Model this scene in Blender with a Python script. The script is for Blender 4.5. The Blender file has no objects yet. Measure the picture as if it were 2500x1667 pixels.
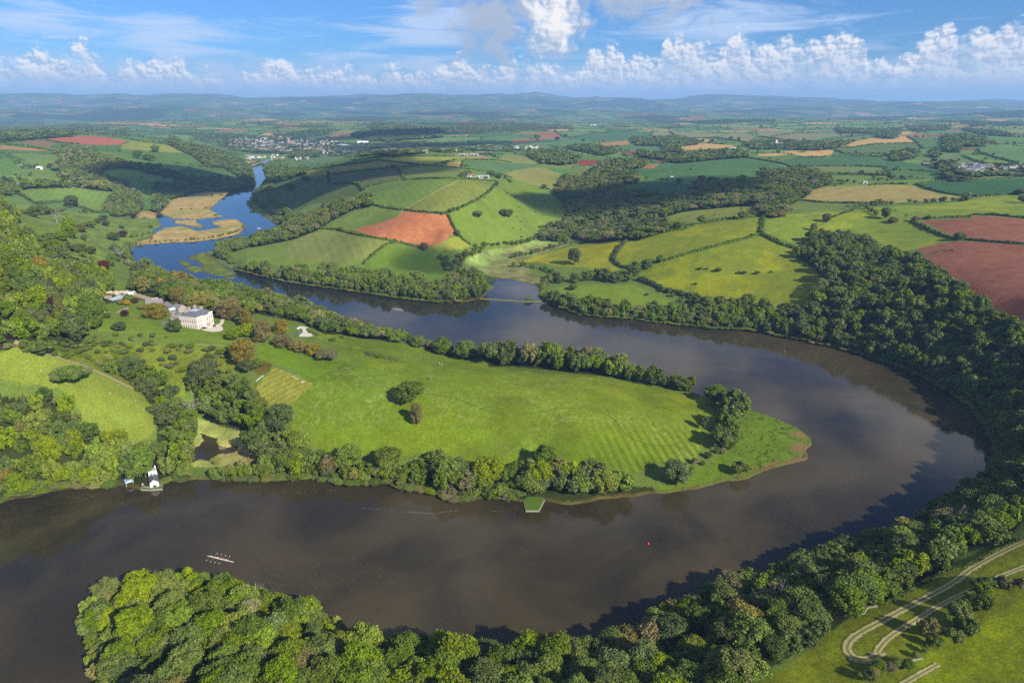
import bpy, bmesh, math, random, time
import numpy as np
from mathutils import Vector, Matrix
R = math.radians
random.seed(7); rng = np.random.default_rng(7)
sc = bpy.context.scene
COL = sc.collection
T0 = time.time()
def log(*a): print('[%.1f]' % (time.time()-T0), *a)

# ------------------------------------------------------------------ camera, sky, sun, exposure
HC, FPX = 230.0, 1600.0                      # camera height above the river, focal length in pixels of a 2500 wide frame
PITCH = math.atan((833.5-262)/FPX)
cam = bpy.data.cameras.new('camera'); camo = bpy.data.objects.new('camera', cam); COL.objects.link(camo)
cam.sensor_width = 36; cam.lens = 36*FPX/2500; cam.clip_start = 1; cam.clip_end = 200000
camo.location = (0, 0, HC); camo.rotation_euler = (math.pi/2-PITCH, 0, 0)
sc.camera = camo
SUN_EL, SUN_AZ = R(32), R(138)               # azimuth clockwise from the viewing direction
SUN = Vector((math.sin(SUN_AZ)*math.cos(SUN_EL), math.cos(SUN_AZ)*math.cos(SUN_EL), math.sin(SUN_EL)))
sl = bpy.data.lights.new('sun', 'SUN'); sl.energy = 5.0; sl.angle = R(0.5); sl.color = (1.0, .95, .86)
so = bpy.data.objects.new('sun', sl); COL.objects.link(so)
so.rotation_euler = SUN.to_track_quat('Z', 'Y').to_euler(); so.location = SUN*3000
sc.view_settings.view_transform = 'Standard'; sc.view_settings.look = 'None'
sc.view_settings.exposure = 0.70; sc.view_settings.gamma = 1
cy = sc.cycles
cy.use_denoising = False; cy.max_bounces = 5; cy.diffuse_bounces = 2; cy.glossy_bounces = 2; cy.transmission_bounces = 3
cy.transparent_max_bounces = 6; cy.volume_bounces = 0; cy.caustics_reflective = False; cy.caustics_refractive = False
cy.sample_clamp_indirect = 4

class NT:                                     # small helper to write node trees
    def __init__(s, tree): s.t = tree; s.n = tree.nodes; s.l = tree.links
    def node(s, kind, **kw):
        n = s.n.new(kind)
        for k, v in kw.items(): setattr(n, k, v)
        return n
    def put(s, sock, v):
        if isinstance(v, bpy.types.NodeSocket): s.l.new(v, sock)
        elif v is not None: sock.default_value = v
    def m(s, op, a, b=None, c=None, clamp=False):
        n = s.node('ShaderNodeMath', operation=op); n.use_clamp = clamp
        s.put(n.inputs[0], a)
        if b is not None: s.put(n.inputs[1], b)
        if c is not None: s.put(n.inputs[2], c)
        return n.outputs[0]
    def ss(s, v, lo, hi):
        n = s.node('ShaderNodeMapRange', interpolation_type='SMOOTHSTEP')
        s.put(n.inputs[0], v); s.put(n.inputs[1], lo); s.put(n.inputs[2], hi); n.inputs[3].default_value = 0; n.inputs[4].default_value = 1
        return n.outputs[0]
    def xyz(s, x, y, z):
        n = s.node('ShaderNodeCombineXYZ')
        for i, v in enumerate((x, y, z)): s.put(n.inputs[i], v)
        return n.outputs[0]
    def noise(s, vec, scale, detail=4, rough=.55, dist=0, two=False):
        n = s.node('ShaderNodeTexNoise', noise_dimensions='2D'if two else '3D'); s.put(n.inputs['Vector'], vec)
        n.inputs['Scale'].default_value = scale; n.inputs['Detail'].default_value = detail
        n.inputs['Roughness'].default_value = rough; n.inputs['Distortion'].default_value = dist
        return n.outputs[0]
    def vor(s, vec, scale, smooth=.6):
        n = s.node('ShaderNodeTexVoronoi', feature='SMOOTH_F1', voronoi_dimensions='2D'); s.put(n.inputs['Vector'], vec)
        n.inputs['Scale'].default_value = scale; n.inputs['Smoothness'].default_value = smooth
        return n.outputs['Distance']
    def mix(s, f, a, b, kind='MIX'):
        n = s.node('ShaderNodeMix', data_type='RGBA', blend_type=kind); s.put(n.inputs[0], f); s.put(n.inputs[6], a); s.put(n.inputs[7], b)
        return n.outputs[2]

def az_of(px): return math.degrees(math.atan((px-1250)/(FPX/math.cos(PITCH))))
def el_of(py): return math.degrees(math.atan((833.5-py)/FPX)-PITCH)

world = bpy.data.worlds.new('World'); sc.world = world; world.use_nodes = True
w = NT(world.node_tree); w.n.clear()
sky = w.node('ShaderNodeTexSky', sky_type='NISHITA', sun_disc=False, sun_elevation=SUN_EL, sun_rotation=SUN_AZ,
             altitude=200, air_density=1.0, dust_density=.6, ozone_density=2.0)
tc = w.node('ShaderNodeTexCoord').outputs['Generated']
sp = w.node('ShaderNodeSeparateXYZ'); w.put(sp.inputs[0], tc)
AZ = w.m('MULTIPLY', w.m('ARCTAN2', sp.outputs[0], sp.outputs[1]), 57.2958)
EL = w.m('MULTIPLY', w.m('ARCSINE', sp.outputs[2]), 57.2958)
TOPS = [(0,178),(60,165),(120,148),(170,156),(200,150),(232,122),(255,165),(300,180),(350,170),(400,164),(450,158),(488,196),(520,184),(560,212),(590,204),(640,178),(700,150),(745,178),(800,185),(860,172),(900,186),(930,190),(952,158),(985,172),(1050,182),(1090,150),(1130,144),(1160,175),(1220,165),(1290,150),(1350,168),(1400,192),(1440,122),(1500,120),(1525,155),(1560,140),(1590,160),(1620,100),(1700,108),(1745,132),(1780,82),(1830,132),(1870,112),(1950,122),(2050,104),(2085,142),(2140,165),(2205,150),(2232,112),(2280,92),(2315,124),(2350,112),(2415,94),(2470,122),(2500,128)]
fc = w.node('ShaderNodeRGBCurve')             # cloud-top elevation along the horizon
def curve_node(pts, lo, hi):
    n = w.node('ShaderNodeFloatCurve'); c = n.mapping.curves[0]
    n.mapping.use_clip = True
    for i, (a, e) in enumerate(pts):
        a = (a+40)/80; e = (e-lo)/(hi-lo)
        if i == 0: c.points[0].location = (a, e)
        elif i == 1: c.points[1].location = (a, e)
        else: c.points.new(a, e)
    n.mapping.update()
    w.put(n.inputs[1], w.m('DIVIDE', w.m('ADD', AZ, 40), 80, clamp=True))
    return w.m('MULTIPLY_ADD', n.outputs[0], hi-lo, lo)
w.n.remove(fc)
half = len(TOPS)//2
tpts = [(az_of(x), el_of(y)) for x, y in TOPS]
topA = curve_node(tpts[:half+1]+[(40, 0)], 0, 9); topB = curve_node([(-40, 0)]+tpts[half:]+[(40, el_of(135))], 0, 9)
isB = w.m('GREATER_THAN', AZ, tpts[half][0])
TOP = w.m('ADD', w.m('MULTIPLY', topA, w.m('SUBTRACT', 1, isB)), w.m('MULTIPLY', topB, isB))
P = w.xyz(AZ, w.m('MULTIPLY', EL, 1.25), 0.0)
def shifted(v, dx, dy):
    n = w.node('ShaderNodeVectorMath', operation='ADD'); w.put(n.inputs[0], v); n.inputs[1].default_value = (dx, dy, 0); return n.outputs[0]
def billow(v):
    wob = w.node('ShaderNodeVectorMath', operation='ADD'); w.put(wob.inputs[0], v)
    nn = w.node('ShaderNodeTexNoise', noise_dimensions='2D'); w.put(nn.inputs['Vector'], v); nn.inputs['Scale'].default_value = 1.3; nn.inputs['Detail'].default_value = 3
    sb = w.node('ShaderNodeVectorMath', operation='SCALE'); w.put(sb.inputs[0], nn.outputs['Color']); sb.inputs['Scale'].default_value = .55
    w.put(wob.inputs[1], sb.outputs[0]); v = wob.outputs[0]
    a = w.m('MULTIPLY', w.vor(v, .85), -.95)
    b = w.m('MULTIPLY', w.vor(v, 2.1), -.48)
    c = w.m('MULTIPLY', w.vor(v, 5.0), -.24)
    d = w.m('MULTIPLY', w.noise(v, 6, 5, .65, two=True), .35)
    return w.m('ADD', w.m('ADD', a, b), w.m('ADD', c, d))
B0 = billow(P); B1 = billow(shifted(P, .16, .22))
dens = w.m('ADD', w.m('SUBTRACT', TOP, EL), w.m('MULTIPLY', w.m('ADD', B0, .62), 1.45))
cum = w.ss(dens, -.22, .75)
base = w.ss(w.m('ADD', EL, w.m('MULTIPLY', B0, .5)), el_of(236), el_of(205))
cum = w.m('MULTIPLY', cum, w.m('MULTIPLY_ADD', base, .9, .1))
lit = w.ss(w.m('SUBTRACT', B0, B1), -.34, .28)
depth_in = w.ss(dens, 0, 2.4)
lit = w.m('MULTIPLY', lit, w.m('SUBTRACT', 1.2, w.m('MULTIPLY', depth_in, .62)))
lit = w.m('MULTIPLY', lit, w.m('MULTIPLY_ADD', w.ss(EL, el_of(222), el_of(175)), .8, .2), clamp=True)
# thin gaps in the band so that single heaps stand apart
gap = w.ss(w.noise(P, .42, 3, .5, two=True), .30, .46)
cum = w.m('MULTIPLY', cum, w.m('MULTIPLY_ADD', gap, .65, .35))
# the large cloud near the top of the view
def blob(px, py, rx, ry, amp=1.0):
    dx = w.m('DIVIDE', w.m('SUBTRACT', AZ, az_of(px)), rx); dy = w.m('DIVIDE', w.m('SUBTRACT', EL, el_of(py)), ry)
    return w.m('SUBTRACT', amp, w.m('SQRT', w.m('ADD', w.m('MULTIPLY', dx, dx), w.m('MULTIPLY', dy, dy))))
SB = w.noise(P, .62, 6, .52, .3, two=True)
SB2 = w.noise(shifted(P, .32, .24), .62, 6, .52, .3, two=True)
big = w.m('MAXIMUM', blob(1340, 25, 4.4, 3.9), w.m('MAXIMUM', blob(1200, 55, 3.8, 4.0), w.m('MAXIMUM', blob(1335, 105, 3.0, 1.9), w.m('MAXIMUM', blob(1560, -5, 6.5, 2.3), blob(1080, -20, 2.8, 1.8)))))
bigd = w.ss(w.m('ADD', big, w.m('MULTIPLY', w.m('SUBTRACT', SB, .5), 2.1)), -.1, .85)
biglit = w.ss(w.m('ADD', w.m('MULTIPLY', w.m('SUBTRACT', SB, SB2), 2.0), w.m('MAXIMUM', blob(1350, 50, 3.3, 3.6, .85), blob(1600, -6, 4, .9, .6))), .0, .75)
# high thin cloud
cv = w.node('ShaderNodeMapping'); w.put(cv.inputs[0], w.xyz(AZ, EL, 3.0)); cv.inputs['Rotation'].default_value = (0, 0, R(-9)); cv.inputs['Scale'].default_value = (.07, .55, 1)
ci = w.noise(cv.outputs[0], 1.6, 8, .62, .6, two=True)
cim = w.m('MAXIMUM', blob(430, 105, 6.5, 1.9), w.m('MAXIMUM', blob(1760, 60, 9, 2.0), w.m('MAXIMUM', blob(110, 80, 6, 1.3), w.m('MAXIMUM', blob(2300, 5, 9, .9), w.m('MAXIMUM', blob(1050, 70, 5, 2.2), w.m('MULTIPLY', blob(1250, 150, 60, 2.2), .35))))))
cirrus = w.m('MULTIPLY', w.ss(w.m('ADD', ci, w.m('MULTIPLY', cim, .34)), .50, .84), .8)
# broken cloud overhead, seen only mirrored in the river
ov = w.xyz(w.m('DIVIDE', sp.outputs[0], w.m('MAXIMUM', sp.outputs[2], .08)), w.m('DIVIDE', sp.outputs[1], w.m('MAXIMUM', sp.outputs[2], .08)), 5.0)
ovc = w.m('MULTIPLY', w.ss(w.noise(ov, .9, 5, .5, two=True), .50, .66), w.ss(EL, 17, 24))
for pa, pe, ra_, re_, amp in ((2, 15.2, 4.5, 1.7, .9), (13, 20.5, 9, 3.6, 1.0), (21, 25.5, 6, 3.0, .95), (3, 19, 7, 2.6, .8), (9, 34, 9, 4, .8), (-12, 17, 5, 1.8, .6)):
    dx_ = w.m('DIVIDE', w.m('SUBTRACT', AZ, pa), ra_); dy_ = w.m('DIVIDE', w.m('SUBTRACT', EL, pe), re_)
    bb = w.m('SUBTRACT', 1, w.m('SQRT', w.m('ADD', w.m('MULTIPLY', dx_, dx_), w.m('MULTIPLY', dy_, dy_))))
    ovc = w.m('MAXIMUM', ovc, w.m('MULTIPLY', w.ss(w.m('ADD', bb, w.m('MULTIPLY', w.m('SUBTRACT', w.noise(ov, 2.2, 4, .55, two=True), .5), 1.6)), -.05, .7), amp))
sky_scaled = w.mix(1.0, sky.outputs[0], (.42, .80, 1.40, 1), 'MULTIPLY')
S = 11.0                                       # the sky texture is physically bright: cloud colours in its units
def C3(r, g, b): return (r*S, g*S, b*S, 1)
col = w.mix(cirrus, sky_scaled, C3(.62, .76, 1.0))
col = w.mix(w.m('MULTIPLY', w.ss(EL, 4.2, .3), .8), col, C3(.42, .56, .80))
veil = w.m('MULTIPLY', w.m('MULTIPLY', w.ss(EL, el_of(135), el_of(190)), w.ss(EL, el_of(232), el_of(212))), w.ss(w.noise(P, .5, 6, .62, two=True), .30, .62))
col = w.mix(w.m('MULTIPLY', veil, .7), col, C3(.60, .70, .90))
cc = w.mix(lit, C3(.49, .58, .76), C3(1.08, 1.04, 1.02))
col = w.mix(w.m('MULTIPLY', cum, .93), col, cc)
bc = w.mix(biglit, C3(.46, .54, .69), C3(1.10, 1.06, 1.01))
col = w.mix(w.m('MULTIPLY', bigd, .96), col, bc)
high = w.mix(w.m('MULTIPLY', ovc, .75), sky_scaled, C3(1.1, 1.05, 1.02))
bg = w.node('ShaderNodeBackground'); w.put(bg.inputs[0], col); bg.inputs[1].default_value = 0.056
bg2 = w.node('ShaderNodeBackground'); w.put(bg2.inputs[0], high); bg2.inputs[1].default_value = 0.056
msh = w.node('ShaderNodeMixShader')           # the detailed band of cloud near the horizon, the simple sky everywhere else
w.put(msh.inputs[0], w.m('MULTIPLY', w.m('LESS_THAN', EL, 11), w.m('LESS_THAN', w.m('ABSOLUTE', AZ), 52)))
w.l.new(bg2.outputs[0], msh.inputs[1]); w.l.new(bg.outputs[0], msh.inputs[2])
wo = w.node('ShaderNodeOutputWorld'); w.l.new(msh.outputs[0], wo.inputs[0])
world.cycles.sampling_method = 'MANUAL'; world.cycles.sample_map_resolution = 512

# ------------------------------------------------------------------ generic helpers
def tag(o, label=None, cat=None, group=None, kind=None):
    if label: o['label'] = label
    if cat: o['category'] = cat
    if group: o['group'] = group
    if kind: o['kind'] = kind
    return o
def link(o, parent=None):
    COL.objects.link(o)
    if parent: o.parent = parent
    return o
def empty(name, loc=(0, 0, 0), rz=0):
    o = bpy.data.objects.new(name, None); o.empty_display_size = .5
    o.location = loc; o.rotation_euler = (0, 0, rz); return link(o)
def mesh_np(name, verts, faces, mats=(), attrs=None, smooth=False, midx=None):
    """verts (n,3); faces (m,k) array with constant k"""
    me = bpy.data.meshes.new(name); verts = np.asarray(verts, np.float32); faces = np.asarray(faces, np.int32)
    n, (m, k) = len(verts), faces.shape
    me.vertices.add(n); me.vertices.foreach_set('co', verts.ravel())
    me.loops.add(m*k); me.loops.foreach_set('vertex_index', faces.ravel())
    me.polygons.add(m); me.polygons.foreach_set('loop_start', np.arange(0, m*k, k, dtype=np.int32))
    try: me.polygons.foreach_set('loop_total', np.full(m, k, np.int32))
    except Exception: pass
    for mt in mats: me.materials.append(mt)
    if midx is not None: me.polygons.foreach_set('material_index', np.asarray(midx, np.int32))
    me.update(calc_edges=True)
    if smooth: me.polygons.foreach_set('use_smooth', np.ones(m, bool))
    for an, (typ, data) in (attrs or {}).items():
        a = me.attributes.new(an, typ, 'POINT')
        a.data.foreach_set('color' if typ == 'FLOAT_COLOR' else 'value', np.asarray(data, np.float32).ravel())
    me.validate() if m < 5000 else None
    return me
class MB:                                     # collects simple solids into one mesh
    def __init__(s): s.v = []; s.f = []; s.mi = []
    def poly(s, pts, mi=0):
        b = len(s.v); s.v += [tuple(p) for p in pts]; s.f.append(tuple(range(b, b+len(pts)))); s.mi.append(mi)
    def solid(s, bottom, top, mi=0, cap=True):
        n = len(bottom); b = len(s.v); s.v += [tuple(p) for p in bottom]+[tuple(p) for p in top]
        for i in range(n):
            j = (i+1) % n; s.f.append((b+i, b+j, b+n+j, b+n+i)); s.mi.append(mi)
        if cap: s.f.append(tuple(range(b+n, b+2*n))); s.f.append(tuple(reversed(range(b, b+n)))); s.mi += [mi, mi]
    def box(s, x0, y0, z0, x1, y1, z1, mi=0):
        s.solid([(x0,y0,z0),(x1,y0,z0),(x1,y1,z0),(x0,y1,z0)], [(x0,y0,z1),(x1,y0,z1),(x1,y1,z1),(x0,y1,z1)], mi)
    def tube(s, pts, rad, n=6, mi=0):
        pts = [Vector(p) for p in pts]; rings = []
        for i, p in enumerate(pts):
            d = (pts[min(i+1, len(pts)-1)]-pts[max(i-1, 0)]).normalized()
            a = d.orthogonal().normalized(); c = d.cross(a); r = rad[i] if isinstance(rad, (list, tuple)) else rad
            rings.append([p+(a*math.cos(t)+c*math.sin(t))*r for t in [2*math.pi*q/n for q in range(n)]])
        b = len(s.v)
        for rg in rings: s.v += [tuple(p) for p in rg]
        for i in range(len(rings)-1):
            for q in range(n):
                s.f.append((b+i*n+q, b+i*n+(q+1) % n, b+(i+1)*n+(q+1) % n, b+(i+1)*n+q)); s.mi.append(mi)
        s.f.append(tuple(b+q for q in reversed(range(n)))); s.f.append(tuple(b+(len(rings)-1)*n+q for q in range(n))); s.mi += [mi, mi]
    def mesh(s, name, mats, smooth=False):
        me = bpy.data.meshes.new(name); me.from_pydata(s.v, [], s.f)
        for m in (mats if isinstance(mats, (list, tuple)) else [mats]): me.materials.append(m)
        for p, i in zip(me.polygons, s.mi): p.material_index = i; p.use_smooth = smooth
        me.update(); return me
    def build(s, name, mats, parent=None, smooth=False):
        return link(bpy.data.objects.new(name, s.mesh(name, mats, smooth)), parent)

def hash2(ix, iy, seed=0):
    h = (ix.astype(np.int64)*374761393 + iy.astype(np.int64)*668265263 + seed*1442695041) & 0xffffffff
    h = ((h ^ (h >> 13))*1274126177) & 0xffffffff
    return ((h ^ (h >> 16)) & 0xffffff).astype(np.float64)/float(0xffffff)
def vnoise(x, y, seed=0):
    ix, iy = np.floor(x), np.floor(y); fx, fy = x-ix, y-iy
    u, v = fx*fx*(3-2*fx), fy*fy*(3-2*fy)
    a, b, c, d = hash2(ix, iy, seed), hash2(ix+1, iy, seed), hash2(ix, iy+1, seed), hash2(ix+1, iy+1, seed)
    return a+(b-a)*u+(c-a)*v+(a-b-c+d)*u*v
def fbm(x, y, seed=0, oc=4):
    s = 0; a = .5; t = 0
    for o in range(oc): s = s+a*vnoise(x*2**o+17*o, y*2**o-9*o, seed+o); t += a; a *= .5
    return s/t
def sstep(x, a, b):
    t = np.clip((x-a)/(b-a), 0, 1); return t*t*(3-2*t)

# ------------------------------------------------------------------ survey: pixel positions read off the photograph
ORG = dict(A=(0,200),B=(600,200),C=(1250,200),D=(1850,200),E=(0,600),F=(600,600),G=(1250,600),H=(1850,500),I=(0,930),J=(600,930),K=(1250,930),L=(1850,930),M=(0,1234),N=(600,1234),O=(1250,1234),Q=(1850,1234))
def px(s):
    """'A 10,20 30,40 B 5,6' -> list of photo pixels"""
    out = []; k = 'P'
    for t in s.split():
        if t.isalpha(): k = t; continue
        u, v = map(float, t.split(','))
        if k == 'P': out.append((u, v))
        elif k == 'T': out.append((500+u/5.88, 320+v/5.88))
        else: out.append((ORG[k][0]+u/3.6185, ORG[k][1]+v/3.6185))
    return out
def ray(p):
    a = (p[0]-1250)/FPX; b = (833.5-p[1])/FPX
    return a, math.cos(PITCH)+b*math.sin(PITCH), -math.sin(PITCH)+b*math.cos(PITCH)
def at_z(p, z):
    d = ray(p); t = (z-HC)/d[2]; return (d[0]*t, d[1]*t)
def densify(pts, step, closed=True):
    out = []; n = len(pts)
    for i in range(n if closed else n-1):
        (x0, y0), (x1, y1) = pts[i], pts[(i+1) % n]; k = max(1, int(math.hypot(x1-x0, y1-y0)/step))
        out += [(x0+(x1-x0)*j/k, y0+(y1-y0)*j/k) for j in range(k)]
    if not closed: out.append(pts[-1])
    return out

RIVER = px('P -200,1290 -60,1245 0,1229 28,1218 83,1213 116,1202 166,1193 235,1193 285,1191 287,1180 309,1188 344,1196 395,1191 415,1174 442,1179 467,1171 514,1171 608,1177 647,1177 683,1171 746,1171 813,1176 849,1185 937,1181 973,1191 1042,1202 1125,1224 1180,1218 1250,1222 1278,1224 1330,1221 1383,1231 1457,1221 1540,1213 1582,1207 1678,1196 1747,1180 1830,1166 1850,1156 1919,1134 1971,1121 1969,1097 1977,1087 1978,1072 1960,1053 1905,1025 1850,1006 1800,992 1745,976 1692,958 1609,940 1500,912 1449,899 1350,889 1250,881 1180,875 1110,868 1060,856 1001,846 937,831 885,810 835,797 793,782 710,752 600,727 545,717 440,697 345,665 325,645 316,622 318,609 332,602 364,598 378,560 396,552 381,530 382,520 390,524 402,510 440,470 553,463 580,465 600,458 619,451 622,438 611,410 606,406 625,402 641,396 655,388 668,388 666,394 652,402 643,410 647,421 655,443 641,457 628,470 614,487 612,501 625,508 618,518 640,524 660,540 683,545 695,551 683,566 650,571 628,575 600,584 560,586 540,592 531,604 522,612 500,614 506,622 525,636 550,650 575,661 608,668 650,678 710,692 777,701 840,710 904,719 987,732 1070,740 1125,739 1175,729 1182,722 1193,709 1206,702 1186,690 1167,672 1150,661 1147,653 1155,654 1180,675 1250,682 1285,690 1318,702 1318,722 1322,737 1366,750 1416,770 1471,776 1548,781 1598,789 1664,796 1747,804 1830,808 1905,823 2016,844 2100,866 2180,891 2260,926 2330,966 2390,1016 2425,1070 2434,1120 2420,1165 2340,1212 2290,1252 2230,1290 2150,1318 2030,1358 1920,1402 1800,1442 1680,1482 1580,1544 1500,1590 1350,1604 1200,1604 1050,1596 870,1588 820,1548 700,1494 560,1444 420,1434 290,1452 215,1492 200,1530 215,1600 240,1720 250,1800 -200,1800')
ISLES = [px('A 1400,1140 1480,1040 1800,960 2050,950 2000,1000 1880,1110 1860,1130 1930,1170 1980,1190 1740,1215 1530,1210 1440,1180'),
         px('A 1540,1225 1740,1220 1745,1245 1800,1270 1790,1295 1740,1285 1600,1260 1540,1250'),
         px('A 1290,1390 1450,1290 1620,1275 1760,1320 1870,1300 1960,1285 1900,1270 1860,1245 1920,1225 2080,1210 2165,1260 2160,1300 2110,1345 1950,1385 1700,1415 1450,1425 1200,1445 1160,1440'),
         px('E 1740,75 1880,42 1900,70 1900,130 1990,200 2095,240 2040,265 1930,268 1800,235 1790,170 1720,120'),
         px('E 1620,200 1700,180 1780,190 1780,225 1720,240'), px('E 1570,130 1610,125 1690,160 1680,180 1630,180 1590,165'),
         px('E 1680,90 1730,80 1730,110 1690,130 1670,125'), px('E 1975,275 2080,272 2080,292 1990,296'),
         px('B 10,1060 60,1040 120,1080 200,1130 260,1180 200,1170 120,1150 40,1160 30,1150 70,1120 10,1100'),
         px('B 120,1175 250,1190 380,1240 350,1255 250,1215 140,1190')]
POND = px('P 489,1057 506,1063 531,1071 528,1079 536,1088 553,1093 569,1088 583,1089 583,1099 567,1105 531,1110 514,1121 511,1126 486,1121 470,1129 457,1135 459,1101 470,1096 486,1088 497,1076')

# ------------------------------------------------------------------ terrain heights
CTRL = '''2200,1550,27 2450,1400,30 2450,1600,30 2000,1660,24 1900,1590,22 2350,1360,25 2480,1290,26 2100,1490,23 1750,1620,17 1500,1680,15 2400,1220,14
600,1560,22 400,1550,15 300,1600,13 800,1650,22 1100,1660,17 1400,1660,20 500,1660,24 1000,1800,26 1800,1800,27 2400,1800,34 300,1800,24
700,1000,20 1000,1000,22 1250,1000,19 1500,1000,12 1680,1080,5 850,890,32 1100,900,20 1000,1100,10 1300,1130,5 640,950,26 1730,1040,3 1850,1090,1 1900,1080,.9 1880,1130,.9 1800,1140,1 800,1100,9 1350,920,9 1600,980,6 1550,1150,4 1200,860,4 1000,830,8
490,800,46 300,760,56 230,720,64 420,730,52 600,800,42 700,810,36 740,780,26 800,870,31 560,720,30 640,740,18 660,860,38 350,690,50
100,850,60 200,950,44 350,1000,22 300,1060,13 60,900,60 100,1050,32 200,1120,10 0,1000,55 0,1150,12 120,1180,4 330,1150,3 400,1150,3
250,840,56 450,900,34 560,900,32 500,980,10 420,960,18 540,1050,.8 480,1030,1 600,1100,1.5 620,1140,2 450,1140,1.5 580,970,20
0,600,108 100,700,92 200,650,76 0,750,100 250,600,52 150,560,58 0,520,100 -200,600,130 -200,800,115 -200,1000,75 -200,450,100
300,530,9 200,560,26 130,520,34 300,640,18 260,680,46 380,560,1.5 340,580,1.5 360,520,2
100,470,50 200,450,54 280,480,26 150,410,80 30,430,78 30,380,100 210,343,116 350,350,102 300,400,78 420,400,62 460,430,40 490,455,14 560,430,22 440,345,84 520,378,52 100,345,117 350,480,10
100,320,88 250,322,92 50,300,80 300,305,72 570,395,30 595,415,9
640,370,8 600,350,28 700,350,24 780,370,16 900,360,24 1050,360,40 1200,358,55 1300,360,66 550,340,44 480,330,60
730,400,38 700,440,26 780,410,70 850,385,92 1000,385,104 1150,385,104 1160,440,98 1000,440,92 900,450,82 800,470,56 900,500,70 1000,500,76 1120,500,78 700,520,20 1080,560,52 985,560,52 900,540,50 780,560,36 650,590,10 700,620,14 880,600,36 900,640,20 1000,640,14 1060,590,32 1250,480,72 1200,540,46 1300,560,12 1330,500,28 1350,430,48 1400,470,34 1450,520,26 1600,480,50 1500,430,60 1050,690,5 1110,680,3 680,475,14 800,650,10 1250,640,1.2 1200,620,1.5 1300,610,1.5 1380,590,4
1500,600,28 1400,620,13 1650,560,48 1850,540,70 1700,650,33 1900,660,48 1550,690,11 1650,730,7 1800,750,13 1950,720,38 2050,570,76 2000,620,66 2200,700,60 2300,640,84 2100,750,42 2150,840,18 2300,850,43 2450,850,66 2450,950,42 2480,1050,22 2400,700,88 2480,770,82 2250,560,92 2400,540,98 2100,520,88 2000,500,80 2200,480,88 2450,480,94 2480,1130,18 2700,700,95 2700,1000,50 2700,1200,36 1450,660,8 1360,690,5
1700,420,78 1900,410,82 2100,400,88 2300,400,92 2450,400,98 1600,380,74 1800,360,80 2000,350,90 2200,350,105 2450,340,112 1400,350,68 1600,330,78 2400,310,110 2000,310,92 1500,310,72 900,330,72 1000,310,82 700,310,80 500,310,76 300,290,90 800,290,92 2700,400,98 1750,450,66 2000,440,78 -200,330,100'''
pts = []
for t in CTRL.split():
    x, y, z = map(float, t.split(','))
    if x > 1880 and 550 < y < 1200: z *= .78
    elif x > 1880 and 460 < y <= 550: z *= .86
    X, Y = at_z((x, y), z); pts.append((math.atan2(X, Y), math.log(math.hypot(X, Y)), z))
for pl in [RIVER]+ISLES:
    for p in densify(pl, 38)[::1]:
        X, Y = at_z(p, 0)
        if Y > 60: pts.append((math.atan2(X, Y), math.log(math.hypot(X, Y)), .6))
for X, Y, z in [(0,60,32),(60,60,36),(-60,70,30),(0,-50,36),(120,60,38),(-150,60,26)]:
    pts.append((math.atan2(X, max(Y, 5)), math.log(math.hypot(X, Y)), z))
pts = np.array(pts); keep = [0]
for i in range(1, len(pts)):                 # drop near duplicates, the system stays well conditioned
    if np.min(np.hypot(pts[keep, 0]-pts[i, 0], pts[keep, 1]-pts[i, 1])) > .012: keep.append(i)
pts = pts[keep]; N = len(pts)
def tk(r2): return np.where(r2 > 1e-12, r2*np.log(np.maximum(r2, 1e-12))*.5, 0)
K = tk((pts[:, None, 0]-pts[None, :, 0])**2+(pts[:, None, 1]-pts[None, :, 1])**2)+np.eye(N)*4e-4
Pm = np.c_[np.ones(N), pts[:, :2]]
Am = np.zeros((N+3, N+3)); Am[:N, :N] = K; Am[:N, N:] = Pm; Am[N:, :N] = Pm.T
sol = np.linalg.solve(Am, np.r_[pts[:, 2], 0, 0, 0])
AZL = R(54); NA = 1200
az = np.linspace(-AZL, AZL, NA)
rr = [70.0]
while rr[-1] < 34000:
    r = rr[-1]; rr.append(r+max(.95, min(.0042*r, .0034*r+1e9)) if r > 320 else r+1.15)
rr = np.array(rr); NR = len(rr); log('grid', NA, NR, 'ctrl', N)
# the thin-plate surface is smooth: evaluate coarsely and interpolate
ca = np.linspace(-AZL, AZL, 320); cl = np.linspace(math.log(60), math.log(36000), 360)
ga, gl = np.meshgrid(ca, cl); hz = np.zeros(ga.size)
fa, fl = ga.ravel(), gl.ravel()
for s in range(0, fa.size, 8000):
    a, l = fa[s:s+8000], fl[s:s+8000]
    hz[s:s+8000] = tk((a[:, None]-pts[None, :, 0])**2+(l[:, None]-pts[None, :, 1])**2)@sol[:N]+sol[N]+sol[N+1]*a+sol[N+2]*l
hz = hz.reshape(ga.shape)
def bil(grid, a, l):
    u = np.clip((a+AZL)/(2*AZL)*(len(ca)-1), 0, len(ca)-1.001); v = np.clip((l-cl[0])/(cl[-1]-cl[0])*(len(cl)-1), 0, len(cl)-1.001)
    i, j = u.astype(int), v.astype(int); fu, fv = u-i, v-j
    return grid[j, i]*(1-fu)*(1-fv)+grid[j, i+1]*fu*(1-fv)+grid[j+1, i]*(1-fu)*fv+grid[j+1, i+1]*fu*fv
GA, GR = np.meshgrid(az, rr)
GX, GY = GR*np.sin(GA), GR*np.cos(GA)
h = bil(hz, GA, np.log(GR))
SKYL = [(0,243),(100,240),(200,243),(300,238),(400,235),(500,240),(600,243),(800,241),(1000,240),(1150,237),(1250,240),(1310,234),(1400,239),(1445,235),(1455,233),(1465,236),(1550,240),(1650,247),(1750,246),(1900,249),(2000,251),(2100,254),(2300,255),(2400,254),(2500,256)]
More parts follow.
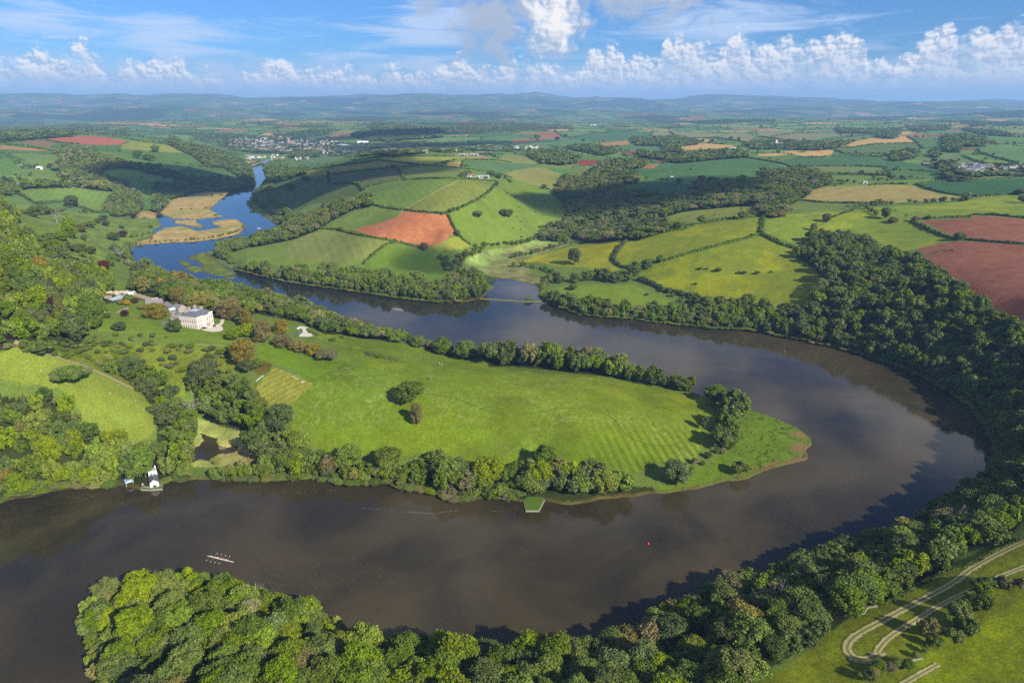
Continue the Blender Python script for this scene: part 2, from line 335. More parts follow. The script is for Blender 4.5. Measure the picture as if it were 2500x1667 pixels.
ridge = np.interp(np.degrees(GA), [az_of(x) for x, y in SKYL], [HC+20000*math.tan(R(el_of(y)*1.0)) for x, y in SKYL])
nz = fbm(GX/2600, GY/2600, 3, 5)-.5
far = 95+nz*230*sstep(GR, 5500, 9000)+nz*90+(ridge+nz*60-95)*sstep(GR, 8000, 20000)**1.3
far = far*(1-sstep(GR, 21500, 33000))
bl = sstep(GR, 4200, 7500)
h = np.clip(h, .8, 135)
h = h*(1-bl)+far*bl
h += (fbm(GX/240, GY/240, 11, 4)-.5)*10*sstep(h, 4, 40)*sstep(GR, 700, 3000)
h += (fbm(GX/60, GY/60, 12, 3)-.5)*2.2*sstep(h, 3, 20)

# river mask and distance to the waterline
def inpoly(x, y, poly):
    poly = np.asarray(poly); x0, y0 = poly[:, 0], poly[:, 1]; x1, y1 = np.roll(x0, -1), np.roll(y0, -1)
    ins = np.zeros(x.shape, bool)
    for a, b, c, d in zip(x0, y0, x1, y1):
        if b == d: continue
        cond = ((b > y) != (d > y))
        ins ^= cond & (x < (c-a)*(y-b)/(d-b)+a)
    return ins
def inside(x, y, poly):
    poly = np.asarray(poly); sel = (x >= poly[:, 0].min()) & (x <= poly[:, 0].max()) & (y >= poly[:, 1].min()) & (y <= poly[:, 1].max())
    out = np.zeros(x.shape, bool)
    if sel.any(): out[sel] = inpoly(x[sel], y[sel], poly)
    return out
def wpoly0(p, step=10):
    q = np.array([at_z(t, 0) for t in densify(p, step)]); return q
WR = wpoly0(RIVER); WI = [wpoly0(p, 5) for p in ISLES]; WP = wpoly0(POND, 3)
def rough_edge(q, amp):                       # real banks wander
    d = np.hypot(q[:, 0], q[:, 1]); n = np.arange(len(q))
    return q+np.c_[(vnoise(q[:, 0]/7, q[:, 1]/7, 5)-.5), (vnoise(q[:, 0]/7+50, q[:, 1]/7, 6)-.5)]*amp
WR = rough_edge(WR, 3.0); WI = [rough_edge(q, 2.5) for q in WI]
segs = []
for q in [WR]+WI:
    e = np.c_[q, np.roll(q, -1, 0)]; segs.append(e)
segs = np.concatenate(segs)
def water_at(x, y):
    wtr = inside(x, y, WR)
    for q in WI: wtr &= ~inside(x, y, q)
    return wtr
# signed distance on a regular raster (positive on land)
RX0, RX1, RY0, RY1, RS = -1700.0, 700.0, 80.0, 3700.0, 4.0
qx = np.arange(RX0, RX1, RS); qy = np.arange(RY0, RY1, RS); QX, QY = np.meshgrid(qx, qy)
D = np.full(QX.shape, 1e9, np.float32)
fx, fy = QX.ravel().astype(np.float32), QY.ravel().astype(np.float32); dd = np.full(fx.size, 1e9, np.float32)
for x0, y0, x1, y1 in segs.astype(np.float32):
    sel = np.nonzero((fx > min(x0, x1)-130) & (fx < max(x0, x1)+130) & (fy > min(y0, y1)-130) & (fy < max(y0, y1)+130))[0] if False else None
    i0, i1 = np.searchsorted(qx, [min(x0, x1)-130, max(x0, x1)+130]); j0, j1 = np.searchsorted(qy, [min(y0, y1)-130, max(y0, y1)+130])
    if i1 <= i0 or j1 <= j0: continue
    X, Y = QX[j0:j1, i0:i1], QY[j0:j1, i0:i1]; dx, dy = x1-x0, y1-y0; L = dx*dx+dy*dy+1e-9
    t = np.clip(((X-x0)*dx+(Y-y0)*dy)/L, 0, 1)
    D[j0:j1, i0:i1] = np.minimum(D[j0:j1, i0:i1], np.hypot(X-x0-t*dx, Y-y0-t*dy))
D = np.minimum(D, 130); D = np.where(water_at(QX, QY), -D, D)
def dist_river(x, y):
    u = (x-RX0)/RS; v = (y-RY0)/RS; ok = (u >= 0) & (v >= 0) & (u < len(qx)-1) & (v < len(qy)-1)
    i = np.clip(u.astype(int), 0, len(qx)-2); j = np.clip(v.astype(int), 0, len(qy)-2); fu, fv = np.clip(u-i, 0, 1), np.clip(v-j, 0, 1)
    d = D[j, i]*(1-fu)*(1-fv)+D[j, i+1]*fu*(1-fv)+D[j+1, i]*(1-fu)*fv+D[j+1, i+1]*fu*fv
    return np.where(ok & (d < 120), d, 5000.0)
dr = dist_river(GX, GY)
h = np.minimum(h, .7+np.maximum(dr, 0)*.85)
for q in WI:
    m = inside(GX, GY, q); h[m] = np.minimum(h[m], .9)
h = np.where(dr < 0, np.maximum(-3.5, dr*.5), np.minimum(h, .12+np.maximum(dr, 0)*.9))
mp = inside(GX, GY, WP); h[mp] = -.5
hmarch = np.maximum(h, 0.0)
log('heights')

def march(p, lift=0.0):
    d = ray(p); a = math.atan2(d[0], d[1]); t = -d[2]/math.hypot(d[0], d[1])
    u = np.clip((a+AZL)/(2*AZL)*(NA-1), 0, NA-1.001); i = int(u); f = u-i
    prof = hmarch[:, i]*(1-f)+hmarch[:, i+1]*f+lift
    g = HC-rr*t-prof; k = np.argmax(g <= 0)
    if g[k] > 0: r = 25000.0
    elif k == 0: r = (HC-prof[0])/t if t > 0 else rr[0]
    else: r = rr[k-1]+(rr[k]-rr[k-1])*g[k-1]/(g[k-1]-g[k])
    return r*math.sin(a), r*math.cos(a)
def ground(x, y):
    x = np.asarray(x, float); y = np.asarray(y, float); r = np.hypot(x, y); a = np.arctan2(x, y)
    u = np.clip((a+AZL)/(2*AZL)*(NA-1), 0, NA-1.001); v = np.clip(np.interp(r, rr, np.arange(NR)), 0, NR-1.001)
    i, j = u.astype(int), v.astype(int); fu, fv = u-i, v-j
    return h[j, i]*(1-fu)*(1-fv)+h[j, i+1]*fu*(1-fv)+h[j+1, i]*(1-fu)*fv+h[j+1, i+1]*fu*fv
def gz(x, y): return float(ground(x, y))
def wpoly(s, lift=0.0, step=14):
    return np.array([march(p, lift) for p in densify(px(s) if isinstance(s, str) else s, step)])
def wline(s, step=8):
    return np.array([march(p) for p in densify(px(s), step, False)])
def spot(k, u, v): return march(px('%s %g,%g' % (k, u, v))[0])
def m_per_zoom(x, y):                         # metres per zoom pixel, for sizes read off the photograph
    return math.sqrt(x*x+y*y+HC*HC)/1650/3.6185

# ------------------------------------------------------------------ field colours (albedo) by surveyed outline
GAIN = 1.88
def alb(r, g, b):
    f = lambda c: (c/255/12.92 if c <= 10 else ((c/255+.055)/1.055)**2.4)/GAIN
    return np.array([f(r)*1.2, f(g)*1.02, f(b)*.74])
FIELDS = []
def F(c, s, mode=''): FIELDS.append((alb(*c), s, mode))
F((128,158,66), 'A 0,1180 500,1140 1250,1200 1430,1220 1450,1270 1150,1450 1100,1600 0,1600', 'rough')
F((190,118,100), 'A 375,505 600,490 720,477 900,485 1020,505 1135,525 1070,555 880,560 700,552 580,540 480,520')
F((150,125,88), 'A 150,535 360,515 500,540 420,580 300,560'); F((188,148,108), 'A 0,560 150,575 300,590 460,615 300,610 130,600 0,595')
F((150,166,78), 'A 1075,560 1160,525 1300,540 1500,560 1700,610 1730,630 1500,625 1250,605 1075,595')
F((100,138,60), 'A 1070,600 1300,610 1650,635 1800,680 1700,720 1500,735 1250,720 1150,650')
F((125,157,84), 'A 60,640 300,630 500,650 540,670 430,745 340,755 250,700 130,650'); F((105,150,72), 'A 0,680 120,680 130,740 90,830 0,830')
F((120,160,78), 'A 870,770 1050,750 1250,770 1400,815 1330,845 1120,845 950,830 900,790'); F((95,128,62), 'A 1480,790 1700,760 2000,750 2200,850 1990,840 1800,820 1600,810')
F((120,150,78), 'A 210,800 420,780 550,840 480,865 300,855'); F((122,160,72), 'A 190,965 400,915 600,910 800,940 1050,970 980,1000 930,1060 920,1110 800,1140 700,1110 580,1060 320,1065', 'tram')
F((118,155,82), 'A 0,985 130,980 290,1070 150,1060 0,1040'); F((142,162,78), 'A 30,1060 250,1090 480,1120 540,1160 450,1160 350,1130 200,1150 100,1090')
F((185,165,118), 'A 1090,1160 1390,1135 1385,1160 1410,1210 1250,1200', 'reed')
F((122,155,66), 'B 0,1420 580,1295 830,1310 1350,1410 F 1230,20 1040,150 820,210 560,235 380,200 180,150 20,170')
F((132,150,84), 'B 375,1430 480,1340 650,1310 800,1320 1000,1360 1280,1410 1190,1480 F 1050,120 820,160 560,135 370,115', 'tram')
F((116,148,72), 'B 620,1275 900,1160 1080,1080 1200,1110 1370,1135 1380,1170 1300,1215 1000,1290 940,1310 850,1310 700,1290')
F((112,146,68), 'B 1080,1075 1110,960 1050,930 1400,870 1700,850 1900,855 2200,885 2180,960 2050,1060 1920,1090 1800,1140 1720,1165 1500,1150 1380,1125 1200,1110', 'tram')
F((124,142,70), 'B 1400,1110 1560,1040 1760,930 1900,870 2210,885 2170,965 2050,1060 1920,1090 1750,1155 1500,1145', 'tram')
F((118,142,70), 'B 1360,765 1600,745 1950,770 1930,800 1900,850 1700,845 1420,865 1380,800'); F((104,116,72), 'B 760,815 1100,785 1330,765 1400,865 1050,930 1030,900 900,895 780,900')
F((154,164,84), 'B 530,840 560,790 800,750 1200,700 1500,735 1580,740 1300,760 1000,780 770,810 660,830 580,860'); F((156,172,84), 'B 920,690 1200,670 1600,650 1850,670 1900,690 1700,730 1640,740 1450,720 1180,695 1160,680')
F((146,162,84), 'B 1690,650 1990,625 2200,690 1950,690 1800,670'); F((210,188,126), 'B 1770,745 1790,715 1925,700 1900,755')
F((96,134,88), 'B 1925,760 1940,700 2200,700 C 0,722 170,728 180,748 130,765 0,792 B 2250,805 2100,800 1960,770'); F((96,120,66), 'B 200,930 500,850 700,830 770,900 1020,910 1030,960 900,1060 600,1080 400,1150 250,1060')
F((106,138,84), 'B 320,740 600,670 870,660 920,690 700,720 400,740')
F((120,152,62), 'B 1900,1110 2100,1030 2210,920 2260,900 2352,880 C 60,870 200,910 360,990 440,1020 500,1130 470,1170 330,1200 380,1250 240,1330 100,1420 0,1440 B 2100,1450 2000,1420 1900,1360 1840,1250 1790,1180')
F((146,156,88), 'B 2260,835 C 0,790 150,760 280,755 460,825 400,900 330,950 180,905 60,865 0,860'); F((108,146,48), 'F 1060,150 1230,20 1400,5 1700,110 1840,270 1640,310 1400,260 1150,200'); F((152,166,74), 'B 1640,1450 1790,1390 1880,1370 1990,1460 1800,1490 1700,1500')
F((192,130,98), 'B 945,1305 1200,1240 1340,1190 1390,1145 1500,1150 1650,1160 1780,1180 1850,1330 1780,1390 1680,1435 1600,1450 1480,1440 1350,1410 1150,1375', 'soil')
F((136,152,84), 'B 2210,692 2300,640 C 0,640 220,690 215,725 0,720 B 2240,712'); F((120,152,88), 'C 220,740 350,720 580,740 500,770 360,760'); F((116,142,84), 'C 480,770 600,750 740,780 650,830 540,820')
F((150,78,60), 'C 500,700 600,690 790,690 700,740 600,745 590,720'); F((100,142,96), 'C 890,580 1180,550 1350,560 1360,600 1150,610 930,605'); F((150,80,62), 'C 940,615 1120,615 1110,645 960,625'); F((160,84,60), 'C 1270,685 1400,690 1400,705 1280,705')
F((86,132,84), 'C 1000,770 1250,740 1600,680 1900,665 2050,660 2300,715 2352,720 D 200,760 350,790 300,850 0,850 C 1800,880 1600,870 1560,890 1300,870 1130,830 1010,790', 'tram')
F((70,112,76), 'C 950,920 1150,880 1400,885 1580,910 1570,950 1550,990 1300,990 1080,965', 'vine')
F((185,140,95), 'C 1050,745 1200,735 1300,735 1250,765 1100,765')
F((142,162,72), 'C 1260,1195 1500,1125 1800,1085 2000,1080 2080,1100 2220,1160 2190,1185 1900,1215 1680,1250 1500,1240 1350,1225')
F((140,160,46), 'C 950,1490 1050,1390 1300,1340 1600,1270 1900,1230 2210,1195 2200,1250 2180,1345 1850,1420 1600,1480 1350,1560 G 1180,115 1050,195 950,165 920,90', 'butter')
F((158,170,40), 'C 100,1567 500,1460 650,1430 1020,1375 900,1500 880,1567 G 880,100 890,160 950,210 820,240 640,190 400,180 200,140 50,150', 'butter')
F((134,156,46), 'G 1120,240 1240,160 1350,125 1860,0 C 2200,1365 H 40,285 200,350 350,400 450,470 500,560 560,620 520,680 470,780 440,860 300,900 0,890 G 1850,470 1650,440 1550,430 1300,340 1150,290', 'butter')
F((124,156,52), 'G 400,365 680,345 900,350 1080,335 1200,420 1400,490 1600,530 1680,540 1500,590 1100,520 900,530 700,510 480,480')
F((140,150,100), 'F 1880,150 2000,95 2150,35 2352,15 C 200,1400 420,1370 640,1380 500,1440 300,1500 150,1560 G 60,130 250,290 240,360 0,300 F 2150,260 2020,190', 'reed')
for c, s in [((172,118,98),'C 0,460 370,435 370,450 150,465'),((176,118,98),'C 215,480 380,450 445,480 400,505 250,520'),((178,128,104),'C 0,510 210,505 200,530 0,545'),((110,152,92),'C 385,435 690,440 670,470 520,495 440,480'),((86,132,92),'C 520,495 750,450 1000,440 1240,440 1200,480 1040,485 980,500 750,530 620,520'),((102,148,88),'C 90,545 300,505 500,500 620,520 600,545 300,565'),((150,156,112),'C 1210,490 1250,440 1390,440 1430,470 1300,480'),((150,156,112),'C 1400,440 1600,450 1900,460 1800,495 1560,495 1450,470'),((148,156,114),'C 1900,460 2040,450 2150,490 2100,525 2000,520 1830,495'),((206,178,124),'C 1580,500 1800,510 1820,525 1680,535'),((214,186,126),'C 1480,550 1700,545 2000,565 1930,590 1780,600 1600,605 1490,610'),((190,152,112),'C 640,560 800,540 1030,520 1040,550 850,575'),
    ((146,154,116),'D 0,430 250,435 500,450 600,470 900,455 970,460 600,490 550,510 400,515 230,520 100,490 0,480'),((116,148,90),'D 560,530 800,490 1030,465 1000,490 850,520 700,535'),((214,186,128),'D 650,580 800,540 1000,500 1250,480 1330,480 1390,535 1200,540 1020,550 850,575'),((210,182,128),'D 1210,475 1230,450 1340,440 1360,455 1250,475'),((176,124,106),'D 1270,475 1380,455 1450,465 1520,495'),((150,112,92),'D 1460,460 1660,465 1650,485 1500,480'),((102,134,80),'D 700,585 850,580 1050,550 1380,540 1450,590 1130,635 900,630 770,630'),((96,138,84),'D 1380,500 1500,495 1750,545 1640,580 1460,590'),((216,188,126),'D 190,625 350,600 600,585 670,610 660,640 550,660 400,655 280,635'),((212,190,120),'D 0,640 170,630 280,640 150,655 0,655'),((112,146,84),'D 330,615 420,605 440,620 380,630'),
    ((82,128,84),'D 200,700 400,665 750,660 1000,665 1250,700 1480,740 1620,790 1400,785 1180,780 900,745 600,745 400,755 350,755'),((122,148,86),'D 410,765 600,748 900,750 1110,760 1100,800 900,800 750,810 600,790'),((112,148,76),'D 560,840 800,820 1100,830 1180,855 900,880 650,870'),((92,134,80),'D 1170,785 1600,795 1700,820 1690,840 1500,860 1250,870 1190,830'),((116,142,96),'D 1310,690 1600,660 1750,640 2000,740 1600,700'),((106,148,90),'D 1950,580 2250,590 2352,580 2352,720 2100,660'),((112,152,90),'D 1440,600 1640,590 1940,600 1960,630 1600,660 1400,680 1300,660'),((106,152,90),'D 1350,440 1800,440 2100,480 2352,510 2352,545 2150,545 2000,480 1700,465'),((140,72,62),'D 1800,590 1930,590 1930,600 1810,607'),((140,80,66),'D 2000,500 2130,545 2040,545'),((175,120,100),'D 1660,430 1800,418 1805,436 1700,438')]: F(c, s)
F((168,162,102), 'D 375,1045 500,950 560,930 900,920 1200,910 1340,915 1400,930 1600,990 1800,1020 1700,1050 1400,1060 1200,1070 800,1070 560,1065', 'tram')
F((62,112,66), 'D 1400,905 1600,885 2000,870 2352,850 2450,845 2450,975 2352,980 2100,990 1930,1010 1800,1000 1600,960', 'tram')
F((120,148,72), 'D 230,1060 500,1070 800,1075 820,1120 700,1140 400,1170'); F((130,160,56), 'D 70,1180 350,1165 850,1130 620,1210 500,1290 460,1340 400,1380 300,1420 70,1330 60,1250', 'butter')
F((130,160,58), 'D 840,1135 1050,1110 1400,1085 1800,1060 2000,1010 2352,1000 2500,1000 2500,1190 2352,1190 1900,1165 1880,1190 1420,1220 1360,1240 1700,1390 1720,1410 1390,1475 1220,1510 1050,1400 900,1340 650,1330 480,1345 520,1290 640,1210', 'butter')
F((156,108,92), 'D 1430,1225 1880,1205 1890,1185 2100,1190 2352,1215 3400,1260 3400,1460 2352,1420 1850,1390 1760,1370', 'soil')
F((150,102,90), 'D 1390,1480 1600,1430 1750,1410 2000,1415 2352,1440 3400,1480 H 3400,1250 2500,1150 2352,1060 2300,1040 2150,930 2000,860 1900,780 1850,690 1720,640 1640,590 1530,560 1420,470', 'soilrow')
F((136,160,66), 'E -300,800 0,835 110,835 270,905 470,965 720,1050 900,1130 1200,1275 1330,1370 1380,1440 1400,1500 I 1390,330 1340,480 1220,550 1050,520 850,420 760,370 680,220 560,80 350,40 E 200,1230 0,1170 -300,1150')
F((116,150,50), 'E 690,700 900,520 960,490 1080,560 1290,560 1500,610 1620,700 1900,640 2000,650 2060,800 2200,840 2200,870 1900,850 1700,840 1300,800 1000,770 800,740')
F((165,164,80), 'E 1140,570 1250,570 1350,660 1500,670 1450,690 1300,680 1180,660', 'faint'); F((165,164,80), 'E 1580,760 1700,780 1900,800 1940,830 1700,800', 'faint')
F((122,144,50), 'E 340,790 700,830 1300,860 1700,870 2100,890 2050,1100 2200,1180 2300,1250 1700,1250 1500,1400 1350,1350 900,1110 480,950', 'rough')
F((121,153,37), 'F 100,860 480,960 800,1010 780,880 620,800 700,700 1000,790 1250,830 1450,870 1700,960 2000,1010 2352,1060 G 350,1090 730,1130 1000,1180 1250,1250 1500,1300 1750,1370 1850,1430 K 1830,300 1700,470 1680,600 1600,700 1400,720 1200,750 1100,810 850,780 720,750 400,680 0,740 J 2200,800 1950,770 1700,620 1300,680 1000,650 700,640 500,540 300,270 F 330,1460 600,1220', 'meadow')
F((140,162,36), 'F 620,800 780,760 1000,800 1450,900 2000,1020 G 0,1100 500,1130 1000,1200 1400,1290 1750,1380 1700,1450 1300,1400 900,1350 500,1180 0,1160 F 1700,1120 1200,1080 850,1030 800,900', 'faint')
F((114,154,36), 'F 100,850 240,870 480,960 760,1030 860,1050 600,1170 330,1060 130,1000')
F((152,162,74), 'F 90,1250 250,1070 540,1190 600,1220 330,1460 300,1480 130,1350', 'mow'); F((112,106,50), 'F 60,1100 160,1010 240,1050 200,1120 110,1150', 'rough')
F((106,140,40), 'K 2050,240 2352,320 L 200,340 400,440 465,510 460,570 430,600 440,690 250,735 0,815 K 2100,850 1800,900 1550,960 1200,1000 750,1050 480,1085 290,1050 290,1030 700,990 1000,990 1150,960 1350,910 1600,800 1800,700 1950,500 2020,350', 'marsh')
for s in ['L 270,450 380,445 440,490 400,520 350,500','L 270,600 330,530 400,560 460,540 455,580 420,640 350,640','L 220,720 280,680 430,660 435,690 380,710 250,730','L 30,760 110,720 220,700 160,750','K 2060,800 2150,750 2180,750 2120,800','K 1970,830 2030,815 2010,835','K 2290,740 2352,690 2352,730']: F((138,124,88), s)
F((122,140,34), 'Q -200,1700 0,1567 300,1390 650,1120 1050,880 1700,570 2352,280 2700,130 2700,1900 -200,1900', 'grass'); F((132,154,20), 'Q 1200,1700 1500,1300 1900,1100 2352,800 2700,600 2700,1900 1200,1900', 'grass')
F((178,176,116), 'P 481,1021 500,1025 575,1035 600,1055 625,1065 640,1118 600,1137 520,1140 450,1140 447,1100 470,1080 483,1060', 'reed')
F((205,176,150), 'P 600,395 640,392 650,398 625,406 605,409'); F((200,170,160), 'B 1990,1470 1990,1470 2000,1480')

WOODS = {}                                     # canopy outlines; the trees come later, the floor below them is dark
WOODS['spur'] = 'M 630,850 700,750 830,710 1050,690 1260,600 1450,560 1650,580 1850,600 2000,640 2180,720 2352,780 N 290,830 480,850 700,920 880,1060 1000,1100 1450,1080 1900,1150 1900,1800 P 230,1740 M 820,1567 720,1350 830,1200 720,1100 680,950'
WOODS['bank'] = 'N 1900,1150 2352,1180 O 130,1160 450,1120 950,1190 1050,1130 1250,980 1600,800 1800,720 2000,620 2200,540 Q 100,500 450,390 620,290 740,340 900,250 1200,140 1280,140 1430,60 1620,50 L 1700,1080 1900,880 2100,800 2352,780 P 2800,1130 2800,1185 L 2352,1200 Q 2200,300 1800,400 1650,560 1300,760 1050,850 850,930 650,1080 250,1330 0,1460 P 1820,1690 1700,1740 1120,1740'
WOODS['hill'] = 'H 350,400 480,250 700,240 900,260 1080,350 1220,400 1420,460 1540,520 1640,590 1740,650 1860,710 1900,780 2050,870 2200,960 2300,1050 2500,1150 P 2800,960 2800,1210 L 2352,830 2200,830 2080,820 2050,500 1850,420 1600,200 1250,0 H 1000,1330 600,1245 200,1175 0,1140 G 1800,740 1500,705 G 1400,640 1500,600 1680,560 1850,500 H 0,890 200,900 300,880 440,880 480,800 530,690 620,650 560,540 450,440'
WOODS['slope'] = 'A -300,900 0,1050 60,1100 150,1180 130,1260 250,1370 310,1480 400,1567 E 330,60 450,130 560,160 620,130 700,160 760,180 870,230 960,260 1000,330 1050,410 900,430 870,500 760,530 700,560 740,680 690,800 560,800 400,760 250,800 150,770 100,790 0,830 -300,800'
WOODS['boathouse'] = 'E -300,1150 0,1180 200,1230 350,1210 480,1195 580,1280 600,1380 650,1400 720,1567 I 760,380 850,420 950,430 1080,420 1110,480 1080,540 1230,560 1250,510 1380,480 1450,540 1640,580 1660,740 1650,850 1480,880 1400,780 1320,760 1310,860 1180,880 1100,860 1040,880 1030,940 850,950 560,960 400,970 100,1030 0,1080 -300,1150'
WOODS['combe'] = 'E 1040,1100 1180,1010 1260,1080 1350,1100 1370,1200 1500,1280 1700,1400 1720,1567 I 1750,330 1650,540 1370,500 1390,300 1380,200 E 1300,1340 1230,1230'
WOODS['pondside'] = 'E 1700,1230 1750,1100 1930,1130 2200,1200 2352,1350 J 150,180 280,290 420,480 580,560 620,650 520,860 300,870 170,890 160,680 30,500 0,480 I 2200,420 2050,370 1920,340 1700,140'
WOODS['southshore'] = 'J 520,740 640,650 780,650 900,600 1020,640 1200,640 1400,680 1560,640 1720,580 1880,580 1900,690 2000,780 2352,740 K 150,660 400,630 700,640 740,760 900,740 1100,800 1250,800 1320,900 1130,960 950,1000 850,1000 680,960 500,920 400,990 100,1010 0,1020 J 2100,1030 1900,1060 1600,980 1220,900 900,910 530,870'
WOODS['housebelt'] = 'E 1200,230 1350,180 1500,200 1600,270 1800,250 1960,380 1970,420 2100,380 2352,390 F 200,470 300,440 450,445 700,550 830,600 950,610 1050,670 1220,770 1200,790 1020,780 820,740 700,740 500,640 300,600 100,560 E 2250,560 2000,600 1900,560 1700,560 1550,500 1300,450 1130,400'
WOODS['northshore'] = 'G 0,880 200,830 350,850 520,890 700,910 730,1000 890,1030 900,1090 1000,1030 1140,1040 1300,1090 1330,1190 1230,1220 1100,1200 830,1130 550,1110 350,1080 0,1050 F 2150,1050 2100,950 2200,900'
WOODS['tip'] = 'K 1860,200 1920,110 2000,150 2060,250 2020,350 1970,550 1850,630 1780,600 1850,400'
WOODS['farbank'] = 'F 0,160 130,155 220,230 400,200 470,180 600,220 740,160 830,230 900,170 1000,180 1050,230 1180,200 1400,280 1560,260 1600,340 1850,270 1950,230 2080,280 2160,340 2080,440 1850,490 1600,490 1250,440 900,390 640,360 400,310 200,270 50,230'
WOODS['upbank'] = 'B 0,1380 250,1310 350,1280 400,1190 500,1180 700,1090 800,1060 950,1010 1100,990 1100,1070 940,1100 750,1200 600,1290 400,1360 100,1420 0,1430 A 1900,1520 1910,1430'
WOODS['riverhill'] = 'B 160,740 280,700 320,740 480,760 520,720 540,790 350,850 200,890 250,1060 300,1100 500,1180 400,1200 330,1250 200,1130 100,1060 60,1000 180,890'
WOODS['lefthill'] = 'A 1510,490 1650,560 1900,600 2100,660 2200,780 2250,880 2200,930 2150,850 1990,745 1830,740 1700,640 1500,550'
WOODS['lefthill2'] = 'A 1230,710 1400,740 1550,790 1700,830 1880,840 2000,850 2200,860 2250,900 2060,950 1800,950 1500,1020 1400,1140 1330,1120 1400,880 1680,870 1500,830 1240,770'
WOODS['leftvale'] = 'A 480,600 620,560 800,600 900,640 1100,690 1220,720 1240,760 1050,745 860,770 950,840 1130,870 1100,960 800,930 650,900 560,860 480,760 430,740 550,670'
WOODS['copse1'] = 'A 920,1100 960,1010 1080,950 1220,960 1260,1080 1200,1150 1000,1170'
WOODS['copse2'] = 'A 100,870 300,860 500,880 650,910 300,920 150,930'; WOODS['copse3'] = 'A -50,850 100,850 160,960 60,980 -50,970'
WOODS['valley'] = 'C 370,960 450,830 600,850 800,700 950,680 1200,700 1150,740 950,770 1130,820 1110,870 930,900 1080,970 1300,990 1560,990 1600,900 1620,870 1900,860 2200,850 2352,840 D 100,780 500,780 600,840 650,880 500,920 430,980 300,1050 230,1060 250,1150 100,1170 0,1120 C 2220,1060 2000,1070 1750,1090 1500,1120 1260,1190 1300,1230 1500,1260 1350,1290 1090,1370 1000,1360 730,1390 650,1380 520,1350 450,1380 240,1370 300,1270 480,1200 500,1130 440,1020'
for i, s in enumerate(['C 150,600 300,610 600,660 580,700 420,720 250,700 150,650','C 1040,490 1200,490 1450,480 1650,520 1640,540 1480,560 1490,610 1340,600 1340,555 1100,550','C 1120,610 1400,640 1700,610 2000,600 2080,650 1800,670 1500,700 1390,690 1300,670 1120,650','C 480,570 760,560 930,610 800,640 600,600','D 1640,480 1850,470 2000,500 2020,555 1800,560 1790,610 1640,600 1640,570','D 1180,640 1220,610 1380,600 1420,640 1280,680 1190,680','D 1520,620 1620,625 1600,650 1530,650','D 680,410 1000,420 1280,410 1210,490 1100,490 1030,450 720,445','D 1310,390 1600,390 1700,380 1700,410 1400,430','D 1880,380 1960,350 2020,375 1900,390','D 1810,415 2100,430 2250,470 2000,460','D 300,590 500,540 700,540 850,520 650,580 500,590','B 930,470 1100,390 1400,380 1700,420 1750,480 1500,500 1250,520 1100,510','A 0,520 200,500 600,470 700,440 950,410 900,400 600,390 300,420 0,440','A 1010,440 1130,410 1130,450 1020,452','D 1560,720 1700,710 1740,745 1600,745','D 1650,770 1850,790 1900,850 1700,855 1640,820','B 380,640 480,610 640,620 640,650 500,670 400,660','D 60,770 130,770 180,830 60,840','D 330,770 480,780 520,830 380,830','A 430,1400 560,1430 640,1500 690,1567 E 650,60 560,120 480,60 400,10 A 390,1450']): WOODS['far%d' % i] = s
LIFT = dict(boathouse=12, slope=9, southshore=11, hill=10, farbank=11, spur=9, bank=1.5, northshore=2, tip=2, housebelt=5, pondside=5, combe=4)
WW = {k: wpoly(s, LIFT.get(k, 7.0)) for k, s in WOODS.items()}
WF = WW
WFIELD = [(c, wpoly(s), m) for c, s, m in FIELDS]
log('polygons')

gx, gy = GX.ravel(), GY.ravel(); gr = GR.ravel()
base_col = np.tile(alb(112,142,66), (gx.size, 1))
# far patchwork of fields: jittered cells with wandering boundaries
CELL = 230.0
wx = gx+(fbm(gx/400, gy/400, 21, 2)-.5)*220; wy = gy+(fbm(gx/400, gy/400, 22, 2)-.5)*220
def cells(x, y):
    cx, cyy = np.floor(x/CELL), np.floor(y/CELL); d1 = np.full(x.shape, 1e9); d2 = d1.copy(); idv = np.zeros(x.shape); idb = idv.copy()
    for i in (-1, 0, 1):
        for j in (-1, 0, 1):
            jx, jy = cx+i, cyy+j; sx = (jx+.12+.76*hash2(jx, jy, 31))*CELL; sy = (jy+.12+.76*hash2(jx, jy, 32))*CELL
            d = np.hypot(x-sx, y-sy); b = d < d1
            d2 = np.where(b, d1, np.minimum(d2, d)); idv = np.where(b, hash2(jx, jy, 33), idv); idb = np.where(b, hash2(jx, jy, 34), idb); d1 = np.where(b, d, d1)
    return d2-d1, idv, idb
edge, idv, idb = cells(wx, wy)
PAL = np.array([alb(104,146,74),alb(92,136,70),alb(122,158,78),alb(84,126,72),alb(140,162,84),alb(110,150,88),alb(98,138,66),alb(150,156,100),alb(88,130,84),alb(176,128,102),alb(116,152,70),alb(202,176,126),alb(80,122,66),alb(108,146,78)])
PALN = PAL[[0, 1, 2, 5, 6, 8, 10, 13]]; PAL = PAL*1.2; PALN = PALN*1.05; fc = np.where((gr < 4000)[:, None], PALN[(idv*8).astype(int) % 8], PAL[(idv*len(PAL)).astype(int) % len(PAL)])*(.85+.3*idb[:, None])
fc = fc*(1-.42*sstep(gr, 6000, 11000))[:, None]*np.array([.9, 1.0, 1.15])**sstep(gr, 6000, 11000)[:, None]; fm = sstep(gr, 900, 1500)[:, None]  # distant fields darker and bluer: extra haze painted into their colour
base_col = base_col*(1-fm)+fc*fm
hedge_far = (edge < np.clip(gr*.0016, 3, 9)) & (gr > 3500)
woodn = fbm(gx/900, gy/900, 41, 4); wd = sstep(woodn, .56, .60)*sstep(gr, 3600, 5200)
dark = alb(52,78,44)
base_col[hedge_far] = dark
base_col = base_col*(1-wd[:, None])+dark*wd[:, None]
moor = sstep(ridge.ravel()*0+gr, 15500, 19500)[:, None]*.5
base_col = base_col*(1-moor)+alb(78,92,74)*moor
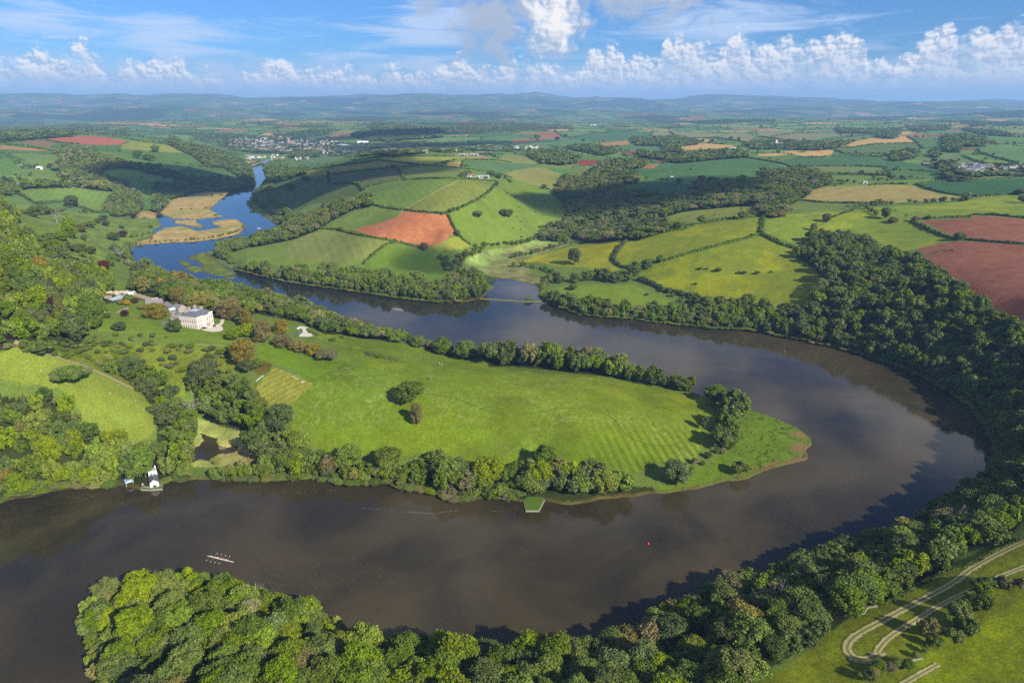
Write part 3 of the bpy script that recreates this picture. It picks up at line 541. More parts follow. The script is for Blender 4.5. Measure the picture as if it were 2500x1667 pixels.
col = base_col; fieldmask = np.zeros(gx.size, bool)
for c, q, mode in WFIELD:
    m = inside(gx, gy, q)
    if not m.any(): continue
    x, y = gx[m], gy[m]; n = fbm(x/14, y/14, 51, 3)-.5; n2 = fbm(x/55, y/55, 52, 3)-.5; n3 = vnoise(x/2.2, y/2.2, 53)-.5
    f = 1+.16*n+.2*n2; cc = np.tile(c, (x.size, 1))
    if mode == 'soilrow': f = f*(1+.10*np.sign(np.sin((x*.80+y*.60)*2*math.pi/5.2))*(.6+n2))*(1+.2*n3)
    elif mode == 'soil': f = f*(1+.14*n3)*(1+.05*np.sin((x*.3-y*.95)*2*math.pi/9))
    elif mode == 'tram': f = f*(1+.07*np.sin((x*.92+y*.38)*2*math.pi/24)**8*2)*(1+.06*n3)
    elif mode == 'vine': f = f*np.where(np.sin((x*.985+y*.17)*2*math.pi/11) > .1, 1.35, .7)
    elif mode == 'mow': f = f*(1+.13*np.sign(np.sin((x*.55-y*.83)*2*math.pi/5.5)))
    elif mode == 'rough':
        f = f*(1+.7*n+.35*n3); cc = cc*(1-.42*sstep(n+n2*.8, .14, .30))[:, None]
    elif mode == 'reed': f = f*(1+.9*n+.3*n3); cc[:, 1] *= 1+.35*sstep(n2, 0, .2)
    elif mode == 'marsh':
        cr = np.abs(fbm(x/16, y/16, 55, 3)-.5); f = f*(1+.3*n3); cc = cc*np.where(cr < .016, .42, 1.0)[:, None]
    elif mode == 'butter':
        cc = cc+np.array([.05, .03, -.006])*sstep(n+n2*1.4, -.05, .3)[:, None]; f = f*(1+.22*n3)
    elif mode == 'meadow':
        rows = np.sin((x*.985+y*.17)*2*math.pi/6.0); rw = sstep(x, 20, 110)*sstep(-y, -460, -400)
        f = f*(1+.22*n3)*(1+.22*np.sign(rows)*rw); fl = sstep(fbm(x/40+9, y/40, 56, 3), .46, .62)
        speck = sstep(vnoise(x/1.6, y/1.6, 57), .5, .95)*fl
        cc = cc+np.array([.055, .05, .032])*speck[:, None]
        cc *= (1-.24*sstep(fbm(x/70, y/70, 58, 4), .48, .66))[:, None]; cc = cc*np.array([1.12, 1.0, .9])**(2.2*(fbm(x/120, y/120, 59, 3)-.5))[:, None]
    elif mode == 'grass': f = f*(1+.45*n3)*(1+.5*n)
    if mode == 'faint':
        k = (sstep(n+n2, -.15, .25)*.75)[:, None]; col[m] = col[m]*(1-k)+cc*k*f[:, None]
    else: col[m] = cc*f[:, None]
    fieldmask |= m
for q in WI[:3]:
    m = inside(gx, gy, q); n = fbm(gx[m]/9, gy[m]/9, 61, 3); k = fbm(gx[m]/40, gy[m]/40, 62, 2)
    col[m] = alb(198,180,126)*(.62+.75*n)[:, None]*(1-np.array([.25, .06, .3])*sstep(k, .5, .62)[:, None])
for q in WI[3:]:
    m = inside(gx, gy, q); n = fbm(gx[m]/9, gy[m]/9, 61, 3); col[m] = alb(112,138,52)*(.6+.8*n)[:, None]
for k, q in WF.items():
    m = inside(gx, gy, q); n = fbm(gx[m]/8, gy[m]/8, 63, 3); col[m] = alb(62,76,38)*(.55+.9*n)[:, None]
m = (dr.ravel() < 2.2) & (dr.ravel() > -30) & (gr < 4200); k = sstep(vnoise(gx[m]/9, gy[m]/9, 66), .2, .8)[:, None]
col[m] = col[m]*k*.5+(alb(104,100,62)*(1-k*.5))
nb = fbm(gx/5, gy/5, 67, 3)-.5
col = np.clip(col*(1+.25*nb)[:, None], .003, .8)
rgba = np.c_[col, np.ones(len(col))]

def mat(name, rough=.8, spec=.2):
    m = bpy.data.materials.new(name); m.use_nodes = True; t = NT(m.node_tree); b = t.n['Principled BSDF']
    b.inputs['Roughness'].default_value = rough; b.inputs['Specular IOR Level'].default_value = spec
    return m, t, b
def plain(name, c, rough=.7, spec=.25, var=.18, scale=.8, metal=0):
    m, t, b = mat(name, rough, spec); pos = t.node('ShaderNodeNewGeometry').outputs['Position']
    n = t.noise(pos, scale, 4, .6); f = t.m('MULTIPLY_ADD', n, 2*var, 1-var)
    hs = t.node('ShaderNodeHueSaturation'); hs.inputs['Color'].default_value = (*c, 1); t.put(hs.inputs['Value'], f)
    t.put(b.inputs['Base Color'], hs.outputs[0]); b.inputs['Metallic'].default_value = metal
    return m
M_ter, t, b = mat('ground_cover', .95, .08)
at = t.node('ShaderNodeAttribute', attribute_name='Col'); pos = t.node('ShaderNodeNewGeometry').outputs['Position']
n1 = t.noise(pos, .9, 6, .7); n2 = t.noise(pos, .06, 5, .6)
f = t.m('MULTIPLY', t.m('MULTIPLY_ADD', n1, 2.2, -.1), t.m('MULTIPLY_ADD', n2, .5, .75))
hs = t.node('ShaderNodeHueSaturation'); t.put(hs.inputs['Color'], at.outputs['Color']); t.put(hs.inputs['Value'], f)
t.put(hs.inputs['Hue'], t.m('MULTIPLY_ADD', n2, .04, .48)); t.put(b.inputs['Base Color'], hs.outputs[0])
bp = t.node('ShaderNodeBump'); bp.inputs['Strength'].default_value = .5; bp.inputs['Distance'].default_value = .5; t.put(bp.inputs['Height'], n1); t.put(b.inputs['Normal'], bp.outputs[0])
idx = np.arange(NA*NR).reshape(NR, NA)
faces = np.stack([idx[:-1, :-1], idx[:-1, 1:], idx[1:, 1:], idx[1:, :-1]], -1).reshape(-1, 4)
ter = link(bpy.data.objects.new('terrain', mesh_np('terrain', np.c_[gx, gy, h.ravel()], faces, [M_ter], {'Col': ('FLOAT_COLOR', rgba)}, smooth=True)))
tag(ter, kind='structure')
log('terrain')

# ------------------------------------------------------------------ water
M_wat, t, b = mat('river_water', .07, .5)
b.inputs['IOR'].default_value = 1.33
pos = t.node('ShaderNodeNewGeometry').outputs['Position']
n = t.noise(pos, .012, 4, .55, .5)
sy = t.node('ShaderNodeSeparateXYZ'); t.put(sy.inputs[0], pos)
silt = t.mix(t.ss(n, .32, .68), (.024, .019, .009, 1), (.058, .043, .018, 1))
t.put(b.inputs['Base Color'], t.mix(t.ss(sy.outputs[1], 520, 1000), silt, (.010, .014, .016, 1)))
mp_ = t.node('ShaderNodeMapping'); t.put(mp_.inputs[0], pos); mp_.inputs['Rotation'].default_value = (0, 0, R(20)); mp_.inputs['Scale'].default_value = (.45, 1, 1)
nw = t.noise(mp_.outputs[0], .55, 4, .6); nl = t.noise(pos, .03, 3, .5)
bp = t.node('ShaderNodeBump'); bp.inputs['Distance'].default_value = .12; t.put(bp.inputs['Strength'], t.m('MULTIPLY_ADD', t.ss(t.noise(mp_.outputs[0], .018, 4, .6, 1.0), .42, .68), .30, .02)); t.put(bp.inputs['Height'], nw)
t.put(b.inputs['Normal'], bp.outputs[0])
t.put(b.inputs['Roughness'], t.m('MULTIPLY_ADD', nl, .06, .02))
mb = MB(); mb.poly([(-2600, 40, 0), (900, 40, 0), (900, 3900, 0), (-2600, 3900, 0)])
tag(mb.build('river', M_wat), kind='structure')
mb = MB(); c = WP.mean(0); mb.poly([(*(c+(p-c)*1.06), .14) for p in WP]); tag(mb.build('pond', M_wat), kind='structure')
# ------------------------------------------------------------------ haze
mb = MB(); mb.box(-30000, -700, -5, 30000, 34600, 640)
M_haze = bpy.data.materials.new('haze_air'); M_haze.use_nodes = True; t = NT(M_haze.node_tree); t.n.clear()
pv = t.node('ShaderNodeVolumePrincipled'); pv.inputs['Color'].default_value = (.37, .64, 1.0, 1); pv.inputs['Density'].default_value = 6.4e-5; pv.inputs['Anisotropy'].default_value = 0.0
t.l.new(pv.outputs[0], t.node('ShaderNodeOutputMaterial').inputs['Volume'])
tag(mb.build('haze', M_haze), kind='stuff')
# clouds standing above and outside the view; their shadows lie on the hills
M_cloud = bpy.data.materials.new('cloud_vapour'); M_cloud.use_nodes = True; t = NT(M_cloud.node_tree); t.n.clear()
pv = t.node('ShaderNodeVolumePrincipled'); pv.inputs['Color'].default_value = (1, 1, 1, 1); pv.inputs['Density'].default_value = .020
t.l.new(pv.outputs[0], t.node('ShaderNodeOutputMaterial').inputs['Volume'])
def cloud(k, u, v, rx, ry, thick, rot, seed, zc=1050):
    x, y = spot(k, u, v); z = gz(x, y); f = (zc-z)/SUN.z; cx, cyy = x+SUN.x*f, y+SUN.y*f
    nr, na = 16, 64; V = []; Fc = []
    for side in (1, -1):
        V.append((0, 0, side*thick*.55))
        for i in range(1, nr+1):
            for j in range(na):
                a = 2*math.pi*j/na; q = i/nr; lim = .72+.5*float(fbm(np.array([math.cos(a)*1.4+seed]), np.array([math.sin(a)*1.4]), seed, 3)[0])
                X, Y = math.cos(a)*q*lim, math.sin(a)*q*lim
                tk_ = max(0., 1-q*q)*(.35+1.1*float(fbm(np.array([X*2.6+seed*3]), np.array([Y*2.6]), seed+5, 3)[0]))
                V.append((X*rx, Y*ry, side*thick*.5*tk_+(.5 if side > 0 else 0)))
    n1 = 1+nr*na
    for s_, off in ((0, 0), (1, n1)):
        for j in range(na):
            f3 = (off, off+1+j, off+1+(j+1) % na); Fc.append(f3 if s_ == 0 else f3[::-1])
            for i in range(nr-1):
                a0, b0 = off+1+i*na+j, off+1+i*na+(j+1) % na; f4 = (a0, a0+na, b0+na, b0); Fc.append(f4 if s_ == 0 else f4[::-1])
    for j in range(na):
        a0, b0 = 1+(nr-1)*na+j, 1+(nr-1)*na+(j+1) % na; Fc.append((a0, a0+n1, b0+n1, b0))
    me = bpy.data.meshes.new('cloud'); me.from_pydata(V, [], Fc); me.materials.append(M_cloud); me.update()
    o = link(bpy.data.objects.new('cloud', me)); o.location = (cx, cyy, zc); o.rotation_euler = (0, 0, rot)
    tag(o, kind='stuff')
cloud('A', 1720, 860, 330, 210, 150, R(30), 3); cloud('B', 560, 960, 270, 200, 150, R(70), 4); cloud('C', 900, 1040, 330, 170, 140, R(20), 5)
cloud('B', 1350, 450, 560, 260, 150, R(0), 6, 1100); cloud('B', 1750, 565, 620, 230, 70, R(0), 7, 1100); cloud('B', 1120, 830, 230, 120, 110, R(40), 8)
cloud('C', 240, 1060, 120, 60, 90, R(70), 9); cloud('A', 1350, 950, 200, 90, 90, R(0), 12)
cloud('F', 1650, 130, 70, 40, 70, R(20), 14)
log('air')

# ------------------------------------------------------------------ foliage
def leafmat(name, c1, c2, rough=.65):
    c1 = (c1[0]*1.35, c1[1]*1.08, c1[2]*.6); c2 = (c2[0]*2.0, c2[1]*1.48, c2[2]*.75)
    m = bpy.data.materials.new(name); m.use_nodes = True; t = NT(m.node_tree); b = t.n['Principled BSDF']
    at = t.node('ShaderNodeAttribute', attribute_name='tint'); oi = t.node('ShaderNodeObjectInfo').outputs['Random']
    c = t.mix(at.outputs['Fac'], (*c1, 1), (*c2, 1))
    hs = t.node('ShaderNodeHueSaturation'); t.put(hs.inputs['Color'], c); t.put(hs.inputs['Hue'], t.m('MULTIPLY_ADD', oi, .030, .488))
    t.put(hs.inputs['Value'], t.m('MULTIPLY_ADD', t.m('FRACT', t.m('MULTIPLY', oi, 7.31)), .5, .82)); t.put(hs.inputs['Saturation'], t.m('MULTIPLY_ADD', t.m('FRACT', t.m('MULTIPLY', oi, 3.7)), .3, .82))
    t.put(b.inputs['Base Color'], hs.outputs[0]); b.inputs['Roughness'].default_value = rough; b.inputs['Specular IOR Level'].default_value = .18
    tr = t.node('ShaderNodeBsdfTranslucent'); t.put(tr.inputs[0], hs.outputs[0])
    ms = t.node('ShaderNodeMixShader'); ms.inputs[0].default_value = .18; t.l.new(b.outputs[0], ms.inputs[1]); t.l.new(tr.outputs[0], ms.inputs[2])
    t.l.new(ms.outputs[0], t.n['Material Output'].inputs[0]); return m
LM = dict(dark=leafmat('leaf_dark_green', (.036,.070,.018), (.066,.115,.026)), mid=leafmat('leaf_mid_green', (.045,.088,.016), (.085,.145,.022)),
          bright=leafmat('leaf_yellow_green', (.062,.118,.010), (.108,.172,.016)), olive=leafmat('leaf_olive', (.070,.080,.026), (.112,.120,.040)),
          grey=leafmat('leaf_grey_green', (.080,.105,.050), (.130,.150,.075)), purple=leafmat('leaf_copper', (.028,.012,.020), (.050,.020,.030)),
          cone=leafmat('needle_green', (.050,.075,.022), (.100,.120,.035)), yellow=leafmat('leaf_golden', (.20,.18,.01), (.30,.24,.02)), bloom=leafmat('leaf_blossom', (.16,.15,.10), (.40,.36,.28)))
M_bark = plain('bark', (.085, .068, .05), .9); M_dead = plain('dead_wood', (.30, .26, .21), .85, var=.25, scale=2)
def frames(nrm):
    ref = np.where(np.abs(nrm[:, 2:3]) < .9, np.array([[0, 0, 1.]]), np.array([[1., 0, 0]]))
    a = np.cross(nrm, ref); a /= np.linalg.norm(a, axis=1, keepdims=True)+1e-9; return a, np.cross(nrm, a)
def leaf_quads(cen, nrm, size, rg, tilt=.75, tri=False):
    nrm = nrm+rg.normal(0, tilt, nrm.shape); nrm /= np.linalg.norm(nrm, axis=1, keepdims=True)+1e-9
    a, b = frames(nrm); th = rg.uniform(0, 2*math.pi, len(cen))[:, None]; a, b = a*np.cos(th)+b*np.sin(th), b*np.cos(th)-a*np.sin(th)
    s = (size*rg.uniform(.6, 1.35, len(cen)))[:, None]*.5
    if tri: return np.stack([cen+a*s*1.3, cen+(-a*.7+b)*s, cen+(-a*.7-b)*s], 1)
    return np.stack([cen-a*s-b*s*.7, cen+a*s-b*s*.55, cen+a*s*.8+b*s*.75, cen-a*s*.75+b*s*.6], 1)
ICO_V = None
def ico():
    global ICO_V, ICO_F
    if ICO_V is None:
        bm = bmesh.new(); bmesh.ops.create_icosphere(bm, subdivisions=2, radius=1); ICO_V = np.array([v.co[:] for v in bm.verts]); ICO_F = np.array([[v.index for v in f.verts] for f in bm.faces]); bm.free()
    return ICO_V, ICO_F
def lobes_for(shape, H, Rr, n, rg):
    if shape == 'round':
        d = rg.normal(size=(n, 3)); d /= np.linalg.norm(d, axis=1, keepdims=True); d[:, 2] = d[:, 2]*.9+.08
        rad = rg.uniform(.6, 1, n)[:, None]**.5; c = d*rad*np.array([.76*Rr, .76*Rr, .36*H])+np.array([0, 0, .56*H]); r = rg.uniform(.14, .33, n)*Rr
    elif shape == 'oval':
        z = rg.uniform(.18, .9, n); wv = np.sin(np.clip((z-.02)/.98, 0, 1)*math.pi)**.6; a = rg.uniform(0, 6.283, n); q = rg.uniform(.3, .75, n)*wv*Rr
        c = np.c_[np.cos(a)*q, np.sin(a)*q, z*H]; r = rg.uniform(.2, .36, n)*Rr*(.5+.5*wv)
    elif shape == 'spread':
        a = rg.uniform(0, 6.283, n); q = rg.uniform(0, 1, n)**.5*.8*Rr; z = .42+.30*(1-(q/Rr)**2)+rg.normal(0, .06, n); c = np.c_[np.cos(a)*q, np.sin(a)*q, z*H]; r = rg.uniform(.17, .32, n)*Rr
    elif shape == 'bush':
        a = rg.uniform(0, 6.283, n); q = rg.uniform(0, 1, n)**.5*.65*Rr; z = .34+.26*(1-(q/Rr)**2)+rg.normal(0, .05, n); c = np.c_[np.cos(a)*q, np.sin(a)*q, z*H]; r = rg.uniform(.3, .42, n)*Rr
    c[:, 2] = np.maximum(c[:, 2], r*.55)
    return c, r
def crown_mesh(name, shape, lm, H, Rr, nleaf, leaf, seed, nl=18, tri=False, core=True):
    rg = np.random.default_rng(seed)
    if shape in ('cone', 'larch'):
        nlay = 13; t_ = rg.uniform(0, 1, nleaf)**1.25; lay = np.floor(t_*nlay)/nlay; inl = t_*nlay-np.floor(t_*nlay)
        a = rg.uniform(0, 6.283, nleaf); star = .78+.22*np.cos(a*7+lay*37)
        rad = Rr*(1-lay*.97)**.85*(1-.45*inl)*star*rg.uniform(.45, 1.02, nleaf)**.5
        cen = np.c_[np.cos(a)*rad, np.sin(a)*rad, H*(.06+.94*t_)-.16*rad]; nrm = np.c_[np.cos(a)*.7, np.sin(a)*.7, np.full(nleaf, .75)]; tint = np.clip(.25+.5*rg.uniform(0, 1, nleaf)+.3*(inl-.5), 0, 1)
        cc = np.array([[0, 0, H*q] for q in (.2, .38, .55, .7, .83)]); cr = np.array([Rr*(1-q)*.62 for q in (.2, .38, .55, .7, .83)])
    else:
        cc, cr = lobes_for(shape, H, Rr, nl, rg); lt = rg.uniform(0, 1, len(cc)); k = rg.choice(len(cc), nleaf*3, p=cr**2/np.sum(cr**2))
        d = rg.normal(size=(nleaf*3, 3)); d /= np.linalg.norm(d, axis=1, keepdims=True)
        cen = cc[k]+d*(cr[k]*np.where(rg.uniform(0, 1, nleaf*3) < .14, rg.uniform(1.1, 1.5, nleaf*3), rg.uniform(.68, 1.16, nleaf*3)))[:, None]; ok = cen[:, 2] > .04*H
        dist = np.linalg.norm(cen[:, None, :]-cc[None], axis=2)/cr[None]; dist[np.arange(len(k)), k] = 9
        ok &= dist.min(1) > .86; ii = np.nonzero(ok)[0][:nleaf]; cen = cen[ii]; nrm = d[ii]; tint = np.clip(.15+.45*lt[k[ii]]+.4*rg.uniform(0, 1, len(ii)), 0, 1)
    q = leaf_quads(cen, nrm, leaf, rg, tri=tri); kk = q.shape[1]; V = q.reshape(-1, 3); Fc = np.arange(len(V)).reshape(-1, kk); tn = np.repeat(tint, kk)
    if core:
        iv, if_ = ico(); lowv = iv
        cv_ = (cc[:, None, :]+lowv[None]*(cr*.62)[:, None, None]); cv_ = cv_.reshape(-1, 3)
        cf = (if_[None]+(np.arange(len(cc))*len(iv))[:, None, None]).reshape(-1, 3)
        if kk == 4:                           # keep a single polygon size: triangles become degenerate-free quads through two triangle meshes
            V2 = np.r_[V, cv_]; T = np.r_[np.c_[Fc[:, 0], Fc[:, 1], Fc[:, 2]], np.c_[Fc[:, 0], Fc[:, 2], Fc[:, 3]], cf+len(V)]
        else: V2 = np.r_[V, cv_]; T = np.r_[Fc, cf+len(V)]
        V, Fc = V2, T; tn = np.r_[tn, np.full(len(cv_), .3)]
    return mesh_np(name, V, Fc, [LM[lm]], {'tint': ('FLOAT', tn)})
def trunk_mesh(name, H, Rr, seed, limbs=5, mt=None, twig=False):
    rg = random.Random(seed); mb = MB(); r0 = H*.028
    mb.tube([(0, 0, -.6), (0, 0, H*.12), (rg.uniform(-.2, .2), rg.uniform(-.2, .2), H*.32), (rg.uniform(-.5, .5), rg.uniform(-.5, .5), H*.62)], [r0*1.35, r0, r0*.75, r0*.3], 7)
    for i in range(limbs):
        a = 6.283*i/limbs+rg.uniform(-.4, .4); z0 = H*rg.uniform(.2, .42); ln = Rr*rg.uniform(.5, .85)
        p1 = (math.cos(a)*ln*.5, math.sin(a)*ln*.5, z0+H*.14); p2 = (math.cos(a)*ln, math.sin(a)*ln, z0+H*rg.uniform(.2, .34)); mb.tube([(0, 0, z0), p1, p2], [r0*.5, r0*.32, r0*.1], 5)
        if twig:
            for q in range(5):
                b = a+rg.uniform(-1, 1); l2 = Rr*rg.uniform(.25, .5); s = Vector(p1).lerp(Vector(p2), rg.uniform(.1, 1)); e = s+Vector((math.cos(b)*l2, math.sin(b)*l2, H*rg.uniform(.05, .2)))
                mb.tube([s, s.lerp(e, .5)+Vector((0, 0, .3)), e], [r0*.2, r0*.14, r0*.05], 4)
                for q2 in range(3):
                    s2 = s.lerp(e, rg.uniform(.3, 1)); e2 = s2+Vector((rg.uniform(-1, 1), rg.uniform(-1, 1), rg.uniform(.2, 1.1)))*Rr*.22; mb.tube([s2, e2], [r0*.09, r0*.04], 3)
    return mb.mesh(name, mt or M_bark, True)
H0, R0 = 14.0, 6.2
HI, MID, FARP = {}, {}, {}
SPEC = dict(dark=('round', 'dark'), mid=('round', 'mid'), bright=('round', 'bright'), olive=('oval', 'olive'), grey=('spread', 'grey'), purple=('round', 'purple'), cone=('cone', 'cone'), larch=('larch', 'cone'), oak=('spread', 'mid'), tall=('oval', 'dark'), yellow=('bush', 'yellow'), bloom=('bush', 'bloom'), lime=('oval', 'bright'), bush=('bush', 'dark'), bushm=('bush', 'mid'), bushg=('bush', 'grey'))
for i, (k, (shape, lm)) in enumerate(SPEC.items()):
    n_hi = 2 if k in ('dark', 'mid', 'bright', 'oak', 'olive', 'grey', 'tall', 'lime') else 1
    if k in ('cone',): Rr = 3.8
    elif k == 'larch': Rr = 3.2
    else: Rr = R0
    HI[k] = [crown_mesh('crown', shape, lm, H0, Rr, 6000, .60, 100+i*9+j, nl=42+6*j) for j in range(n_hi)]
    MID[k] = [crown_mesh('crown', shape, lm, H0, Rr, 1700, 1.05, 300+i*9+j, nl=26, tri=True) for j in range(n_hi)]
    FARP[k] = crown_mesh('crown', shape, lm, H0, Rr, 110, 3.3, 500+i, nl=9, tri=True, core=False)
TRUNK = [trunk_mesh('trunk', H0, R0, s) for s in range(3)]
BARE = [trunk_mesh('trunk', H0, R0, 50+s, 7, M_dead, True) for s in range(3)]
log('prototypes', sum(len(m.polygons) for v in HI.values() for m in v))
ADJ = dict(dark='dark green rounded', mid='mid green rounded', bright='yellow green rounded', olive='olive brown upright', grey='grey green loose', purple='dark copper', cone='narrow pointed conifer', larch='slender pointed conifer', oak='broad spreading green', tall='tall dark green', lime='upright yellow green', bush='low dark', bushm='low green', bushg='low grey green', yellow='golden', bloom='pale blossoming')
ZL = dict(spur=('in the dense wood on the near point of land','trees of the wood on the near point'), bank=('on the wooded near bank below the mown field','trees of the near river bank'),
  hill=('on the steep shaded wooded hillside above the river bend','trees of the hillside above the river bend'), slope=('in the hillside wood behind the mansion gardens','trees of the wood behind the mansion'),
  boathouse=('in the waterside wood around the white boathouse','trees of the wood around the boathouse'), combe=('in the gully wood beside the sloping pasture','trees of the gully wood'),
  pondside=('in the belt between the reedy pond and the meadow','trees between pond and meadow'), southshore=('on the near shore of the meadow along the brown water','trees on the near shore of the meadow'),
  housebelt=('in the belt between the mansion and the upper river','trees behind the mansion'), northshore=('on the far shore of the meadow peninsula','trees on the far shore of the meadow'),
  tip=('in the clump near the marshy tip of the meadow','trees near the tip of the meadow'), farbank=('on the far bank below the striped hill field','trees of the far bank'), hedgerow=('in the hedge belt beside the mown track','trees of the hedge by the mown track'))
TREES = []                                     # x, y, height, radius, species, zone, label, group
def add_tree(x, y, H, Rr, sp, zone, label=None, group=None): TREES.append([x, y, H, Rr, sp, zone, label, group])
def fill(zone, spacing, H, mix, seed, jit=.45, minw=2.0):
    q = WW[zone]; rg = np.random.default_rng(seed); ks = list(mix); ps = np.array([mix[k] for k in ks], float); ps /= ps.sum()
    x0, y0 = q.min(0); x1, y1 = q.max(0); xs = np.arange(x0, x1, spacing); ys = np.arange(y0, y1, spacing*.87); X, Y = np.meshgrid(xs, ys); X = X+(np.arange(len(ys)) % 2)[:, None]*spacing*.5
    X = X.ravel()+rg.normal(0, spacing*jit*.5, X.size); Y = Y.ravel()+rg.normal(0, spacing*jit*.6, Y.size)
    m = inside(X, Y, q); X, Y = X[m], Y[m]; d = dist_river(X, Y); m = d > minw; X, Y, d = X[m], Y[m], d[m]
    patch = fbm(X/45, Y/45, seed, 2)
    for x, y, n in zip(X, Y, patch):
        k = ks[int(np.searchsorted(np.cumsum(ps), np.clip(.55*rg.uniform()+.45*(np.clip((n-.3)/.4, 0, .999)), 0, .999)))]
        s = rg.choice([rg.uniform(.5, .8), rg.uniform(.8, 1.15), rg.uniform(1.0, 1.42)], p=[.3, .45, .25]); add_tree(x, y, H*s*rg.uniform(.85, 1.15), spacing*.76*s, k, zone)
fill('spur', 8.2, 12.5, dict(grey=1, oak=2, mid=3, bright=3, lime=1.2, olive=.7, dark=.6), 1)
fill('bank', 8.0, 11, dict(grey=1.6, dark=2.2, oak=2, mid=2.2, bright=.6, tall=.8), 2)
fill('hill', 8.8, 14, dict(grey=.8, oak=1.6, dark=3, mid=2, tall=1.6, bright=.3), 3)
fill('slope', 8.8, 16, dict(olive=1.2, mid=2.5, bright=1.6, dark=1.4, oak=1.4, cone=.8, lime=.6), 4)
fill('boathouse', 7.4, 14, dict(larch=1.2, olive=.4, mid=2.6, bright=2.0, lime=1.4, dark=.8, grey=.7), 5)
fill('combe', 8.5, 11, dict(mid=2, dark=1.4, bright=1, grey=.5, tall=.6), 6); fill('pondside', 9.2, 14.5, dict(mid=2, dark=1.8, oak=1.4, bright=.8, tall=.7), 7)
fill('southshore', 9.4, 14.5, dict(olive=.7, mid=2, dark=2, grey=1.1, bright=.7, oak=1, tall=.8), 8); fill('housebelt', 10.5, 14, dict(olive=.8, mid=2, dark=1.8, grey=.8, oak=1.2), 9)
fill('northshore', 9.0, 19, dict(mid=2, dark=1.4, grey=1, oak=1.2, bright=.5), 10); fill('tip', 8.5, 15, dict(mid=2, dark=1.5, oak=1), 11)
fill('farbank', 9.4, 17, dict(dark=2, mid=2.4, grey=.9, oak=1.4, tall=.8), 12); fill('upbank', 10, 11, dict(grey=1.6, mid=2, dark=1.4, oak=.8), 13); fill('riverhill', 11, 12, dict(dark=2, mid=1.4, oak=1), 14)
fill('lefthill', 12, 16, dict(dark=2, tall=2, cone=1), 15); fill('lefthill2', 12, 13, dict(dark=2, mid=1, tall=1), 16); fill('leftvale', 12, 12, dict(mid=2, grey=1.2, dark=1.2, oak=1), 17)
fill('copse1', 10, 13, dict(mid=2, dark=1, grey=1), 18); fill('copse2', 11, 11, dict(mid=2, dark=1), 19); fill('copse3', 11, 11, dict(mid=2, dark=1), 20)
fill('valley', 11.5, 13, dict(dark=2.2, tall=1.6, grey=1.6, mid=1.4, oak=1, cone=.6), 21)
for k in WW:
    if k.startswith('far'): 
        if k == 'farbank': continue
        fill(k, 15 if k not in ('far12', 'far13') else 26, 13, dict(dark=2, mid=1.6, tall=.8, grey=.4), 30+len(k)+ord(k[-1]))
# town trees, belts of hedge trees, rows and scattered trees: polyline, spacing, height
WW['towntrees'] = wpoly('T 250,100 700,70 1400,110 1900,170 2300,200 2300,330 1900,350 1600,320 900,330 600,330 300,230', 0); fill('towntrees', 58, 8, dict(dark=2, mid=2, tall=.6), 61)
WW['suburbtrees'] = wpoly('B 760,560 1050,540 1500,530 1900,560 2352,545 2352,620 1900,610 1400,650 780,655', 0); fill('suburbtrees', 40, 8, dict(dark=2, mid=2, tall=.6), 62)
WW['hamlettrees'] = wpoly('D 1560,735 1900,735 2352,760 2352,830 1900,850 1700,850', 0); fill('hamlettrees', 34, 7, dict(dark=2, mid=2), 63); WW['villagetrees'] = wpoly('C 2040,540 2352,530 D 300,520 500,560 300,600 0,600 C 2150,610', 0); fill('villagetrees', 20, 10, dict(dark=2, mid=2), 64)
def belt(s, spacing, H, mix, seed, zone='belt', wide=3.0, label=None, group=None):
    q = wline(s, 6); rg = np.random.default_rng(seed); d = np.r_[0, np.cumsum(np.hypot(*np.diff(q, axis=0).T))]; ks = list(mix); ps = np.array([mix[k] for k in ks], float); ps /= ps.sum(); t_ = 0
    while t_ < d[-1]:
        x = np.interp(t_, d, q[:, 0])+rg.normal(0, wide*.5); y = np.interp(t_, d, q[:, 1])+rg.normal(0, wide*.5); sz = rg.uniform(.7, 1.25)
        if dist_river(np.array([x]), np.array([y]))[0] > 1.5: add_tree(x, y, H*sz, H*.46*sz, ks[rg.choice(len(ks), p=ps)], zone, label, group)
        t_ += spacing*rg.uniform(.6, 1.4)
BM = dict(dark=2, mid=2, grey=.7, oak=1)
belt('Q 2130,700 2000,800 1880,930 1760,1050 1660,1180 1560,1240', 4.2, 8.2, dict(dark=1.4, mid=2, oak=1, grey=.5), 70, 'hedgerow', 5); belt('Q 2050,740 1920,860 1800,980 1700,1090 1600,1190 1500,1270', 5, 5.0, dict(dark=1.4, mid=2, oak=1, grey=.5), 69, 'hedgerow', 4); belt('Q 2352,760 2250,720 2130,730', 6, 6, dict(dark=1, grey=1), 71, 'hedgerow', 3)
belt('Q 1500,1290 1430,1380 1300,1420 1230,1480 1180,1440 950,1560', 5.5, 4.5, dict(dark=1, bushm=2, bushg=1), 72, 'hedgerow', 3)
belt('A 1210,1440 1450,1412 1700,1400 1900,1375 2060,1340 2150,1300 2168,1262', 9, 5, dict(bushg=1, bush=2, mid=.6), 73)
belt('A 2060,980 1960,1040 1900,1130 1880,1145', 8, 4, dict(bushg=1, bush=1), 74)
belt('A 200,1170 350,1180 500,1160 560,1140 650,1100 800,1130', 12, 8, BM, 75); belt('A 1160,1380 1250,1360 1330,1340', 8, 6, dict(grey=1, bushg=1, mid=1), 76)
belt('E 1010,20 1060,100 1140,130 1220,190', 9, 11, BM, 77, 'housebelt', 5); belt('E 760,120 900,200 1000,140 1120,160', 10, 10, BM, 78, 'housebelt', 8)
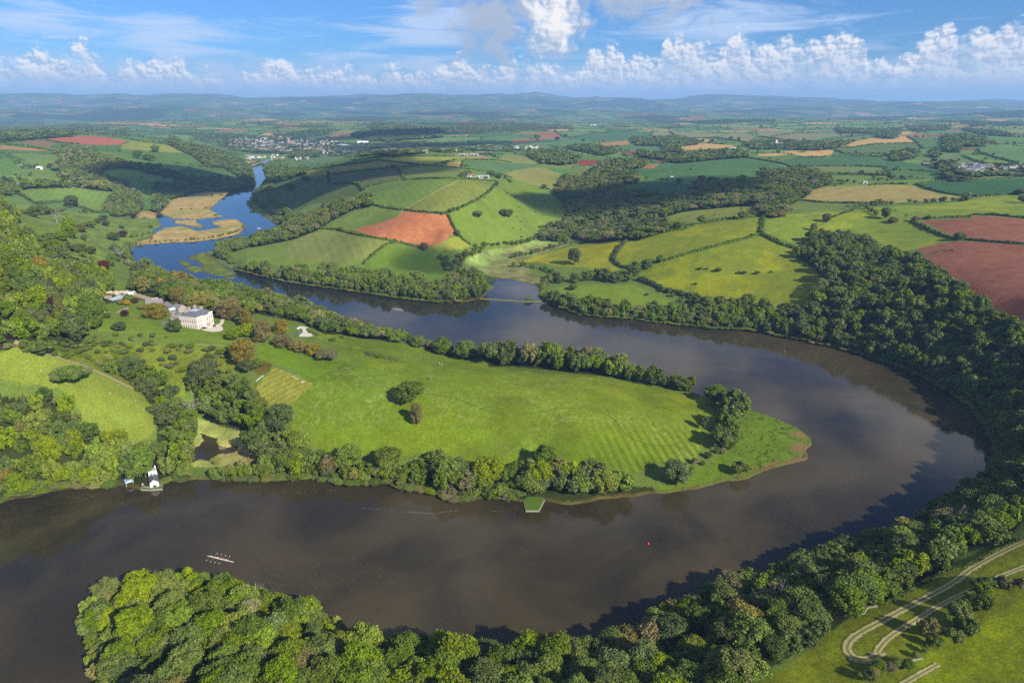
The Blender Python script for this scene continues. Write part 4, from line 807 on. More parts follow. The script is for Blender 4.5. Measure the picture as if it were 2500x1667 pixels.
belt('D 330,1040 400,960 470,940', 10, 9, BM, 79); belt('D 480,840 600,880 720,900 880,900', 12, 10, BM, 80); belt('D 1020,870 1120,880 1240,870 1380,860 1500,870', 13, 9, BM, 81); belt('D 1640,850 1750,850 1880,870', 12, 9, BM, 82)
belt('D 800,1120 900,1110 1000,1090 1150,1090 1250,1085', 12, 7, dict(grey=1, mid=1, olive=.6), 83); belt('D 1350,1080 1450,1075 1560,1070 1700,1060 1800,1060 1890,1050', 11, 9, BM, 84); belt('D 950,1120 1000,1150 1060,1190', 9, 7, dict(olive=1, mid=1), 85)
belt('D 560,810 700,820 860,825 1100,835 1130,790 1190,850', 12, 7, BM, 86); belt('D 770,640 880,640 1020,640 1110,640', 20, 7, BM, 87)
belt('B 640,640 720,645 800,660', 20, 9, BM, 88); belt('B 1880,1140 1800,1150 1700,1170', 10, 7, dict(mid=1, grey=1), 89); belt('B 2080,1470 2180,1450 2352,1440', 9, 8, BM, 90)
belt('C 0,1450 100,1430 200,1400', 9, 8, BM, 91); belt('C 1010,1370 900,1385 800,1400 700,1410', 10, 6, dict(grey=1, mid=1, bush=1), 92); belt('C 240,1290 400,1300 520,1340', 9, 8, dict(grey=2, olive=1, mid=1), 93)
belt('C 0,1560 150,1530 260,1500 420,1450 530,1430', 10, 8, BM, 94); belt('F 1720,120 1760,180 1800,230 1900,210 1880,140 1980,80 2080,30', 9, 10, dict(grey=1.4, mid=2, olive=.6), 95, 'farbank', 6)
belt('G 20,190 100,185 200,200 280,210 350,250 300,330 270,400', 9, 8, dict(grey=1.6, mid=2, dark=1), 96); belt('G 400,330 520,330 650,310 760,280 850,310 930,330 1040,310 1080,250', 10, 16, dict(dark=2, mid=2, tall=1), 97, 'northbank', 6)
belt('G 270,480 350,490 450,520 600,560 700,560 820,580 920,600 1050,600 1200,610 1300,640 1450,640', 9, 16, dict(dark=2, mid=2, grey=.7, tall=1), 98, 'northbank', 6); belt('G 1500,620 1650,640 1800,650 1950,690 2100,690 2250,720 2352,730', 8.5, 16, dict(dark=2, mid=2, grey=.7, tall=1), 99, 'northbank', 8)
belt('G 1500,560 1700,560 1850,560 2000,570 2200,590 2352,600', 8.5, 16, dict(dark=2, mid=2, grey=.7, tall=1), 100, 'northbank', 8)
belt('G 1130,300 1280,360 1400,430 1530,470', 8, 6, dict(dark=2, mid=1), 101, 'northbank', 3); belt('C 1400,1300 1300,1340 1200,1330', 10, 9, BM, 102)
belt('B 0,1420 100,1400 250,1370 380,1350', 10, 7, dict(grey=1, mid=1), 103); belt('A 1960,1500 1990,1540 2050,1560', 8, 10, BM, 104, 'farbank', 5); belt('E 1900,90 1960,110 2060,160 2150,180', 8, 9, dict(dark=2, mid=1), 105, 'farbank', 4)
belt('A 2352,1420 2250,1420 2100,1430 2050,1470', 9, 8, dict(grey=1, mid=1), 106); belt('E 100,860 280,920 420,950 560,1000 700,1000', 9, 7, dict(mid=2, grey=1), 107, 'combe', 5); belt('E 900,1050 980,1100 1100,1130', 9, 9, BM, 108, 'combe', 5)
belt('E 480,790 650,800 800,800 900,805 1000,815 1100,825 1290,820 1400,840 1480,850', 8, 4.5, dict(bush=2, bushm=2, grey=1), 109, 'orchard', 5); belt('E 1480,960 1500,1000 1560,1060 1620,1180', 10, 6, dict(bush=1, grey=1), 110, 'orchard', 4)
belt('I 1690,760 1780,720 1850,760 1900,800 2000,800 2100,770 2200,800', 11, 3.4, dict(grey=2, mid=1.5, bright=.5), 111, 'pondside', 5); belt('J 0,780 80,820 150,850', 7, 7, dict(grey=1, mid=1), 112, 'pondside', 4)
belt('C 2180,810 2280,830 2352,820', 12, 10, BM, 113); belt('C 1140,860 1230,860', 10, 7, BM, 114); belt('C 1310,870 1390,870', 10, 7, BM, 115)
belt('A 1180,1080 1120,1110 900,1150 700,1160', 14, 6, dict(grey=1, mid=1), 116); belt('B 2240,860 2200,830 2130,850', 9, 12, BM, 117); belt('B 1900,850 1960,820', 8, 11, dict(mid=1, grey=1), 118)
belt('B 2300,860 2340,890 2352,900', 8, 9, BM, 119); belt('A 130,720 250,750 350,760 200,770', 10, 10, BM, 120); belt('A 0,930 100,960 200,1010 280,1060', 10, 7, BM, 121)
belt('K 1880,560 1850,620 1800,680 1720,720 1640,740 1560,770', 6, 5, dict(grey=2, bushg=1, mid=1), 123, 'tip', 4); belt('J 2250,790 2330,760 2352,760', 7, 10, dict(grey=1, dark=1), 122, 'southshore', 4)
log('trees', len(TREES))
# trees stand right down to the water along the wooded banks
def bank_trees(pred, H, mix, seed, zone, off=(1.5, 5.5), step=6.0):
    rg = np.random.default_rng(seed); ks = list(mix); ps = np.array([mix[k] for k in ks], float); ps /= ps.sum()
    q = np.array([at_z(t, 0) for t in densify(RIVER, 3)]); pxq = np.array(densify(RIVER, 3)); d = np.r_[0, np.cumsum(np.hypot(*np.diff(q, axis=0).T))]
    for t_ in np.arange(0, d[-1], step):
        t2 = t_+rg.uniform(-2, 2); x, y = np.interp(t2, d, q[:, 0]), np.interp(t2, d, q[:, 1]); u, v = np.interp(t2, d, pxq[:, 0]), np.interp(t2, d, pxq[:, 1])
        if not pred(u, v): continue
        g = np.array([(dist_river(np.array([x+4]), np.array([y]))-dist_river(np.array([x-4]), np.array([y])))[0], (dist_river(np.array([x]), np.array([y+4]))-dist_river(np.array([x]), np.array([y-4])))[0]]); g /= np.linalg.norm(g)+1e-6
        o = rg.uniform(*off); s = rg.uniform(.65, 1.2); add_tree(x+g[0]*o, y+g[1]*o, H*s, 4.6*s, ks[rg.choice(len(ks), p=ps)], zone)
MX = dict(mid=2, dark=1.6, grey=1.2, oak=1, bright=.5, bushm=.8)
bank_trees(lambda u, v: u < 285 and 1150 < v < 1300, 9, dict(bright=2, mid=2, lime=1, grey=.6, bushm=1), 301, 'boathouse')
bank_trees(lambda u, v: 400 < u < 1250 and 1160 < v < 1230 and not 462 < u < 520, 9, MX, 302, 'southshore'); bank_trees(lambda u, v: 1125 < u < 1275 and 1215 < v < 1230, 6, MX, 303, 'southshore', (1, 4))
bank_trees(lambda u, v: 840 < u < 1720 and 800 < v < 960, 14, MX, 304, 'northshore'); bank_trees(lambda u, v: 330 < u < 850 and 660 < v < 800, 13, MX, 305, 'housebelt')
bank_trees(lambda u, v: 1322 < u < 1850 and 735 < v < 812, 12, MX, 306, 'northbank', (1, 6), 5); bank_trees(lambda u, v: 1840 < u < 2440 and 815 < v < 1170 and not (u < 1995 and v > 950), 11, MX, 307, 'hill', (1, 6), 5)
bank_trees(lambda u, v: 700 < u < 1120 and 685 < v < 745, 14, MX, 308, 'farbank', (1, 6), 5); bank_trees(lambda u, v: 200 < u < 2440 and v > 1165 and (v > 1430 or u > 1800), 10, dict(mid=2, bright=1.2, grey=1, oak=1, dark=1), 309, 'bank', (1, 6), 5.5)
bank_trees(lambda u, v: 604 < u < 660 and 395 < v < 500, 10, MX, 310, 'riverhill', (1, 8), 8); bank_trees(lambda u, v: 555 < u < 625 and 405 < v < 470, 10, dict(dark=2, tall=1), 311, 'lefthill', (1, 8), 8)
bank_trees(lambda u, v: 625 < u < 700 and 545 < v < 578, 8, MX, 312, 'upbank'); BSH = dict(bushm=2, bushg=1, bush=1)
wooded = lambda u, v: (u < 285 and 1150 < v < 1300) or (400 < u < 1250 and 1160 < v < 1230 and not 462 < u < 520) or (840 < u < 1720 and 800 < v < 960) or (330 < u < 850 and 660 < v < 800) or (1322 < u < 1850 and 735 < v < 812) or (1840 < u < 2440 and 815 < v < 1170 and not (u < 1995 and v > 950)) or (700 < u < 1120 and 685 < v < 745)
bank_trees(wooded, 3.6, BSH, 320, 'shorebush', (0, 2), 3.6)
bank_trees(lambda u, v: 300 < u < 332 and 605 < v < 660, 10, MX, 313, 'housebelt')
# single trees read off the photograph: base position, width and height in zoom pixels, species, what tells it apart
def single(k, u, v, wz, hz_, sp, label, name_group=None):
    x, y = spot(k, u, v); s = m_per_zoom(x, y); sl_ = math.sqrt(x*x+y*y+HC*HC); cosd = math.hypot(x, y)/sl_; dep = HC/sl_
    Hm = max(2.0, (hz_-wz*.35*dep)*s/cosd); add_tree(x, y, Hm, wz*s*.54, sp, 'single', label, name_group)
for a in [('J',1455,185,250,205,'dark','big round tree standing alone in the middle of the meadow'),('J',1512,380,115,200,'olive','grey brown conical tree beside the big round meadow tree'),('K',1685,425,75,130,'dark','slim young tree casting a long shadow at the meadow end'),
 ('K',1450,905,230,225,'dark','big dark dome shaped tree at the east end of the near shore'),('G',1790,1392,190,180,'mid','round tree at the corner of the meadow by the open river'),('G',1500,1280,170,150,'mid','bushy tree with ragged top on the far meadow shore'),
 ('F',1520,895,140,115,'dark','small round tree in the gap of the far shore row'),('F',1740,962,175,175,'mid','second large round tree of the far shore row'),('F',1950,1002,200,190,'mid','largest round tree of the far shore row'),('F',1345,850,170,120,'mid','tree with a pale bush at its foot above open water'),
 ('E',370,962,190,125,'mid','dense round tree above the bend of the dirt track'),('E',1810,1225,235,225,'dark','large dark tree standing in the rough pasture below the lawn'),('E',2160,1040,205,230,'olive','pale olive oak at the corner of the lawn'),('E',640,1192,240,140,'oak','half dead spreading tree with pale limbs on the sloping pasture'),('E',1060,752,95,80,'dark','clipped round tree on the lawn with its shadow'),
 ('E',1555,765,110,115,'dark','round dark tree close to the mansion wall'),('E',835,735,170,260,'tall','tall dark cedar at the left edge of the lawn'),('E',1380,638,180,130,'olive','broad dark olive tree in front of the stable range'),('E',1105,625,62,58,'purple','copper coloured bush beside the garden steps'),
 ('E',2060,838,105,110,'mid','round tree right of the gravel sweep'),('E',2180,812,120,135,'bright','bright green round tree right of the mansion'),('E',1780,580,170,175,'olive','pale olive tree behind the mansion roof'),('E',1600,545,170,180,'olive','broad olive tree behind the stable range'),('E',2030,645,185,170,'olive','brown leaved tree right of the mansion drive'),('E',2180,712,130,170,'olive','brown leaved tree next to the mansion drive tree'),
 ('E',1650,560,90,140,'bright','bright green young tree behind the outbuildings'),('E',660,165,80,58,'purple','small copper beech at the top of the hillside wood'),('E',920,212,82,80,'purple','larger copper beech near the river pool'),('E',490,565,100,110,'purple','purple brown tree in the hillside wood'),('E',2180,560,270,200,'dark','huge dark rounded tree by the river behind the mansion'),
 ('F',150,845,175,190,'olive','pale round tree left of the gravel yard'),('F',310,775,140,130,'olive','brown tree between two pale ones near the yard'),('F',330,890,170,115,'olive','first brown tree of the meadow row'),('F',480,935,150,110,'olive','second brown tree of the meadow row'),('F',600,965,150,115,'olive','third brown tree of the meadow row'),('F',725,1010,175,125,'grey','last and palest tree of the meadow row'),
 ('E',2190,1110,130,110,'dark','dark round bush left of the brown patch'),('E',2275,1075,90,80,'dark','second dark round bush left of the brown patch'),('E',1310,1140,110,80,'dark','dark round crown above the gully'),('E',1160,1150,180,170,'dark','large dark tree at the top of the gully'),('E',105,825,55,55,'purple','small copper tree at the start of the dirt track'),
 ('G',1185,212,98,98,'dark','round dark tree on the hedge between buttercup fields'),('G',1305,152,66,78,'mid','smaller round tree on the hedge between buttercup fields'),('G',550,170,115,165,'dark','tall tree throwing shadow over the yellow field'),('H',605,155,76,76,'mid','round tree beside the old hedge bank'),('H',492,232,62,70,'olive','small olive tree on the old hedge bank'),('H',1125,128,70,95,'mid','tall tree in the pasture above the hillside wood'),('H',1195,158,80,50,'olive','low shrubby tree in the pasture above the wood'),
 ('H',1775,315,84,66,'mid','round tree where the two ploughed fields meet'),('H',1385,148,52,44,'olive','small tree at the hedge corner of the upper ploughed field'),('H',1510,128,40,32,'dark','tiny tree on the hedge of the upper ploughed field'),('D',2340,1070,80,60,'mid','round tree at the field edge above the ploughed land'),('D',2310,1000,70,45,'dark','small tree on the boundary of the dark crop'),
 ('A',1375,625,66,60,'mid','upper of three trees on the sunny hill pasture'),('A',1222,678,68,64,'dark','left of three trees on the sunny hill pasture'),('A',1322,697,92,52,'dark','wide low tree on the sunny hill pasture'),('A',640,1392,110,165,'mid','tall tree in the rough valley meadow'),('A',430,1440,120,95,'mid','bushy tree left of the valley meadow'),('A',540,1405,95,72,'mid','round tree in the valley meadow'),('A',1010,1402,88,66,'dark','dark round tree beside the copper bush in the valley'),('A',1090,1372,70,55,'purple','purple leaved tree in the valley meadow'),
 ('A',704,1512,102,82,'dark','dark round tree near the foot of the valley meadow'),('A',808,1524,80,66,'dark','smaller dark round tree near the foot of the valley meadow'),('A',918,1226,58,50,'dark','upper of three valley shrubs'),('A',870,1252,52,40,'dark','left of three valley shrubs'),('A',942,1276,56,52,'dark','lower of three valley shrubs'),('A',805,1288,80,55,'mid','grey green tree in the upper valley meadow'),('A',720,1325,85,66,'olive','brownish tree in the upper valley meadow'),('A',318,1202,92,92,'mid','round tree at the top of the valley meadow'),('A',392,1172,80,80,'dark','dark tree at the top of the valley meadow'),('A',465,1172,60,46,'dark','small tree at the top of the valley meadow'),('A',1182,1206,40,42,'purple','small copper tree by the tan reed bed'),('A',640,1112,90,96,'dark','tall dark tree below the striped pasture'),('A',748,1402,42,50,'dark','slim shrub in the valley meadow'),('A',1080,1296,42,32,'mid','tiny shrub in the valley meadow'),('A',1336,1290,36,32,'mid','tiny shrub near the creek'),
 ('B',2045,1196,96,62,'dark','round tree alone on the hill slope'),('B',2285,1190,92,72,'dark','tree clump on the hill slope'),('B',2330,1200,70,80,'dark','right tree of the clump on the hill slope'),('B',740,900,44,112,'tall','tall dark conifer at the field corner'),('B',1575,1480,80,66,'olive','thin reddish tree at the foot of the red field'),('B',1300,760,40,32,'dark','round tree on the ridge hedge'),('B',838,1315,48,36,'mid','small tree on the hedge below the red field'),('B',1870,1365,60,60,'dark','dark tree at the corner of the red field'),('B',530,880,80,50,'dark','dark trees in the shaded field'),('B',390,950,90,50,'dark','dark trees on the shaded slope'),
 ('C',285,948,48,46,'mid','round tree on the olive slope'),('C',1680,536,36,26,'dark','left tree in the tan stubble'),('C',1768,536,40,28,'dark','right tree in the tan stubble'),('C',1930,525,34,40,'dark','dark tree by the village field'),('C',2000,535,26,44,'dark','slim tree by the village field'),('C',400,520,46,36,'dark','tree at the corner of the pink field'),('C',222,502,62,34,'dark','wide tree beside the pink field'),('C',630,528,32,26,'dark','small tree below the dark crop'),('C',472,490,32,32,'dark','small tree beside the pink field'),('C',1580,777,26,22,'dark','tiny tree in the big green crop'),('C',1475,886,52,38,'dark','round tree right of the field barn'),('C',2030,1212,72,72,'mid','round tree on the pasture rim'),('C',1670,1250,72,66,'mid','leafy tree on the pasture bank'),('C',1050,1376,105,150,'tall','tall dark tree by the reed valley'),('D',540,614,46,32,'dark','dark tree in the curved stubble field'),('D',1375,683,26,26,'dark','tiny tree on the pasture'),('D',1545,712,26,36,'dark','slim tree by the barns'),('D',1777,697,22,20,'dark','lone tree above the barns'),('D',1572,600,26,20,'dark','tiny tree on the hedge right of the curved stubble field')]: single(*a)
def bush_field(s, n, lo, hi, seed, zone, mix):
    q = wpoly(s); rg = np.random.default_rng(seed); c = 0; ks = list(mix); ps = np.array([mix[k] for k in ks]); ps = ps/ps.sum()
    while c < n:
        x = rg.uniform(q[:, 0].min(), q[:, 0].max()); y = rg.uniform(q[:, 1].min(), q[:, 1].max())
        if inside(np.array([x]), np.array([y]), q)[0]:
            hh = rg.uniform(lo, hi); add_tree(x, y, hh, hh*rg.uniform(.5, .8), ks[rg.choice(len(ks), p=ps)], zone); c += 1
BX = dict(bush=2., bushm=2., bushg=1.)
bush_field('E 480,860 700,840 1300,880 1700,890 2080,900 2050,1100 2200,1190 1900,1230 1600,1150 1350,1200 900,1080 560,950', 135, 2.0, 5.2, 201, 'orchardbush', BX)
bush_field('B 2000,1050 2200,980 2340,900 2352,1420 2100,1400 C 0,1000 300,1100 450,1180 350,1260 100,1400', 26, 1.5, 4, 202, 'slopebush', BX)
bush_field('A 500,1240 900,1200 1400,1260 1150,1440 1000,1500 700,1400', 30, 1.2, 3, 203, 'valleybush', BX)
bush_field('H 900,40 1300,30 1350,130 1000,110', 8, 1.5, 3, 204, 'pasturebush', BX)
bush_field('C 1350,1210 1900,1110 2100,1120 1600,1230', 14, 1.5, 3.5, 205, 'pasturebush', BX)
for u, v, r in [(1665,212,42),(1720,212,30),(1820,232,60),(2010,250,40),(2055,250,45),(2170,252,50),(2290,240,28),(1625,345,36),(545,390,90),(1190,440,38),(1555,515,60)]:
    x, y = spot('G', u, v); s = m_per_zoom(x, y); add_tree(x, y, r*s*.75, r*s*.5, 'bush', 'buttercupbush')
for u, v, r in [(1100,965,70),(1180,985,70),(1260,995,45),(1320,1018,40),(1040,940,22),(770,840,60),(845,815,40),(925,915,20),(560,770,30),(600,790,30)]:
    x, y = spot('F', u, v); s = m_per_zoom(x, y); add_tree(x, y, r*s*.5, r*s*.55, 'bush', 'meadowbush')
for k, u, v, r, sp in [('E',1120,525,60,'yellow'),('E',1070,520,60,'bushg'),('E',1200,510,50,'purple'),('E',1000,440,36,'yellow'),('E',958,450,40,'bush'),('E',1125,448,32,'bush'),('E',1260,560,70,'bushg'),('E',1150,490,80,'bushm'),('E',950,640,60,'bush'),('E',930,580,60,'bushm'),('I',1465,825,40,'yellow'),('I',1240,660,60,'cone'),('I',350,600,110,'bright'),('I',20,620,90,'bright'),('K',240,960,230,'bright'),('G',160,480,80,'bushm'),('E',1170,840,40,'bloom'),('E',920,605,36,'bloom')]:
    x, y = spot(k, u, v); s = m_per_zoom(x, y); add_tree(x, y, r*s*(1.3 if sp in ('cone', 'bright') else .8), r*s*.5, sp, 'garden')
ZL.update(northbank=('on the far bank below the buttercup fields','trees of the bank below the buttercup fields'), orchard=('in the shrub row below the mansion lawn','shrubs below the lawn'), belt=('in a hedge belt between the hill fields','trees of the field belts'),
  orchardbush=('scattered over the rough pasture below the mansion','bushes of the rough pasture'), slopebush=('scattered on the green hill slope','bushes on the hill slope'), valleybush=('scattered in the rough valley meadow','bushes in the valley meadow'), pasturebush=('on the pasture above the hillside wood','bushes on the upper pasture'),
  buttercupbush=('along the faint line across the large buttercup field','bushes in the buttercup field'), meadowbush=('in the upper meadow near the gravel yard','bushes in the upper meadow'), shorebush=('hanging over the river edge','shrubs hanging over the river edge'), garden=('in the planting around the mansion and boathouse','garden trees and shrubs'))

keepout = [wpoly('E 880,425 1150,395 1420,465 1640,555 1720,640 1450,650 1200,600 900,545'), wpoly('I 1290,740 1440,735 1450,900 1450,960 1060,960 1090,890 1290,900'), wpoly('E 1640,600 1900,600 1980,680 1960,780 1700,790')]
TREES = [t_ for t_ in TREES if t_[5] in ('single', 'garden') or not any(inside(np.array([t_[0]]), np.array([t_[1]]), q)[0] for q in keepout)]
# ---- which of them are objects of their own: singles, and the ones that show largest
def vis(x, y, z):
    yc = y*math.cos(PITCH)+(HC-z)*math.sin(PITCH); zc = -(HC-z)*math.cos(PITCH)+y*math.sin(PITCH)
    if yc <= 1: return None
    return 1250+x/yc*FPX, 833.5-zc/yc*FPX, yc
BUSHY = {'bush', 'bushm', 'bushg', 'yellow', 'bloom'}
cand = []; rest = []
for tr in TREES:
    x, y, Hh, Rr, sp, zone, lab, grp = tr; z = gz(x, y)
    if z < .05 and zone != 'single': continue
    p = vis(x, y, z+Hh*.6); tr.append(z)
    rad_px = Rr/p[2]*FPX if p else 0
    if p is None or not (-40 < p[0] < 2540 and -rad_px < p[1] < 1667+rad_px*.6): score = 0
    else: score = rad_px*math.sqrt(Hh/max(Rr, .1))
    tr.append(score)
    if score == 0 and math.hypot(x, y) < 900 and p and -500 < p[0] < 3000: rest.append(tr); continue
    cand.append(tr)
fam = lambda t_: 'bush' if t_[4] in BUSHY else ('conifer_tree' if t_[4] in ('cone', 'larch') else 'broadleaf_tree')
indiv = []
for f, lim in (('broadleaf_tree', 296), ('conifer_tree', 70), ('bush', 150)):
    L = [t_ for t_ in cand if fam(t_) == f]; L.sort(key=lambda t_: (t_[5] != 'single', -t_[9])); indiv += L[:lim]; rest += L[lim:]
for t_ in indiv:
    x, y, Hh, Rr, sp, zone, lab, grp, z, score = t_; f = fam(t_)
    hi = score > 7; lst = (HI if hi else MID)[sp]; me = lst[int(rng.integers(len(lst)))]; rp = 3.8 if sp == 'cone' else (3.2 if sp == 'larch' else R0)
    root = empty('bush' if f == 'bush' else f, (x, y, z-.15), float(rng.uniform(0, 6.28)))
    s = Rr/rp; cr = link(bpy.data.objects.new('crown', me), root); cr.scale = (s, s*float(rng.uniform(.9, 1.1)), Hh/H0)
    tk_ = link(bpy.data.objects.new('trunk' if f != 'bush' else 'stem', (BARE if lab and 'pale limbs' in lab else TRUNK)[int(rng.integers(3))]), root); tk_.scale = (s*1.1, s*1.1, Hh/H0*(1.25 if lab and 'pale limbs' in lab else 1))
    if lab: tag(root, lab, 'tree')
    else:
        zt, zg = ZL.get(zone, ('in the distant wood', 'trees of distant woods')); noun = 'bush' if f == 'bush' else 'tree'
        tag(root, '%s %s %s' % (ADJ[sp], noun, zt), noun, '%s, %s' % (zg, ADJ[sp]))
# far hedgerow trees and woods of the patchwork
n = 1500000; ra = rng.uniform(-R(42), R(42), n); rd = np.sqrt(rng.uniform(1200.0**2, 9000.0**2, n)); X, Y = rd*np.sin(ra), rd*np.cos(ra)
wxx = X+(fbm(X/400, Y/400, 21, 2)-.5)*220; wyy = Y+(fbm(X/400, Y/400, 22, 2)-.5)*220
e_, i1_, i2_ = cells(wxx, wyy); onedge = e_ < 3.2
wn = fbm(X/900, Y/900, 41, 4); inwood = (sstep(wn, .56, .60) > .5) & (rd > 3900) & (rng.uniform(0, 1, n) < .035)
keep_ = (onedge & (rng.uniform(0, 1, n) < np.where(rd > 3500, .62, 1.0))) | inwood
X, Y, rd, e_ = X[keep_], Y[keep_], rd[keep_], e_[keep_]; wdl = ~(e_ < 3.2)
bad = np.zeros(len(X), bool)
for c, q, mode in WFIELD: bad |= inside(X, Y, q)
for k, q in WF.items(): bad |= inside(X, Y, q)
bad |= (dist_river(X, Y) < 8) | ((Y < 2500) & (X < -150) & (np.hypot(X, Y) < 1600)) | (np.hypot(X, Y) < 1250)
X, Y, rd, wdl = X[~bad], Y[~bad], rd[~bad], wdl[~bad]; log('far clumps', len(X))
HS = np.where(wdl, rng.uniform(9, 15, len(X)), np.where(rng.uniform(0, 1, len(X)) < .12, rng.uniform(8, 13, len(X)), rng.uniform(2.5, 5, len(X))))
# the stuff: every other tree, as instances of the crowns
pc = bpy.data.collections.new('crown_sources'); order = []
for lod, D_ in (('mid', MID), ('far', FARP)):
    for k in SPEC:
        me = D_[k][0] if lod == 'mid' else D_[k]
        o = bpy.data.objects.new('crown_%03d' % len(order), me); pc.objects.link(o); order.append((lod, k))
oi = {lk: i for i, lk in enumerate(order)}
P3, SC, RZ, IX = [], [], [], []
for t_ in rest:
    x, y, Hh, Rr, sp, zone = t_[:6]; z = t_[8]; rp = 3.8 if sp == 'cone' else (3.2 if sp == 'larch' else R0)
    P3.append((x, y, z-.2)); SC.append((Rr/rp, Rr/rp, Hh/H0)); IX.append(oi[('mid' if math.hypot(x, y) < 1750 else 'far', sp)])
ZG = ground(X, Y); fk = ['dark', 'mid', 'oak', 'tall', 'grey']
for x, y, z, hh in zip(X, Y, ZG, HS):
    P3.append((x, y, z-.3)); w_ = hh*.5 if hh > 6 else 4.2; SC.append((w_/R0, w_/R0, hh/H0)); IX.append(oi[('far', fk[int(rng.integers(5))])])
me = bpy.data.meshes.new('woodland'); P3 = np.array(P3, np.float32); me.vertices.add(len(P3)); me.vertices.foreach_set('co', P3.ravel())
for an, typ, d_ in (('isc', 'FLOAT_VECTOR', np.array(SC, np.float32)), ('irz', 'FLOAT_VECTOR', np.c_[np.zeros(len(P3)), np.zeros(len(P3)), rng.uniform(0, 6.28, len(P3))].astype(np.float32))):
    a = me.attributes.new(an, typ, 'POINT'); a.data.foreach_set('vector', d_.ravel())
a = me.attributes.new('iix', 'INT', 'POINT'); a.data.foreach_set('value', np.array(IX, np.int32)); me.update()
wo_ = link(bpy.data.objects.new('woodland', me)); tag(wo_, kind='stuff')
ng = bpy.data.node_groups.new('scatter_crowns', 'GeometryNodeTree'); ng.interface.new_socket('Geometry', in_out='INPUT', socket_type='NodeSocketGeometry'); ng.interface.new_socket('Geometry', in_out='OUTPUT', socket_type='NodeSocketGeometry')
gi = ng.nodes.new('NodeGroupInput'); go = ng.nodes.new('NodeGroupOutput'); iop = ng.nodes.new('GeometryNodeInstanceOnPoints'); ci_ = ng.nodes.new('GeometryNodeCollectionInfo')
ci_.inputs['Collection'].default_value = pc; ci_.inputs['Separate Children'].default_value = True; ci_.inputs['Reset Children'].default_value = True
def named(nm, typ):
    nd = ng.nodes.new('GeometryNodeInputNamedAttribute'); nd.data_type = typ; nd.inputs[0].default_value = nm; return nd.outputs[0]
ng.links.new(gi.outputs[0], iop.inputs['Points']); ng.links.new(ci_.outputs[0], iop.inputs['Instance']); iop.inputs['Pick Instance'].default_value = True
ng.links.new(named('iix', 'INT'), iop.inputs['Instance Index']); ng.links.new(named('isc', 'FLOAT_VECTOR'), iop.inputs['Scale']); ng.links.new(named('irz', 'FLOAT_VECTOR'), iop.inputs['Rotation'])
ng.links.new(iop.outputs[0], go.inputs[0]); md = wo_.modifiers.new('scatter', 'NODES'); md.node_group = ng
log('woodland', len(P3), 'individual', len(indiv))
# ------------------------------------------------------------------ hedges
def hedge(s, width, height, label, group=None, lm='dark', leaf=None):
    q = wline(s, 4)
    d = np.r_[0, np.cumsum(np.hypot(*np.diff(q, axis=0).T))]; L = d[-1]
    dist = float(np.mean(np.hypot(q[:, 0], q[:, 1]))); leaf = leaf or max(.6, dist*.0016); rg = np.random.default_rng(int(L*10) % 99991)
    n = int(min(9000, max(80, L*(width+2*height)/(leaf*leaf)*1.5)))
    t_ = rg.uniform(0, L, n); th = rg.uniform(0, math.pi, n)
    x = np.interp(t_, d, q[:, 0]); y = np.interp(t_, d, q[:, 1]); dx = np.interp(t_+1, d, q[:, 0])-np.interp(t_-1, d, q[:, 0]); dy = np.interp(t_+1, d, q[:, 1])-np.interp(t_-1, d, q[:, 1]); l_ = np.hypot(dx, dy)+1e-6
    nx, ny = -dy/l_, dx/l_; vary = .6+.8*vnoise(t_/7.0, t_*0+L, 71)
    w_ = width*.5*np.sqrt(vary); hh = height*vary*rg.uniform(.8, 1.1, n)
    cen = np.c_[x+nx*np.cos(th)*w_, y+ny*np.cos(th)*w_, ground(x, y)+np.sin(th)**.6*hh]; nrm = np.c_[nx*np.cos(th), ny*np.cos(th), np.sin(th)]
    V = leaf_quads(cen, nrm, leaf*1.3, rg, .6).reshape(-1, 3); tint = np.repeat(rg.uniform(0, .85, n), 4)
    m_ = max(2, int(L/3)); tt = np.linspace(0, L, m_); cx, cyy = np.interp(tt, d, q[:, 0]), np.interp(tt, d, q[:, 1]); ex = np.gradient(cx); ey = np.gradient(cyy); el_ = np.hypot(ex, ey)+1e-6; cz = ground(cx, cyy); ww = width*.36; rings = []
    for sx, sz in ((-1, -.3), (-.8, .75), (.8, .75), (1, -.3)): rings.append(np.c_[cx-ey/el_*ww*sx, cyy+ex/el_*ww*sx, cz+sz*height*.75])
    R_ = np.stack(rings, 1).reshape(-1, 3); b = len(V); fq = []
    for i in range(m_-1):
        for j in range(3): fq.append((b+i*4+j, b+i*4+j+1, b+i*4+4+j+1, b+i*4+4+j))
    Fq = np.r_[np.arange(b).reshape(-1, 4), np.array(fq)]
    o = link(bpy.data.objects.new('hedge', mesh_np('hedge', np.r_[V, R_], Fq, [LM[lm]], {'tint': ('FLOAT', np.r_[tint, np.full(len(R_), .2)])})))
    tag(o, label, 'hedge', group)
HG = 'hedges between the fields'
